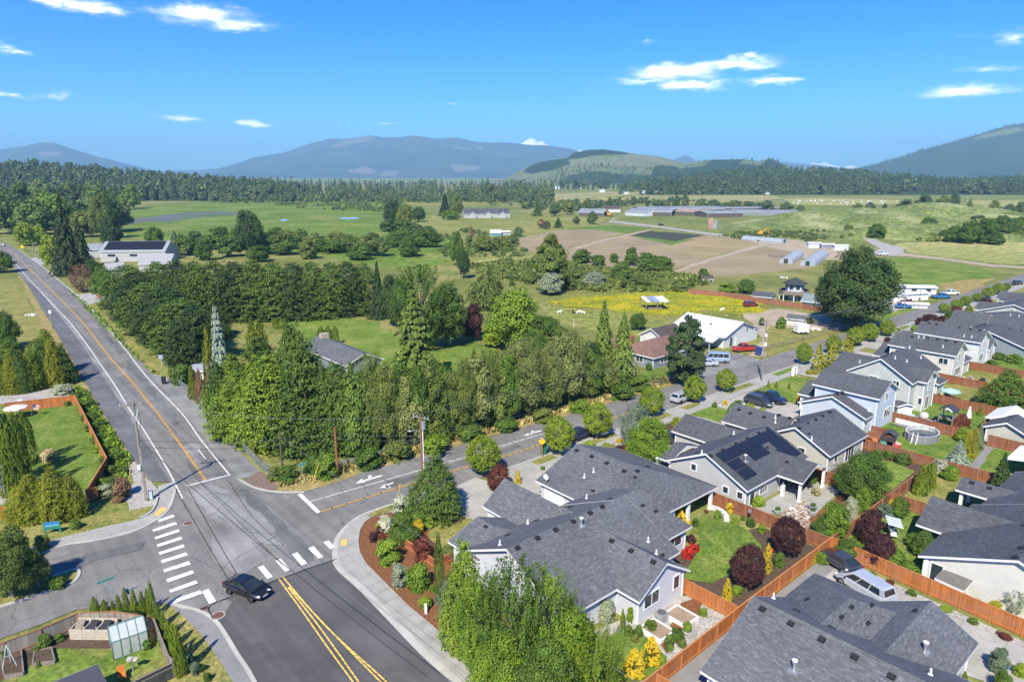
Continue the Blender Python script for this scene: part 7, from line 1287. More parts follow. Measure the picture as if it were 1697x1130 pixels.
plant('shrub', 'plum', 1033, 760, 736, 42, 'dark purple round shrub left of the light green tree'); plant('shrub', 'plum', 1008, 758, 746, 24, 'smaller dark purple shrub in the front bed'); plant('shrub', 'lime', 978, 752, 730, 26, 'lime green shrub in the bed behind the grey roof ridge'); plant('shrub', 'lime', 1004, 748, 734, 30, 'second lime green shrub right of the blue car'); plant('shrub', 'yellow', 1027, 734, 726, 16, 'small yellow shrub in the front bed'); plant('shrub', 'bright', 900, 779, 771, 10, 'small round shrub on the driveway between the garages')
# left side trees
plant('fir', 'deep', 116, 456, 322, 62, 'tall very dark fir beside the main road'); plant('fir', 'deep', 138, 442, 360, 44, 'dark fir right of the tallest dark fir'); plant('round', 'olive', 172, 396, 318, 46, 'pale olive tree top behind the dark firs'); plant('round', 'dark', 188, 412, 355, 40, 'rounded dark green tree right of the dark firs'); plant('bushy', 'lime', 44, 408, 366, 38, 'yellow green tree by the far road bend, left of two'); plant('bushy', 'lime', 66, 404, 372, 24, 'yellow green tree by the far road bend, right of two'); plant('bushy', 'lime', 88, 446, 386, 36, 'bright lime tree at the foot of the dark fir'); plant('vase', 'brown', 138, 484, 440, 40, 'reddish brown bare branched bush at the gravel drive'); plant('round', 'green', 176, 500, 440, 46, 'green tree between the brown bush and the hedge'); plant('round', 'dark', 158, 468, 430, 34, 'darker tree behind the brown bush')
plant('round', 'green', 258, 412, 374, 36, 'rounded dark tree behind the solar barn, left of two'); plant('fir', 'bluegreen', 292, 424, 381, 34, 'bluish conifer right of the solar barn'); plant('round', 'dark', 416, 424, 345, 56, 'tall dark tree standing before the marsh'); plant('bushy', 'silver', 68, 428, 410, 18, 'white flowering bush beside the far gravel drive')
q_ = random.Random(11); k = 0
for (x0, x1, yb, hh, n, wd) in ((-10, 200, 388, 60, 12, 60), (-20, 180, 362, 50, 14, 50), (0, 230, 345, 42, 16, 36)):
 for i in range(n):
  x = x0+(x1-x0)*(i+q_.uniform(.1, .9))/n; y = yb+q_.uniform(-6, 6); h_ = hh*q_.uniform(.7, 1.2)
  plant('round_lo', ['green', 'dark', 'olive', 'farl', 'bright'][q_.randrange(5)], x, y, y-h_, wd*q_.uniform(.8, 1.2), 'leafy tree in the crowded wood left of the dark firs', 'wood left of the dark firs'); k += 1
plant('round', 'green', 2, 452, 415, 50, 'leafy tree at the left edge shading the main road')
for i in range(30):
 x = 300+i*14+q_.uniform(-6, 6); y = 428-abs(i-10)*.2+q_.uniform(-9, 6)-(i % 3)*7; plant('bushy' if i % 2 else 'round_lo', ['green', 'hedge', 'farl', 'green', 'olive'][q_.randrange(5)], x, y, y-q_.uniform(24, 38), q_.uniform(34, 52), 'leafy bush in the thicket between the hedge and the marsh', 'thicket at the marsh edge')
for x, yb, yt, w_, kd, mt, lb in [(652, 372, 331, 38, 'round', 'dark', 'tallest dark tree of the clump at the marsh shore'), (672, 380, 336, 34, 'round', 'olive', 'olive tree in the middle of the clump at the marsh shore'), (694, 368, 342, 28, 'round', 'dark', 'right tree of the clump at the marsh shore'), (646, 384, 362, 40, 'bushy', 'green', 'low bush at the left foot of the marsh shore clump'), (680, 390, 368, 56, 'bushy', 'olive', 'wide bush at the foot of the marsh shore clump'), (706, 388, 374, 36, 'bushy', 'green', 'bush at the right foot of the marsh shore clump'), (738, 358, 320, 30, 'fir', 'deep', 'dark fir left of the far grey house'), (756, 360, 320, 28, 'round', 'olive', 'tall olive tree beside the dark fir at the far grey house'), (745, 364, 348, 36, 'bushy', 'bright', 'bright bushes at the foot of the far dark fir'), (757, 440, 380, 30, 'round', 'green', 'slim leafy tree rising at the right end of the thicket'), (768, 462, 412, 26, 'round', 'dark', 'dark narrow tree just right of the house tree group'), (778, 405, 388, 14, 'shrub', 'olive', 'small bush in front of the teal shed'), (800, 416, 388, 40, 'bushy', 'olive', 'grey green bushes below the teal shed'), (830, 414, 392, 46, 'bushy', 'olive', 'wide bush right below the white camper'), (782, 392, 372, 10, 'fir_lo', 'brown', 'thin brownish fir near the teal shed')]: plant(kd, mt, x, yb, yt, w_, lb)
for i, (x, yb, yt, w_, mt) in enumerate([(890, 358, 334, 26, 'green'), (920, 358, 336, 24, 'dark'), (940, 356, 330, 30, 'olive'), (955, 372, 358, 14, 'dark'), (982, 372, 350, 22, 'dark'), (925, 378, 360, 22, 'dark'), (898, 378, 362, 20, 'brown'), (905, 380, 366, 18, 'dark'), (860, 392, 376, 22, 'dark'), (850, 404, 388, 26, 'green'), (1010, 342, 326, 22, 'dark'), (1027, 340, 326, 12, 'dark'), (1050, 341, 327, 16, 'dark'), (1072, 342, 326, 12, 'dark'), (1090, 344, 330, 20, 'dark'), (1120, 346, 322, 26, 'green'), (1135, 348, 318, 14, 'dark'), (1160, 346, 330, 20, 'green'), (1185, 348, 330, 22, 'dark'), (1215, 348, 332, 24, 'green'), (1240, 348, 334, 26, 'green'), (1270, 350, 332, 26, 'dark'), (1300, 352, 334, 26, 'dark'), (1420, 350, 336, 18, 'green'), (1442, 350, 334, 20, 'dark'), (1465, 352, 336, 20, 'dark'), (1500, 356, 330, 32, 'dark'), (1530, 354, 322, 32, 'dark'), (1560, 350, 322, 28, 'olive'), (1578, 350, 320, 24, 'dark'), (1605, 354, 328, 22, 'olive'), (1645, 362, 332, 24, 'olive'), (1670, 360, 338, 26, 'dark'), (1690, 366, 334, 26, 'dark'), (970, 350, 338, 20, 'green'), (880, 344, 332, 20, 'dark'), (865, 340, 318, 22, 'dark'), (835, 338, 308, 16, 'dark'), (815, 340, 304, 20, 'dark')]):
 plant('round_lo' if i % 5 else 'fir_lo', {'dark': 'far', 'green': 'farl', 'olive': 'olive', 'brown': 'brown'}[mt], x, yb, yt, w_, 'tree standing in the hedgerows round the dairy farm fields', 'farm hedgerow trees')
for i, (x, yb, yt, w_, mt) in enumerate([(1452, 396, 370, 36, 'green'), (1537, 386, 360, 30, 'green'), (1580, 402, 372, 34, 'green'), (1604, 404, 364, 40, 'green'), (1632, 404, 360, 44, 'green'), (1660, 392, 356, 46, 'green'), (1688, 390, 358, 36, 'green'), (1618, 382, 356, 34, 'dark'), (1563, 398, 380, 20, 'green'), (1500, 392, 376, 18, 'olive'), (1405, 388, 372, 20, 'olive'), (1420, 392, 378, 16, 'olive'), (1650, 406, 384, 30, 'green')]):
 plant('bushy', mt, x, yb, yt, w_, 'big rounded bush on the slopes of the grassy mounds', 'bushes on the grassy mounds')
# left yard
row('column', 'arb', [(22, 800, 690, 34), (38, 796, 683, 30), (50, 770, 682, 26), (14, 822, 720, 28), (30, 824, 706, 30)], 'tall dense arborvitae', 'beside the left lawn', 'arborvitae by the left lawn'); plant('shrub', 'cream', 83, 765, 741, 28, 'round shrub covered in cream blossoms on the left lawn')
for k, (x, yb, yt, w_) in enumerate([(60, 860, 784, 56), (96, 860, 772, 50), (124, 856, 782, 36), (34, 858, 806, 40)]): plant('leyland', 'goldarb', x, yb, yt, w_, ['golden green conifer above the entrance sign', 'golden green conifer right above the entrance sign with the highest top', 'golden green conifer at the lawn corner', 'golden green conifer nearest the left orange fence scrap'][k])
row('leyland', ['arb', 'goldarb', 'hedge'], [(8, 652, 590, 30), (24, 652, 586, 28), (40, 650, 580, 30), (58, 646, 578, 30), (76, 640, 560, 30), (94, 640, 562, 28), (110, 636, 570, 28), (118, 632, 590, 20), (84, 622, 545, 44), (66, 610, 560, 40)], 'tall hedge conifer', 'of the left hedge above the paved roadside path', 'left roadside hedge'); plant('round', 'green', 8, 580, 512, 60, 'leafy tree at the left edge of the dry field', None); plant('round', 'green', 20, 610, 560, 50, 'leafy tree behind the left hedge')
plant('lush', 'olive', 22, 992, 880, 96, 'olive leaved tree on the grassy street island'); plant('round', 'olive', 66, 975, 915, 50, 'right half of the olive trees on the street island'); plant('bushy', 'olive', 28, 935, 868, 50, 'olive bush left of the entrance sign'); plant('shrub', 'olive', 70, 912, 885, 30, 'grey green shrub at the foot of the entrance sign'); plant('shrub', 'green', 126, 876, 860, 22, 'leafy green clump right of the entrance sign'); plant('shrub', 'green', 95, 975, 955, 34, 'low shrub at the tip of the street island')
IVY = [(128, 655, 26), (138, 672, 26), (146, 690, 26), (154, 708, 28), (162, 726, 28), (170, 744, 28), (178, 760, 28), (184, 778, 26), (186, 796, 28), (170, 800, 26), (166, 816, 24), (150, 668, 22), (168, 702, 22), (182, 730, 22), (196, 756, 24), (205, 780, 22), (156, 690, 20), (190, 748, 20)]
for i, (x, y, w_) in enumerate(IVY): plant('shrub', ['green', 'bright', 'hedge', 'green'][i % 4], x, y+6, y-8, w_, 'leafy shrub on the planted bank between the orange fence and the path', 'bank shrubs')
plant('shrub', 'silver', 105, 652, 636, 40, 'pale dry shrub above the orange fence'); plant('shrub', 'brown', 205, 822, 790, 34, 'heap of dry brown twigs beside the gravel'); plant('shrub', 'brown', 196, 832, 808, 26, 'smaller heap of dry twigs by the grass corner'); plant('shrub', 'silver', 176, 820, 802, 30, 'pale leaved shrub left of the dry twigs'); plant('shrub', 'green', 112, 672, 662, 16, 'low shrub inside the orange fence corner')
row('cone', 'arb', [(158, 1013, 988, 18), (174, 1014, 993, 16), (188, 1014, 994, 9), (198, 1013, 985, 13), (211, 1014, 973, 14), (224, 1014, 976, 15), (238, 1018, 979, 15), (247, 1016, 974, 13), (255, 1022, 963, 16)], 'small pointed arborvitae', 'along the side street fence near the crosswalk', 'arborvitae by the side street')
row('cone', 'arb', [(264, 1042, 998, 20), (274, 1058, 1014, 20), (283, 1076, 1028, 22), (293, 1100, 1032, 24), (301, 1118, 1034, 24), (288, 1090, 1042, 18)], 'pointed arborvitae', 'along the weathered fence at the lower path', 'arborvitae by the lower path')
for i, (x, yb, yt, w_, mt) in enumerate([(75, 1072, 1052, 30, 'green'), (98, 1062, 1050, 22, 'green'), (205, 1030, 1012, 40, 'dark'), (225, 1028, 1010, 22, 'dark'), (62, 1082, 1070, 14, 'green'), (5, 1090, 1074, 18, 'green'), (325, 1118, 1094, 18, 'bluegreen'), (335, 1112, 1098, 16, 'green'), (316, 1096, 1082, 14, 'bluegreen'), (345, 1128, 1112, 16, 'green'), (312, 1072, 1064, 9, 'silver'), (65, 1104, 1096, 12, 'green')]):
 plant('shrub', mt, x, yb, yt, w_, ['broad leafy vegetable plant beside the compost bins', 'second leafy plant by the compost bins', 'dark shrub behind the small greenhouse', 'dark shrub at the greenhouse gable', 'small plant in the raised bed', 'plant at the left edge of the vegetable beds', 'bluish shrub beside the lower arborvitae', 'green shrub on the verge by the lower path', 'small bluish shrub by the lower path', 'green shrub at the bottom of the lower verge', 'tiny silver plant on the lower verge', 'tiny green plant in the front raised bed'][i])
# corner bed
for x, yb, yt, w_, kd, mt, lb in [(670, 852, 820, 36, 'shrub', 'white', 'white blossoming shrub in front of the dark spruce'), (640, 880, 856, 26, 'shrub', 'white', 'white blossoming shrub by the round plum shrubs'), (693, 862, 838, 56, 'shrub', 'hedge', 'broad green shrub at the foot of the dark spruce'), (668, 872, 850, 40, 'shrub', 'green', 'green shrub between the two white blossoming shrubs'), (693, 882, 860, 22, 'shrub', 'yellow', 'yellow flowering shrub in the corner bed'), (712, 872, 856, 20, 'shrub', 'bright', 'bright green shrub beside the yellow flowers'), (676, 898, 868, 40, 'shrub', 'green', 'green shrub above the round clipped one'), (660, 890, 872, 30, 'shrub', 'green', 'green shrub beside the white blossoms'), (676, 884, 868, 12, 'cone', 'arb', 'tiny pointed shrub in the corner bed'), (644, 932, 894, 42, 'shrub', 'bright', 'large round clipped bright green shrub on the mulch'), (620, 896, 881, 16, 'shrub', 'plum', 'round plum shrub on the mulch, nearest the sidewalk'), (632, 882, 868, 17, 'shrub', 'plum', 'round plum shrub below the white blossoms'), (634, 896, 884, 15, 'shrub', 'maroon', 'round reddish shrub beside the plum ones'), (637, 868, 857, 12, 'shrub', 'plum', 'small plum shrub at the top of the mulch bed'), (628, 874, 866, 12, 'shrub', 'lime', 'small lime shrub at the top of the mulch bed'), (702, 926, 888, 38, 'shrub', 'maroon', 'maroon shrub behind the red fence'), (664, 970, 930, 30, 'shrub', 'silver', 'white dotted round shrub on the mulch'), (692, 974, 932, 40, 'shrub', 'bright', 'round yellow green shrub right of the white dotted one'), (706, 1005, 988, 24, 'shrub', 'lime', 'low lime shrub above the white marker post'), (718, 980, 970, 14, 'shrub', 'bright', 'small shrub at the foot of the weeping conifer'), (745, 925, 900, 24, 'shrub', 'olive', 'olive shrub at the left end of the grey roof'), (745, 975, 950, 18, 'shrub', 'gold', 'small golden shrub behind the weeping conifer'), (742, 1062, 1032, 30, 'shrub', 'silver', 'pale silver shrub at the lower end of the mulch bed'), (757, 1070, 1050, 30, 'shrub', 'bluegreen', 'bluish low shrub by the sidewalk end')]: plant(kd, mt, x, yb+2, yt-2, w_*1.18, lb)
plant('column', 'hedge', 729, 1000, 884, 17, 'thin weeping conifer rising from the mulch bed'); plant('vase', 'bluegreen', 757, 1050, 960, 62, 'grey green shrubby tree at the end of the mulch bed')
for x, yb, yt, w_, kd, mt, lb in [(772, 1072, 898, 76, 'leyland', 'leyland', 'upright green tree in front of the left gable'), (800, 1120, 965, 100, 'vase', 'bright', 'spreading light green tree nearest the sidewalk'), (850, 1145, 940, 130, 'vase', 'green', 'large light green maple before the white gable wall'), (905, 1135, 948, 104, 'vase', 'bright', 'light green maple with upswept branches below the grey roof'), (945, 1160, 1000, 110, 'round', 'bright', 'leafy maple at the bottom edge, rightmost of the clump'), (830, 1190, 1050, 120, 'lush', 'bright', 'low leafy tree at the bottom edge by the sidewalk'), (905, 1215, 1060, 140, 'lush', 'green', 'broad green tree at the bottom edge'), (985, 1190, 1040, 90, 'vase', 'arb', 'small leafy tree left of the yellow shrubs'), (955, 1040, 1000, 50, 'bushy', 'green', 'green bush under the roof eave behind the maples')]: plant(kd, mt, x, yb, yt, w_, lb)
plant('shrub', 'silver', 1005, 1030, 990, 34, 'white flowering shrub against the white side wall'); plant('cone', 'arb', 1031, 1044, 1008, 11, 'small pointed green conifer at the white side wall'); plant('bushy', 'bright', 1044, 1032, 1004, 15, 'small leafy bush against the white side wall')
for i, (x, yb, yt, w_, mt) in enumerate([(1043, 1054, 1035, 20, 'hedge'), (1058, 1054, 1036, 20, 'hedge'), (1078, 1046, 1027, 26, 'hedge'), (1108, 1078, 1050, 20, 'hedge'), (1122, 1062, 1038, 26, 'hedge'), (1138, 1046, 1028, 18, 'bright'), (1052, 1064, 1050, 18, 'olive'), (1166, 1020, 1006, 18, 'bright'), (1130, 1072, 1058, 20, 'olive'), (1096, 1100, 1086, 20, 'bright'), (1026, 1048, 1038, 12, 'bluegreen')]):
 plant('shrub', mt, x, yb, yt, w_, ['clipped shrub at the white side wall, left of a pair', 'clipped shrub at the white side wall, right of a pair', 'clipped shrub below the raised bed corner', 'rounded shrub by the orange fence above the gold shrubs', 'rounded shrub in the middle of the side garden', 'light green shrub at the end of the side garden row', 'olive shrub below the clipped pair', 'small light shrub on the gravel by the orange fence', 'dry olive grass clump near the orange fence', 'bright low plant beside the gold shrubs', 'bluish dwarf shrub by the small pointed conifer'][i])
plant('leyland_lo', 'yellow', 1050, 1118, 1074, 36, 'bright yellow conifer shrub at the bottom by the orange fence, left one'); plant('leyland_lo', 'yellow', 1078, 1100, 1053, 32, 'bright yellow conifer shrub at the bottom by the orange fence, right one'); plant('cone', 'hedge', 1069, 1108, 1074, 11, 'narrow dark green conifer between the two yellow shrubs')
# garden of the corner house and neighbours
for x, yb, yt, w_, kd, mt, lb in [(1138, 924, 904, 24, 'shrub', 'red', 'left of the two bright red shrubs'), (1150, 914, 900, 22, 'shrub', 'red', 'right of the two bright red shrubs'), (1146, 900, 886, 18, 'shrub', 'plum', 'dark plum shrub above the red shrubs'), (1127, 868, 842, 18, 'leyland_lo', 'yellow', 'yellow shrub at the patio roof corner'), (1140, 870, 862, 14, 'shrub', 'yellow', 'low yellow shrub by the roof corner'), (1152, 872, 858, 14, 'shrub', 'green', 'green plant at the lawn edge by the roof corner'), (1208, 852, 832, 15, 'shrub', 'yellow', 'round yellow shrub before the red brown fence'), (1189, 860, 845, 16, 'shrub', 'bright', 'green shrub beside the curved stone edge'), (1218, 868, 854, 16, 'shrub', 'lime', 'lime shrub along the fence bed'), (1244, 872, 855, 18, 'shrub', 'hedge', 'round dark green shrub along the fence bed'), (1231, 862, 853, 9, 'shrub', 'green', 'small shrub by the fence lamp'), (1262, 884, 868, 16, 'shrub', 'bright', 'light green shrub by the fence bend'), (1256, 838, 822, 30, 'shrub', 'lime', 'yellow green shrub at the grey wall corner'), (1270, 948, 900, 16, 'leyland_lo', 'yellow', 'tall yellow shrub between the two purple round trees'), (1204, 996, 958, 20, 'cone', 'yellow', 'bright yellow pointed conifer by the garden fence'), (1222, 986, 968, 22, 'shrub', 'bright', 'green shrub right of the yellow pointed conifer'), (1290, 940, 914, 24, 'shrub', 'hedge', 'round green shrub on the soil below the purple tree'), (1277, 918, 905, 8, 'shrub', 'orange', 'small orange flowering plant beside the purple tree'), (1170, 850, 844, 9, 'shrub', 'maroon', 'small reddish plant at the patio')]: plant(kd, mt, x, yb, yt, w_, lb)
plant('ball', 'plum', 1236, 978, 902, 58, 'round purple leaved tree on the lawn, nearer one'); plant('ball', 'plum', 1302, 924, 856, 55, 'round purple leaved tree by the fence corner, farther one')
for x, yb, yt, w_, kd, mt, lb in [(1425, 832, 748, 96, 'lush', 'green', 'broad green tree beside the curved lawn'), (1440, 900, 842, 50, 'bushy', 'plum', 'purple tree behind the red brown fence corner'), (1456, 938, 884, 60, 'bushy', 'plum', 'purple tree leaning over the orange fence'), (1380, 895, 830, 60, 'bushy', 'bright', 'light green bushy tree in the gravel garden'), (1356, 895, 862, 40, 'bushy', 'green', 'green bush left in the gravel garden'), (1408, 868, 822, 28, 'bushy', 'silver', 'pale silvery shrub in the gravel garden'), (1427, 850, 806, 30, 'bushy', 'bright', 'light green small tree right of the silvery shrub'), (1404, 925, 892, 46, 'bushy', 'green', 'leafy bush in the corner below the purple tree'), (1480, 945, 910, 46, 'bushy', 'bright', 'yellow green bush leaning over the orange fence'), (1502, 960, 930, 46, 'bushy', 'bright', 'light green bush beside the small brown shed'), (1528, 922, 880, 44, 'bushy', 'green', 'rose bush at the corner of the cream house'), (1515, 908, 884, 40, 'bushy', 'green', 'rose bush beside the striped garden swing'), (1490, 856, 824, 34, 'bushy', 'green', 'green shrub by the fence of the narrow lawn'), (1465, 856, 834, 32, 'bushy', 'bluegreen', 'grey green shrub beside the purple tree'), (1476, 838, 826, 14, 'shrub', 'gold', 'golden shrub in the narrow lawn bed'), (1455, 762, 742, 22, 'shrub', 'green', 'round shrub at the far fence, left in the row'), (1474, 760, 745, 22, 'shrub', 'hedge', 'round shrub at the far fence, middle of the row'), (1494, 768, 748, 32, 'shrub', 'hedge', 'long dark shrub at the far fence'), (1352, 822, 806, 18, 'shrub', 'cream', 'shrub with pale blooms at the patio corner'), (1345, 800, 780, 20, 'shrub', 'green', 'green shrub beside the patio roof'), (1556, 790, 760, 30, 'bushy', 'white', 'shrub covered with white blossoms by the back fence'), (1572, 794, 770, 34, 'bushy', 'bright', 'light green shrub right of the white blossoms'), (1588, 786, 770, 20, 'shrub', 'bright', 'green rose shrub beside the back fence'), (1590, 766, 755, 10, 'shrub', 'lime', 'lime shrub right of the blue spruce')]: plant(kd, mt, x, yb, yt, w_, lb)
row('cone', 'arb', [(1524, 820, 768, 28), (1534, 812, 768, 18), (1542, 808, 766, 18)], 'clipped dense arborvitae', 'beside the yellowed back lawn', 'three clipped arborvitae')
plant('spruce', 'blue', 1586, 772, 728, 46, 'pale blue spruce behind the back fence'); plant('spruce', 'bluegreen', 1620, 746, 697, 22, 'narrow blue green spruce beside the gold conifers'); plant('column', 'gold', 1602, 758, 712, 14, 'tall golden conifer beside the blue spruce, left of two'); plant('column', 'gold', 1611, 760, 708, 13, 'tall golden conifer beside the blue spruce, right of two'); plant('bushy', 'maroon', 1592, 715, 686, 30, 'reddish brown small tree behind the pool fence'); plant('bushy', 'lime', 1594, 732, 706, 26, 'lime green small tree below the reddish one'); plant('spruce', 'dark', 1656, 812, 748, 40, 'dark green fir by the grey roof and the white canopy'); plant('leyland', 'green', 1664, 676, 612, 66, 'big feathery green conifer in the right back garden'); plant('spruce', 'blue', 1682, 680, 660, 18, 'small blue spruce at the right edge'); plant('cone', 'lime', 1624, 690, 672, 8, 'thin pale green young tree in the play garden')
for i, (x, yb, yt, w_, kd, mt, lb) in enumerate([(1540, 540, 520, 36, 'bushy', 'plum', 'dark plum tree in front of the white two storey house'), (1525, 540, 526, 20, 'bushy', 'plum', 'smaller plum tree left of the bigger one'), (1558, 545, 522, 22, 'bushy', 'plum', 'plum tree left of the white parked car'), (1572, 530, 514, 18, 'bushy', 'green', 'green tree between the plum trees'), (1605, 542, 520, 26, 'bushy', 'plum', 'plum tree right of the white parked car'), (1630, 540, 518, 28, 'bushy', 'plum', 'plum tree beside the dark roof'), (1665, 545, 532, 22, 'bushy', 'plum', 'plum tree at the white window wall'), (1632, 510, 494, 28, 'bushy', 'plum', 'plum tree among the farther street trees'), (1660, 502, 492, 18, 'bushy', 'maroon', 'maroon tree at the far end of the row'), (1604, 522, 505, 16, 'cone', 'bright', 'slanting green hedge plant between the plum trees'), (1470, 572, 558, 14, 'bushy', 'plum', 'plum bush under the last near street tree'), (1585, 516, 508, 20, 'bushy', 'maroon', 'maroon shrub behind the white parked car'), (1515, 548, 538, 14, 'shrub', 'bright', 'green shrub at the white house corner'), (1505, 556, 548, 12, 'shrub', 'gold', 'golden shrub at the white house corner'), (1641, 614, 596, 24, 'bushy', 'green', 'green bush in the garden right of the cream house'), (1680, 602, 586, 30, 'bushy', 'bright', 'flowering bush by the covered rear patio'), (1655, 596, 584, 22, 'bushy', 'green', 'green bush left of the covered rear patio')]): plant(kd, mt, x, yb, yt, w_, lb)
for x, yb, yt, w_, kd, mt, lb in [(1212, 688, 668, 20, 'cone', 'bright', 'tall thin green plant in the front bed of the solar panel house'), (1222, 685, 662, 24, 'bushy', 'green', 'green shrub in the front bed of the solar panel house'), (1240, 685, 668, 26, 'bushy', 'lime', 'lime shrub in the front bed'), (1262, 690, 676, 20, 'shrub', 'lime', 'second lime shrub in the front bed'), (1184, 676, 665, 11, 'shrub', 'hedge', 'small round shrub at the corner of the clipped front lawn'), (1202, 672, 662, 10, 'shrub', 'yellow', 'small yellow shrub left of the tall thin plant'), (1148, 740, 728, 24, 'shrub', 'green', 'low green shrub between the garage roofs'), (1120, 708, 690, 24, 'shrub', 'gold', 'golden shrub left of the garage roof'), (1325, 668, 655, 12, 'shrub', 'orange', 'orange flowering shrub at the light blue house corner'), (1388, 610, 592, 24, 'bushy', 'olive', 'olive shrub between the golden conifers'), (1370, 620, 602, 20, 'bushy', 'olive', 'olive shrub right of the white stand'), (1342, 620, 612, 18, 'shrub', 'gold', 'low golden shrub right of the white stand'), (1405, 608, 594, 14, 'spruce', 'blue', 'small blue spruce at the sage house corner'), (1273, 642, 630, 6, 'cone', 'arb', 'tiny pointed conifer by the front drive, leftmost'), (1286, 643, 632, 7, 'cone', 'arb', 'tiny pointed conifer by the front drive, middle'), (1307, 645, 634, 6, 'cone', 'arb', 'tiny pointed conifer by the front drive, rightmost'), (1294, 545, 524, 20, 'bushy', 'bright', 'light green tree beside the small grey shed roof'), (1340, 536, 524, 16, 'bushy', 'olive', 'olive bush right of the small grey shed'), (1262, 540, 526, 12, 'round', 'green', 'young tree at the metal building gable'), (1520, 510, 502, 18, 'shrub', 'dark', 'dark shrub at the mobile home entrance'), (1196, 575, 565, 14, 'shrub', 'green', 'shrub at the metal building porch')]: plant(kd, mt, x, yb, yt, w_, lb)
for i, (a, b) in enumerate([(61.7, 20.5), (61.6, 18.9), (61.4, 17), (61.2, 14.2), (61.0, 12.2), (60.8, 10), (60.7, 8), (60.5, 6)]):
 o = inst('shrub', PR['shrub'][i % 3], None, L(a, b, .09), (0, 0, i), (1.0+.4*(i % 2), 1.0, .45), LM[['hedge', 'maroon', 'green', 'lime'][i % 4]]); props(o, f'tiny shrub in the gravel strip under the orange fence, {ORD[i]} from the cars', 'shrub', 'tiny shrubs under the orange fence')
for x, yb, yt, w_, mt, kd, lb in [(1600, 985, 940, 26, 'gold', 'bushy', 'yellow green bush before the cream siding'), (1650, 1010, 990, 26, 'gold', 'bushy', 'round yellow green bush before the cream siding at right'), (1680, 1020, 975, 40, 'silver', 'vase', 'sparse silvery bush at the right edge behind the orange fence'), (1617, 1006, 992, 20, 'bright', 'shrub', 'low rounded hedge behind the orange fence'), (1653, 1116, 1071, 34, 'bluegreen', 'bushy', 'bluish green round pine shrub in the driveway island'), (1660, 1150, 1112, 36, 'green', 'bushy', 'green shrub below the pine shrub at the bottom edge'), (1595, 1140, 1112, 16, 'arb', 'cone', 'pointed green conifer at the lower right house corner'), (1362, 932, 912, 30, 'bright', 'shrub', 'green shrubs in the orange fence corner behind the dark suv'), (1398, 935, 916, 14, 'hedge', 'cone', 'small pointed conifer in the orange fence corner'), (1348, 935, 916, 8, 'gold', 'cone', 'thin golden plant in the orange fence corner'), (1690, 1120, 1100, 30, 'lime', 'shrub', 'lime shrub at the lower right edge')]: plant(kd, mt, x, yb, yt, w_, lb)
# grass clumps on the verges
def tufts(name, polys, n, mat, h0, label):
 P = []; N_ = []; S = []; T = []
 for poly in polys:
  pts = [p.xy for p in poly]; xs = [p.x for p in pts]; ys = [p.y for p in pts]; k = 0; tries = 0; pp = [(p.x, p.y) for p in pts]
  while k < n and tries < n*20:
   tries += 1; x, y = R.uniform(min(xs), max(xs)), R.uniform(min(ys), max(ys))
   if not inpoly(x, y, pp): continue
   k += 1
   for _ in range(3):
    hh = h0*R.uniform(.5, 1.4); P.append((x+R.uniform(-.15, .15), y+R.uniform(-.15, .15), .1+hh*.4)); a = R.uniform(0, 6.28); N_.append((math.cos(a), math.sin(a), .5)); S.append(hh); T.append((R.uniform(-.3, .3), R.uniform(-.3, .3), 1))
 me = leafmesh(name, np.array(P), nrm(np.array(N_)), np.array(S), RNG.uniform(0, 1, len(P)), 1.6, np.array(T), mat); o = bpy.data.objects.new(name, me); COL.objects.link(o); return props(o, label, 'grass', None, 'stuff')
LMAT('straw', (.16, .15, .05), (.34, .29, .12), .1)
tufts('verge_grass', [px(462, 808, 505, 800, 560, 788, 640, 768, 750, 733, 840, 712, 840, 704, 750, 724, 640, 756, 540, 782, 480, 790), px(840, 712, 968, 674, 1060, 650, 1122, 634, 1110, 628, 1050, 640, 960, 662, 840, 703)], 1500, LM['straw'], .5, 'dry tufted grass along the verge under the roadside woods')
tufts('verge_grass', [px(125, 640, 145, 650, 218, 765, 205, 800, 170, 745, 128, 665), px(110, 478, 165, 520, 250, 612, 282, 632, 250, 618, 200, 570, 140, 512)], 900, LM['bright'], .35, 'rough green grass along the main road verges')
tufts('meadow_reeds', [px(760, 440, 900, 432, 1000, 448, 1150, 458, 1180, 472, 1100, 482, 960, 474, 850, 466)], 2600, LM['olive'], 1.1, 'tall rough reeds in the damp meadow below the fields')
LMAT('butter', (.14, .17, .02), (.62, .46, .01), .1)
tufts('buttercup_flowers', [px(890, 506, 960, 486, 1050, 481, 1135, 478, 1190, 484, 1270, 502, 1280, 515, 1225, 527, 1140, 527, 1080, 530, 1000, 520, 930, 514)], 1300, LM['butter'], .2, 'yellow buttercups scattered through the pasture grass')
def scrub(n, poly, h0, h1, mat, label):
 pp = [(p.x, p.y) for p in poly]; xs = [p[0] for p in pp]; ys = [p[1] for p in pp]; o = []; k = 0
 while len(o) < n and k < n*30:
  k += 1; x, y = R.uniform(min(xs), max(xs)), R.uniform(min(ys), max(ys))
  if inpoly(x, y, pp) and mnoise.noise((x*.03, y*.02, 2)) > -.05: h = R.uniform(h0, h1); o.append((x, y, -.1, h, h*R.uniform(1.2, 2.2), False))
 wood('scrub', o, mat, label)
scrub(420, px(775, 445, 840, 432, 930, 440, 1060, 455, 1180, 462, 1160, 484, 1040, 484, 930, 482, 850, 474), .8, 2.6, LM['olive'], 'low grey green scrub in the damp ground below the fields')
scrub(260, px(700, 392, 780, 380, 850, 400, 880, 425, 800, 430, 740, 430), .6, 2.2, LM['farl'], 'low scrub on the meadow above the thicket')
scrub(420, px(1380, 395, 1480, 372, 1600, 366, 1697, 372, 1697, 400, 1600, 402, 1500, 400), 1, 4, LM['olive'], 'weedy scrub over the grassy mounds')
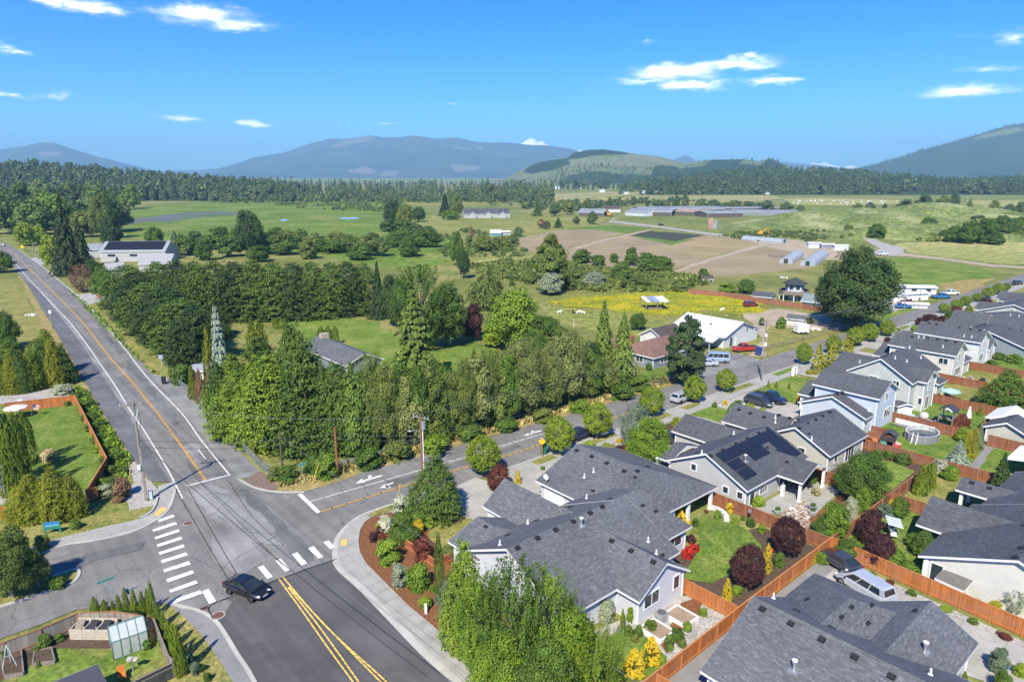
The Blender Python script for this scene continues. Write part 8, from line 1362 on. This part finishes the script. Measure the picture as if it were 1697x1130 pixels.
scrub(300, px(1190, 392, 1260, 378, 1350, 372, 1400, 390, 1340, 402, 1250, 400), .6, 2, LM['farl'], 'weedy scrub on the farm rise')
scrub(330, px(440, 338, 660, 336, 700, 345, 640, 352, 500, 346), 1, 3.5, LM['farl'], 'reedy scrub along the far side of the marsh')
scrub(260, px(840, 340, 1100, 330, 1330, 346, 1330, 352, 1100, 342, 900, 352), 1.5, 6, LM['far'], 'hedgerow scrub between the far fields')
# ------------------------------------------------------------------ garden things
PLY = NB('polycarbonate'); _n = PLY.noise(PLY.pos(), 1.2, 4); PLY.done((.55, .60, .60), .25, .5); PLY.b.inputs['Alpha'].default_value = .62; PLY = PLY.mat; FRG = plain('green_frame', (.05, .13, .11), .5, .3)
A, B, C_, D_ = G(189, 1094), G(247.5, 1073), G(239, 1036), G(178, 1056)
t = thing('small_greenhouse', 'small clear walled greenhouse with a green frame on the lower left lawn', 'greenhouse', A, math.atan2((B-A).y, (B-A).x)); n = (B-A).length; dp = 2.4; e_, r_ = 1.55, 2.2
for i in range(4):
 x0, x1 = n*i/4+.03, n*(i+1)/4-.03
 MB().poly([(x0, 0, .1), (x1, 0, .1), (x1, 0, e_), (x0, 0, e_)]).poly([(x0, 0, e_), (x1, 0, e_), (x1, dp/2, r_), (x0, dp/2, r_)]).poly([(x0, dp, e_), (x1, dp, e_), (x1, dp/2, r_), (x0, dp/2, r_)]).poly([(x0, dp, .1), (x1, dp, .1), (x1, dp, e_), (x0, dp, e_)]).build('glazing_panel', PLY, t)
for x in (0, n): MB().poly([(x, 0, .1), (x, dp, .1), (x, dp, e_), (x, dp/2, r_), (x, 0, e_)]).build('gable_panel', PLY, t)
m = MB()
for i in range(5): x = n*i/4; m.tube([(x, 0, 0), (x, 0, e_), (x, dp/2, r_), (x, dp, e_), (x, dp, 0)], .035, 5)
for y_, z_ in ((0, e_), (dp/2, r_), (dp, e_), (0, .08), (dp, .08)): m.tube([(0, y_, z_), (n, y_, z_)], .035, 5)
m.build('frame', FRG, t); MB().box(.3, n-.3, 1.5, 2.2, 0, .6).build('staging', plain('tan_shelf', (.38, .28, .12), .8), t)
for k in range(3): props(inst('shrub', PR['shrub_lo'][k % 2], None, A+Vector((.8+k*1.1, 1.0+.3*k, .1)), (0, 0, k), (.9, .9, .8), LM['green']), 'potted plant growing inside the small greenhouse', 'plant', 'plants inside the greenhouse')
p = G(117, 1060); t = thing('compost_bin', 'three bay weathered wood compost bin with slatted fronts on the lower left lawn', 'compost bin', p, -.02); LW = plain('pale_weathered_wood', (.42, .36, .29), .9, .1, 0, .2, 4)
for i in range(3):
 m = MB()
 for s_ in range(4): m.box(i*1.05+.05, i*1.05+1.0, 0, .05, .04+s_*.24, .24+s_*.24)
 m.build('front_panel', LW, t)
for i in range(4): MB().box(i*1.05-.03, i*1.05+.06, .0, 1.25, 0, .9).build('side_panel', LW, t)
MB().box(0, 3.2, 1.2, 1.26, 0, 1.15).build('back_panel', LW, t)
for k in range(3): MB().tf(Matrix.Translation((.5+k*1.05, .65, .95)) @ Matrix.Rotation(.5, 4, 'X')).box(-.3, .3, -.4, .4, 0, .04).build('lid', BLACK if k else WOOD, t)
for q, lb in (((8, 1125, 40, 1120, 36, 1080, 2, 1088), 'raised vegetable bed at the left edge with a pale trellis'), ((55, 1105, 92, 1100, 86, 1078, 58, 1084), 'raised vegetable bed in front of the compost bins')):
 P_ = px(*q); o = P_[0]; t = thing('raised_bed', lb, 'planter', o); m = MB()
 for i in range(4):
  a, b = P_[i]-o, P_[(i+1) % 4]-o; d = (b-a).normalized(); nn_ = Vector((-d.y, d.x, 0))*.05; m.prism([(a-nn_).xy, (b-nn_).xy, (b+nn_).xy, (a+nn_).xy], 0, .35)
 m.build('frame', WOOD, t); MB().poly([(v-o+Vector((0, 0, .3))) for v in P_]).build('bed_soil', SOIL, t)
p = G(18, 1108); t = thing('trellis', 'pale green wire tripod trellis in the left raised bed', 'trellis', p+Vector((0, 0, .3))); m = MB()
for a in (0, 2.1, 4.2): m.tube([(.5*math.cos(a), .5*math.sin(a), 0), (0, 0, 1.8)], .025, 5)
m.build('legs', plain('mint_paint', (.45, .62, .55), .6), t); MB().tube([(.25, 0, .9), (-.12, .22, .9), (-.12, -.22, .9), (.25, 0, .9)], .02, 5).build('ring', STEEL, t)
def chair_(label, p, rz, mat, s=1.0, z=.1):
 t = thing('garden_chair', label, 'chair', (p.x, p.y, z), rz); MB().box(-.3*s, .3*s, -.3*s, .3*s, .4*s, .47*s).build('seat', mat, t); MB().tf(Matrix.Translation((0, .3*s, .42*s)) @ Matrix.Rotation(-.3, 4, 'X')).box(-.3*s, .3*s, -.03, .03, 0, .65*s).build('backrest', mat, t)
 for x in (-1, 1):
  for y in (-1, 1): MB().box(x*.26*s-.03, x*.26*s+.03, y*.26*s-.03, y*.26*s+.03, 0, .4*s).build('leg', mat, t)
 return t
chair_('orange wooden garden chair at the bottom edge by the dark fence', G(203, 1128), .6, plain('orange_wood', (.50, .16, .03), .7), .9)
p = G(221, 1112); t = thing('garden_ornament', 'grey stone ornament on a stand beside the small greenhouse', 'ornament', p); MB().cyl(0, 0, 0, .9, .06, 8).build('stand', STEEL, t); MB().ball((-.12, 0, 1.05), .28, .2, .2, 8, 6, 0, .25).ball((.22, .1, .95), .22, .2, .17, 8, 6, 0, .25, 3).build('figure', plain('grey_stone', (.38, .36, .33), .9), t)
# left patio
def umbrella(label, p, c, r=1.4, h=2.3, n=8, z=.1):
 t = thing('patio_umbrella', label, 'umbrella', (p.x, p.y, z)); MB().cyl(0, 0, 0, h, .03, 8).build('pole', STEEL, t); m = MB()
 for k in range(n):
  a, b = 2*math.pi*k/n, 2*math.pi*(k+1)/n; m.poly([(r*math.cos(a), r*math.sin(a), h-.45), (r*math.cos(b), r*math.sin(b), h-.45), (0, 0, h)])
  m.poly([(r*math.cos(a), r*math.sin(a), h-.6), (r*math.cos(b), r*math.sin(b), h-.6), (r*math.cos(b), r*math.sin(b), h-.45), (r*math.cos(a), r*math.sin(a), h-.45)])
 m.build('canopy', plain('canopy_'+label[:6], c, .8, .1, 0, .06), t); MB().cyl(0, 0, 0, .1, .28, 12).build('base', BLACK, t); return t
umbrella('pale cream patio umbrella beside the left arborvitae', G(29, 692), (.62, .55, .48), 1.6, 2.0); chair_('wooden chair with a striped cushion near the cream umbrella', G(33, 674), .4, plain('striped_cushion', (.45, .48, .55), .8))
p = G(52, 690); t = thing('flag', 'small striped flag on a short slanted pole by the left lawn', 'flag', p); MB().tube([(0, 0, .1), (.5, .1, 2.0)], .03, 6).build('pole', WOOD, t); fl_ = MB()
for k in range(7): fl_.poly([(.5-.05*k, .1, 1.95-.13*k), (1.35-.05*k, .3, 1.8-.13*k), (1.35-.05*k, .3, 1.67-.13*k), (.5-.05*k, .1, 1.82-.13*k)], k % 2)
fl_.build('cloth', [plain('flag_red', (.45, .05, .06), .8), WHITE], t); MB().poly([(.49, .09, 1.96), (.85, .18, 1.90), (.80, .18, 1.42), (.44, .09, 1.48)]).build('canton', plain('flag_blue', (.04, .06, .22), .8), t)
# raised beds and air conditioner by the white gable
for o, lb in ((L(40.4, 28.6), 'white framed raised garden bed left of the air conditioner'), (L(43.4, 28.4), 'white framed raised garden bed right of the air conditioner')):
 t = thing('raised_bed', lb, 'planter', o, ROT); MB().box(-.95, .95, -1.1, -.98, 0, .42).box(-.95, .95, .98, 1.1, 0, .42).box(-.95, -.83, -.98, .98, 0, .42).box(.83, .95, -.98, .98, 0, .42).build('frame', WHITE, t); MB().poly([(-.83, -.98, .34), (.83, -.98, .34), (.83, .98, .34), (-.83, .98, .34)]).build('bed_soil', plain('dry_soil', (.27, .20, .14), .95), t)
t = thing('air_conditioner', 'grey air conditioning unit between the two white raised beds', 'air conditioner', L(41.9, 29.3), ROT); MB().box(-.42, .42, -.42, .42, .05, .85).build('casing', STEEL, t); MB().cyl(0, 0, .85, .9, .36, 16).build('fan_grille', plain('fan_dark', (.10, .10, .11), .5), t)
# curved stone edge, lamp, patio furniture of the corner house
m = MB(); pts = [G(*q) for q in ((1174, 842), (1186, 845), (1197, 851), (1203, 858), (1204, 866))]
for k in range(len(pts)-1):
 a, b = pts[k], pts[k+1]; d = (b-a).normalized(); nn_ = Vector((-d.y, d.x, 0))*.28; m.prism([(a-nn_).xy, (b-nn_).xy, (b+nn_).xy, (a+nn_).xy], .05, .4)
props(m.build('stone_border', plain('pale_stone', (.52, .50, .47), .9)), 'curved pale stone border at the corner of the patio lawn', 'stone edge')
p = L(58.4, 41); t = thing('patio_table', 'glass topped patio table under the covered patio', 'table', p, ROT); MB().cyl(0, 0, .68, .72, .65, 18).build('tabletop', GLASS, t); MB().cyl(0, 0, 0, .68, .06, 8).build('stand', STEEL, t)
chair_('pale patio chair under the covered patio, left of the table', L(57.2, 39.2), ROT, STEEL); chair_('pale patio chair under the covered patio, right of the table', L(59.8, 39.2), ROT+.4, STEEL)
t = thing('garden_lamp', 'black garden lamp on a stake by the red brown fence', 'lamp', G(1241, 866)); MB().cyl(0, 0, 0, 1.2, .04, 6).build('stake', BLACK, t); MB().cyl(0, 0, 1.2, 1.5, .16, 10).build('lantern', STEEL, t)
# patio things of the solar panel house
for o, lb, c in ((L(66.5, 32.3), 'grey garden pond bowl on the patio of the solar panel house', (.28, .31, .29)), (L(69.2, 29.7), 'square grey planter at the patio edge', (.33, .33, .33)), (L(70.3, 30.2), 'round blue grey pot at the patio corner', (.22, .22, .30))):
 t = thing('planter_pot', lb, 'planter', (o.x, o.y, .1), .4); MB().tube([(0, 0, 0), (0, 0, .4)], [.38, .52], 12).build('pot', plain('pot_'+lb[:8], c, .8), t); inst('plant', PR['shrub_lo'][0], t, (0, 0, .38), None, (.7, .7, .4), LM['green'])
chair_('dark patio chair under the gabled patio roof', L(74, 33.6), ROT, BLACK); chair_('second dark patio chair under the gabled patio roof', L(75.2, 33), ROT+1, BLACK)
t = thing('heater', 'white upright heater at the grey house wall', 'heater', L(70.9, 34.1, .1), ROT); MB().box(-.22, .22, -.18, .18, 0, 1.3).build('body', WHITE, t); MB().cyl(0, 0, 1.3, 1.6, .1, 8).build('flue', STEEL, t)
# pool and play garden
p = G(1527, 727); t = thing('swimming_pool', 'round above-ground pool with a grey wall and dark water', 'pool', p, ROT); POOLW = plain('pool_wall', (.20, .20, .21), .7, .2, 0, .3, 3); rx, ry = 2.7, 2.0
el = lambda k, r: (rx*r*math.cos(2*math.pi*k/28), ry*r*math.sin(2*math.pi*k/28)); m = MB(); rm = MB(); li = MB()
for k in range(28):
 a, b = el(k, 1), el(k+1, 1); m.poly([(*a, 0), (*b, 0), (*b, 1.15), (*a, 1.15)]); a2, b2 = el(k, .93), el(k+1, .93); rm.poly([(*a, 1.17), (*b, 1.17), (*b2, 1.17), (*a2, 1.17)]); li.poly([(*b2, .1), (*a2, .1), (*a2, 1.16), (*b2, 1.16)])
m.build('wall', POOLW, t); rm.build('rim', plain('pool_rim', (.55, .55, .54), .5), t); li.build('liner', plain('pool_liner', (.42, .44, .40), .5), t); MB().poly([(*el(k, .93), .55) for k in range(28)]).build('water', NB('dark_water').done((.05, .065, .08), .06, .6), t)
for k in range(0, 28, 2): MB().cyl(*el(k, 1.015), 0, 1.17, .06, 6).build('upright', POOLW, t)
for k in range(2): MB().tube([(-rx-.1-.5*k, -.3, 0), (-rx+.05, -.3, 1.6)], .04, 6).tube([(-rx-.1-.5*k, .3, 0), (-rx+.05, .3, 1.6)], .04, 6).build('ladder', WHITE, t)
t = thing('playhouse', 'small red and grey playhouse with a shingled porch roof near the pool', 'playhouse', L(97.2, 32.4), ROT+.2); MB().box(-.8, .8, -.8, .8, 0, 1.3).build('wall', plain('play_red', (.32, .07, .05), .8), t); m = MB(); m.poly([(-1, -1, 1.25), (1, -1, 1.25), (1, 0, 1.9), (-1, 0, 1.9)]).poly([(1, 1, 1.25), (-1, 1, 1.25), (-1, 0, 1.9), (1, 0, 1.9)]); m.build('roof', SHING, t); MB().box(-.3, .3, -.83, -.79, .1, 1.0).build('door', WHITE, t); MB().box(-2.6, -.85, -.9, .9, 1.15, 1.3).build('porch_roof', SHINGB, t)
for x, y in ((-2.5, -.8), (-2.5, .8)): MB().box(x-.06, x+.06, y-.06, y+.06, 0, 1.15).build('post', WOOD, t)
t = thing('wooden_deck', 'low brown wooden deck with a rail at the light blue house', 'deck', L(97.6, 34.6), ROT); MB().box(-1.4, 1.4, -1.2, 1.0, .3, .5).build('floor', REDW, t); MB().box(1.3, 1.4, -1.2, 1.0, .5, 1.3).build('rail', REDW, t)
t = thing('bench_row', 'long grey outdoor sofa along the pool garden fence', 'sofa', L(105.3, 32.2), ROT+math.pi/2); MB().box(-2.6, 2.6, -.45, .45, .2, .5).build('seat', STEEL, t); MB().box(-2.6, 2.6, -.5, -.3, .5, 1.0).build('backrest', WHITE, t)
for x in (-2.4, 0, 2.4): MB().box(x-.08, x+.08, -.4, .4, 0, .2).build('leg', BLACK, t)
t = thing('small_table', 'low pale table on the grass near the long grey sofa', 'table', L(101.5, 29.4), ROT); MB().box(-.8, .8, -.45, .45, .45, .52).build('tabletop', STEEL, t)
for x in (-.7, .7): MB().box(x-.06, x+.06, -.35, .35, 0, .45).build('leg', BLACK, t)
for k, (o, c, lb) in enumerate(((L(94.2, 32.2), (.08, .28, .22), 'green plastic play slide by the red brown fence'), (L(95.5, 30.8), (.5, .06, .06), 'red ride-on toy on the grass near the pool'), (L(95.6, 33.8), (.7, .2, .05), 'orange toy on the sand by the playhouse'), (L(94.4, 33.4), (.02, .02, .02), 'black basketball backboard beside the green slide'))):
 mt = plain('toy_%d' % k, c, .5); t = thing('toy', lb, 'toy', (o.x, o.y, .1), k*.7); MB().box(-.35, .35, -.3, .3, .15, .55 if k else 1.0).build('body', mt, t); MB().tf(Matrix.Rotation(.6, 4, 'Y')).box(-.3, 1.0, -.25, .25, .35, .42).build('chute', mt, t)
 for s_ in (-.25, .25): MB().tube([(-.3, s_, .12), (.3, s_, .12)], .1, 8).build('wheel', BLACK, t)
props(MB().prism([(v.x, v.y) for v in (L(94.8, 34.4), L(98.6, 34.6), L(98.4, 31.2), L(94.6, 31.0))], 0, .1).build('sand_pit', plain('sand', (.48, .40, .28), .95)), 'pale sandy play patch under the red playhouse', 'sandpit')
t = thing('playset', 'tall wooden playset with a dark roof and a green slide behind the fence', 'playset', L(110.8, 29.6), ROT);
for x in (-.9, .9):
 for y in (-.9, .9): MB().box(x-.07, x+.07, y-.07, y+.07, 0, 2.6).build('post', WOOD, t)
MB().box(-1, 1, -1, 1, 1.2, 1.32).build('platform', WOOD, t); m = MB(); m.poly([(-1.2, -1.2, 2.5), (1.2, -1.2, 2.5), (1.2, 0, 3.2), (-1.2, 0, 3.2)]).poly([(1.2, 1.2, 2.5), (-1.2, 1.2, 2.5), (-1.2, 0, 3.2), (1.2, 0, 3.2)]); m.build('roof', SHING2, t); MB().tf(Matrix.Translation((-1, 0, 1.2)) @ Matrix.Rotation(.65, 4, 'Y') @ Matrix.Rotation(math.pi, 4, 'Z')).box(0, 2.2, -.3, .3, -.04, .04).build('slide', plain('slide_green', (.05, .22, .13), .5), t); MB().box(-.98, -.2, -1.02, -.95, .1, 1.1).box(.1, .95, -1.02, -.95, .1, 1.1).build('side_panel', plain('play_red_2', (.4, .1, .08), .8), t)
umbrella('closed pale umbrella standing by the grill in the play garden', L(113.5, 30.3), (.72, .66, .62), .55, 2.0); t = thing('barrel_table', 'round pale covered grill on the play garden patio', 'grill', L(110.4, 32.6, .1)); MB().ball((0, 0, .75), .65, .65, .6, 12, 8).build('cover', plain('cover_pale', (.48, .44, .44), .8), t); MB().cyl(0, 0, 0, .3, .3, 10).build('stand', BLACK, t)
t = thing('white_statue', 'small white figure statue by the play garden fence', 'statue', L(117.2, 28.6)); MB().tube([(0, 0, 0), (0, 0, .9), (0, 0, 1.5)], [.4, .28, .14], 10).build('robe', WHITE, t); MB().ball((0, 0, 1.65), .16, .16, .2, 8, 6).build('head', WHITE, t)
t = thing('cold_frame', 'small glass cold frame greenhouse by the sage house wall', 'cold frame', L(108.5, 34.2), ROT); m = MB(); m.poly([(-.9, -1, .1), (-.9, 1, .1), (0, 1, 1.3), (0, -1, 1.3)][::-1]).poly([(.9, 1, .1), (.9, -1, .1), (0, -1, 1.3), (0, 1, 1.3)][::-1]); m.build('glazing', plain('pale_glazing', (.34, .38, .42), .2, .6), t); MB().poly([(-.9, -1, .1), (.9, -1, .1), (0, -1, 1.3)]).poly([(.9, 1, .1), (-.9, 1, .1), (0, 1, 1.3)]).build('gable', STEEL, t)
along('garden_shed', 'little white garden shed with a grey roof between the blue and sage houses', 1478, 682, 1487, 687, 2.2, 672, 667, SHING2, WHITE, 'shed', zmin=1.5)
umbrella('pale blue patio umbrella on the garden patio', L(123.6, 33.2), (.30, .44, .44), 1.5, 2.2); t = thing('patio_table', 'dark patio table beneath the pale blue umbrella', 'table', L(123.6, 33.0, .1)); MB().cyl(0, 0, .66, .72, .8, 16).build('tabletop', BLACK, t); MB().cyl(0, 0, 0, .66, .07, 8).build('stand', BLACK, t)
chair_('dark chair left of the blue umbrella table', L(122.3, 33.8), ROT, BLACK, 1.2); chair_('dark chair in front of the blue umbrella table', L(122.6, 31.9), ROT+2, BLACK, 1.2); chair_('dark chair behind the blue umbrella table', L(125, 33.9), ROT-.8, BLACK, 1.2); chair_('dark lounge chair on the grass right of the blue umbrella', L(122.8, 30.2), ROT+2.4, BLACK, 1.5)
t = thing('grill', 'black covered barbecue grill on the cream house patio', 'grill', L(137, 32.4, .1), ROT); MB().box(-.8, .8, -.4, .4, .1, .95).build('cabinet', BLACK, t); MB().tube([(-.75, 0, .95), (.75, 0, .95)], .42, 12).build('hood', BLACK, t)
chair_('white chair left of the black grill', L(136.4, 34.4), ROT, WHITE, 1.2); chair_('white chair behind the black grill', L(138.2, 34), ROT+1, WHITE, 1.2)
t = thing('basketball_hoop', 'freestanding basketball hoop with a framed backboard on the far lawn', 'basketball hoop', L(131.8, 25.9)); MB().cyl(0, 0, 0, 2.6, .06, 8).build('pole', BLACK, t); MB().box(-.9, .9, -.05, 0, 2.2, 2.3).box(-.9, .9, -.05, 0, 3.2, 3.3).box(-.9, -.8, -.05, 0, 2.3, 3.2).box(.8, .9, -.05, 0, 2.3, 3.2).box(-.35, .35, -.05, 0, 2.5, 2.9).build('backboard', BLACK, t); MB().tube([(.22*math.cos(a), -.3+.22*math.sin(a), 2.45) for a in np.linspace(0, 6.28, 13)], .02, 5).build('hoop', MACHR, t)
t = thing('canopy_tent', 'white gabled canopy tent behind the tan garden garage', 'tent', L(115, 23.2), ROT); m = MB(); m.poly([(-3.2, -2.2, 2.2), (3.2, -2.2, 2.2), (3.2, 0, 3.2), (-3.2, 0, 3.2)]).poly([(3.2, 2.2, 2.2), (-3.2, 2.2, 2.2), (-3.2, 0, 3.2), (3.2, 0, 3.2)]).poly([(-3.2, -2.2, 2.2), (-3.2, 0, 3.2), (-3.2, 2.2, 2.2)]).poly([(3.2, -2.2, 2.2), (3.2, 2.2, 2.2), (3.2, 0, 3.2)]).poly([(-3.2, -2.2, .2), (3.2, -2.2, .2), (3.2, -2.2, 2.2), (-3.2, -2.2, 2.2)]); m.build('canopy', WHITE, t)
for x in (-3.1, 3.1):
 for y in (-2.1, 2.1): MB().cyl(x, y, 0, 2.2, .05, 6).build('leg', STEEL, t)
for o, lb, sx, sy in ((L(99.5, 16.8), 'flat white canopy roof above the dark fir', 3.4, 2.2), (L(107.6, 16.4), 'flat white canopy roof beside the tan garage', 2.6, 2)):
 t = thing('white_canopy', lb, 'canopy', o, ROT); MB().poly([(-sx, -sy, 2.35), (sx, -sy, 2.35), (sx, 0, 2.75), (-sx, 0, 2.75)]).poly([(sx, sy, 2.35), (-sx, sy, 2.35), (-sx, 0, 2.75), (sx, 0, 2.75)]).build('cover', WHITE, t)
 for x in (-sx+.1, sx-.1):
  for y in (-sy+.1, sy-.1): MB().cyl(x, y, 0, 2.4, .05, 6).build('leg', STEEL, t)
umbrella('red patio umbrella at the right edge beside the tan garage', L(111.2, 17.3), (.62, .06, .10), 1.6, 2.6)
t = thing('garden_swing', 'garden swing with a blue and white striped canopy on the narrow lawn', 'garden swing', L(71.0, 22.2), ROT+.5); q = MB()
for k in range(8): q.poly([(-1.1+k*.275, -.7, 1.55), (-.825+k*.275, -.7, 1.55), (-.825+k*.275, .7, 1.75), (-1.1+k*.275, .7, 1.75)], k % 2)
q.build('canopy', [WHITE, plain('stripe_blue', (.25, .33, .50), .8)], t); MB().box(-.9, .9, -.3, .3, .45, .55).build('seat', WHITE, t); MB().box(-.9, .9, .28, .34, .5, 1.0).build('backrest', WHITE, t)
for x in (-1.1, 1.1): MB().tube([(x, -.8, 0), (x, 0, 1.65), (x, .8, 0)], .05, 6).build('leg', STEEL, t)
along('brown_shed', 'small brown roofed garden shed between the cream house and the orange fence', 1556, 985, 1588, 1000, 2.2, 965, 957, plain('brown_felt', (.13, .12, .11), .8), plain('pale_tan_wall', (.42, .40, .36), .8), 'shed', zmin=1.6)
# things beyond the street trees
t = thing('livestock_trailer', 'small white box trailer on the worn grass behind the street trees', 'trailer', G(1327, 553), .15); MB().box(-1.4, 1.4, -1, 1, .5, 2.3).build('body', WHITE, t); MB().tube([(-1.4, 0, .5), (-2.6, 0, .5)], .06, 6).build('tow_bar', BLACK, t)
for x in (-.5, .5): MB().tube([(x, -1.1, .35), (x, 1.1, .35)], .35, 12).build('wheel', BLACK, t)
along('garden_shed', 'small grey roofed shed behind the white box trailer', 1304, 538, 1330, 541, 3.5, 527, 520, SHING, WALLC, 'shed', zmin=1.5); along('small_hut', 'little grey hut roof tucked beside the blue cedar', 313, 628, 338, 630, 4, 612, 604, plain('hut_roof', (.26, .27, .29), .7), WALLC, 'shed', zmin=1.8)
along('dark_hut', 'small dark triangular hut at the edge of the ploughed field', 1165, 468, 1181, 468, 4, 463, 455, SHINGB, OPEN, 'shed', zmin=.8)
for x, y, lb in ((1300, 461, 'pile of white pipes in the grass by the ploughed field'), (1352, 547, 'heap of grey stones behind the white box trailer'), (52, 523, 'pale rock heap in the dry field left of the main road'), (628, 866, 'small stone by the plum shrubs')):
 q = random.Random(x); m = MB()
 for i in range(6): m.ball((q.uniform(-1, 1), q.uniform(-.7, .7), .2), q.uniform(.3, .7), q.uniform(.25, .5), q.uniform(.2, .4), 8, 6, 0, .2, i)
 o = m.build('stone_heap', plain('heap_stone', (.50, .48, .45), .9), None, G(x, y)); o.scale = (.2 if x == 628 else 1,)*3; props(o, lb, 'stones')
# ------------------------------------------------------------------ air
hz = MB().box(-GX-60, GX+60, -300, 17600, -3.5, 830).build('haze', NB('haze_air').mat); props(hz, 'pale blue air haze over the whole valley', 'haze', None, 'stuff'); hm = hz.data.materials[0]; ht = hm.node_tree; ht.nodes.clear()
ho = ht.nodes.new('ShaderNodeOutputMaterial'); hv = ht.nodes.new('ShaderNodeVolumePrincipled'); hv.inputs['Color'].default_value = (.40, .72, 1, 1); hv.inputs['Density'].default_value = 1.0e-4; hv.inputs['Anisotropy'].default_value = 0; ht.links.new(hv.outputs[0], ho.inputs['Volume'])
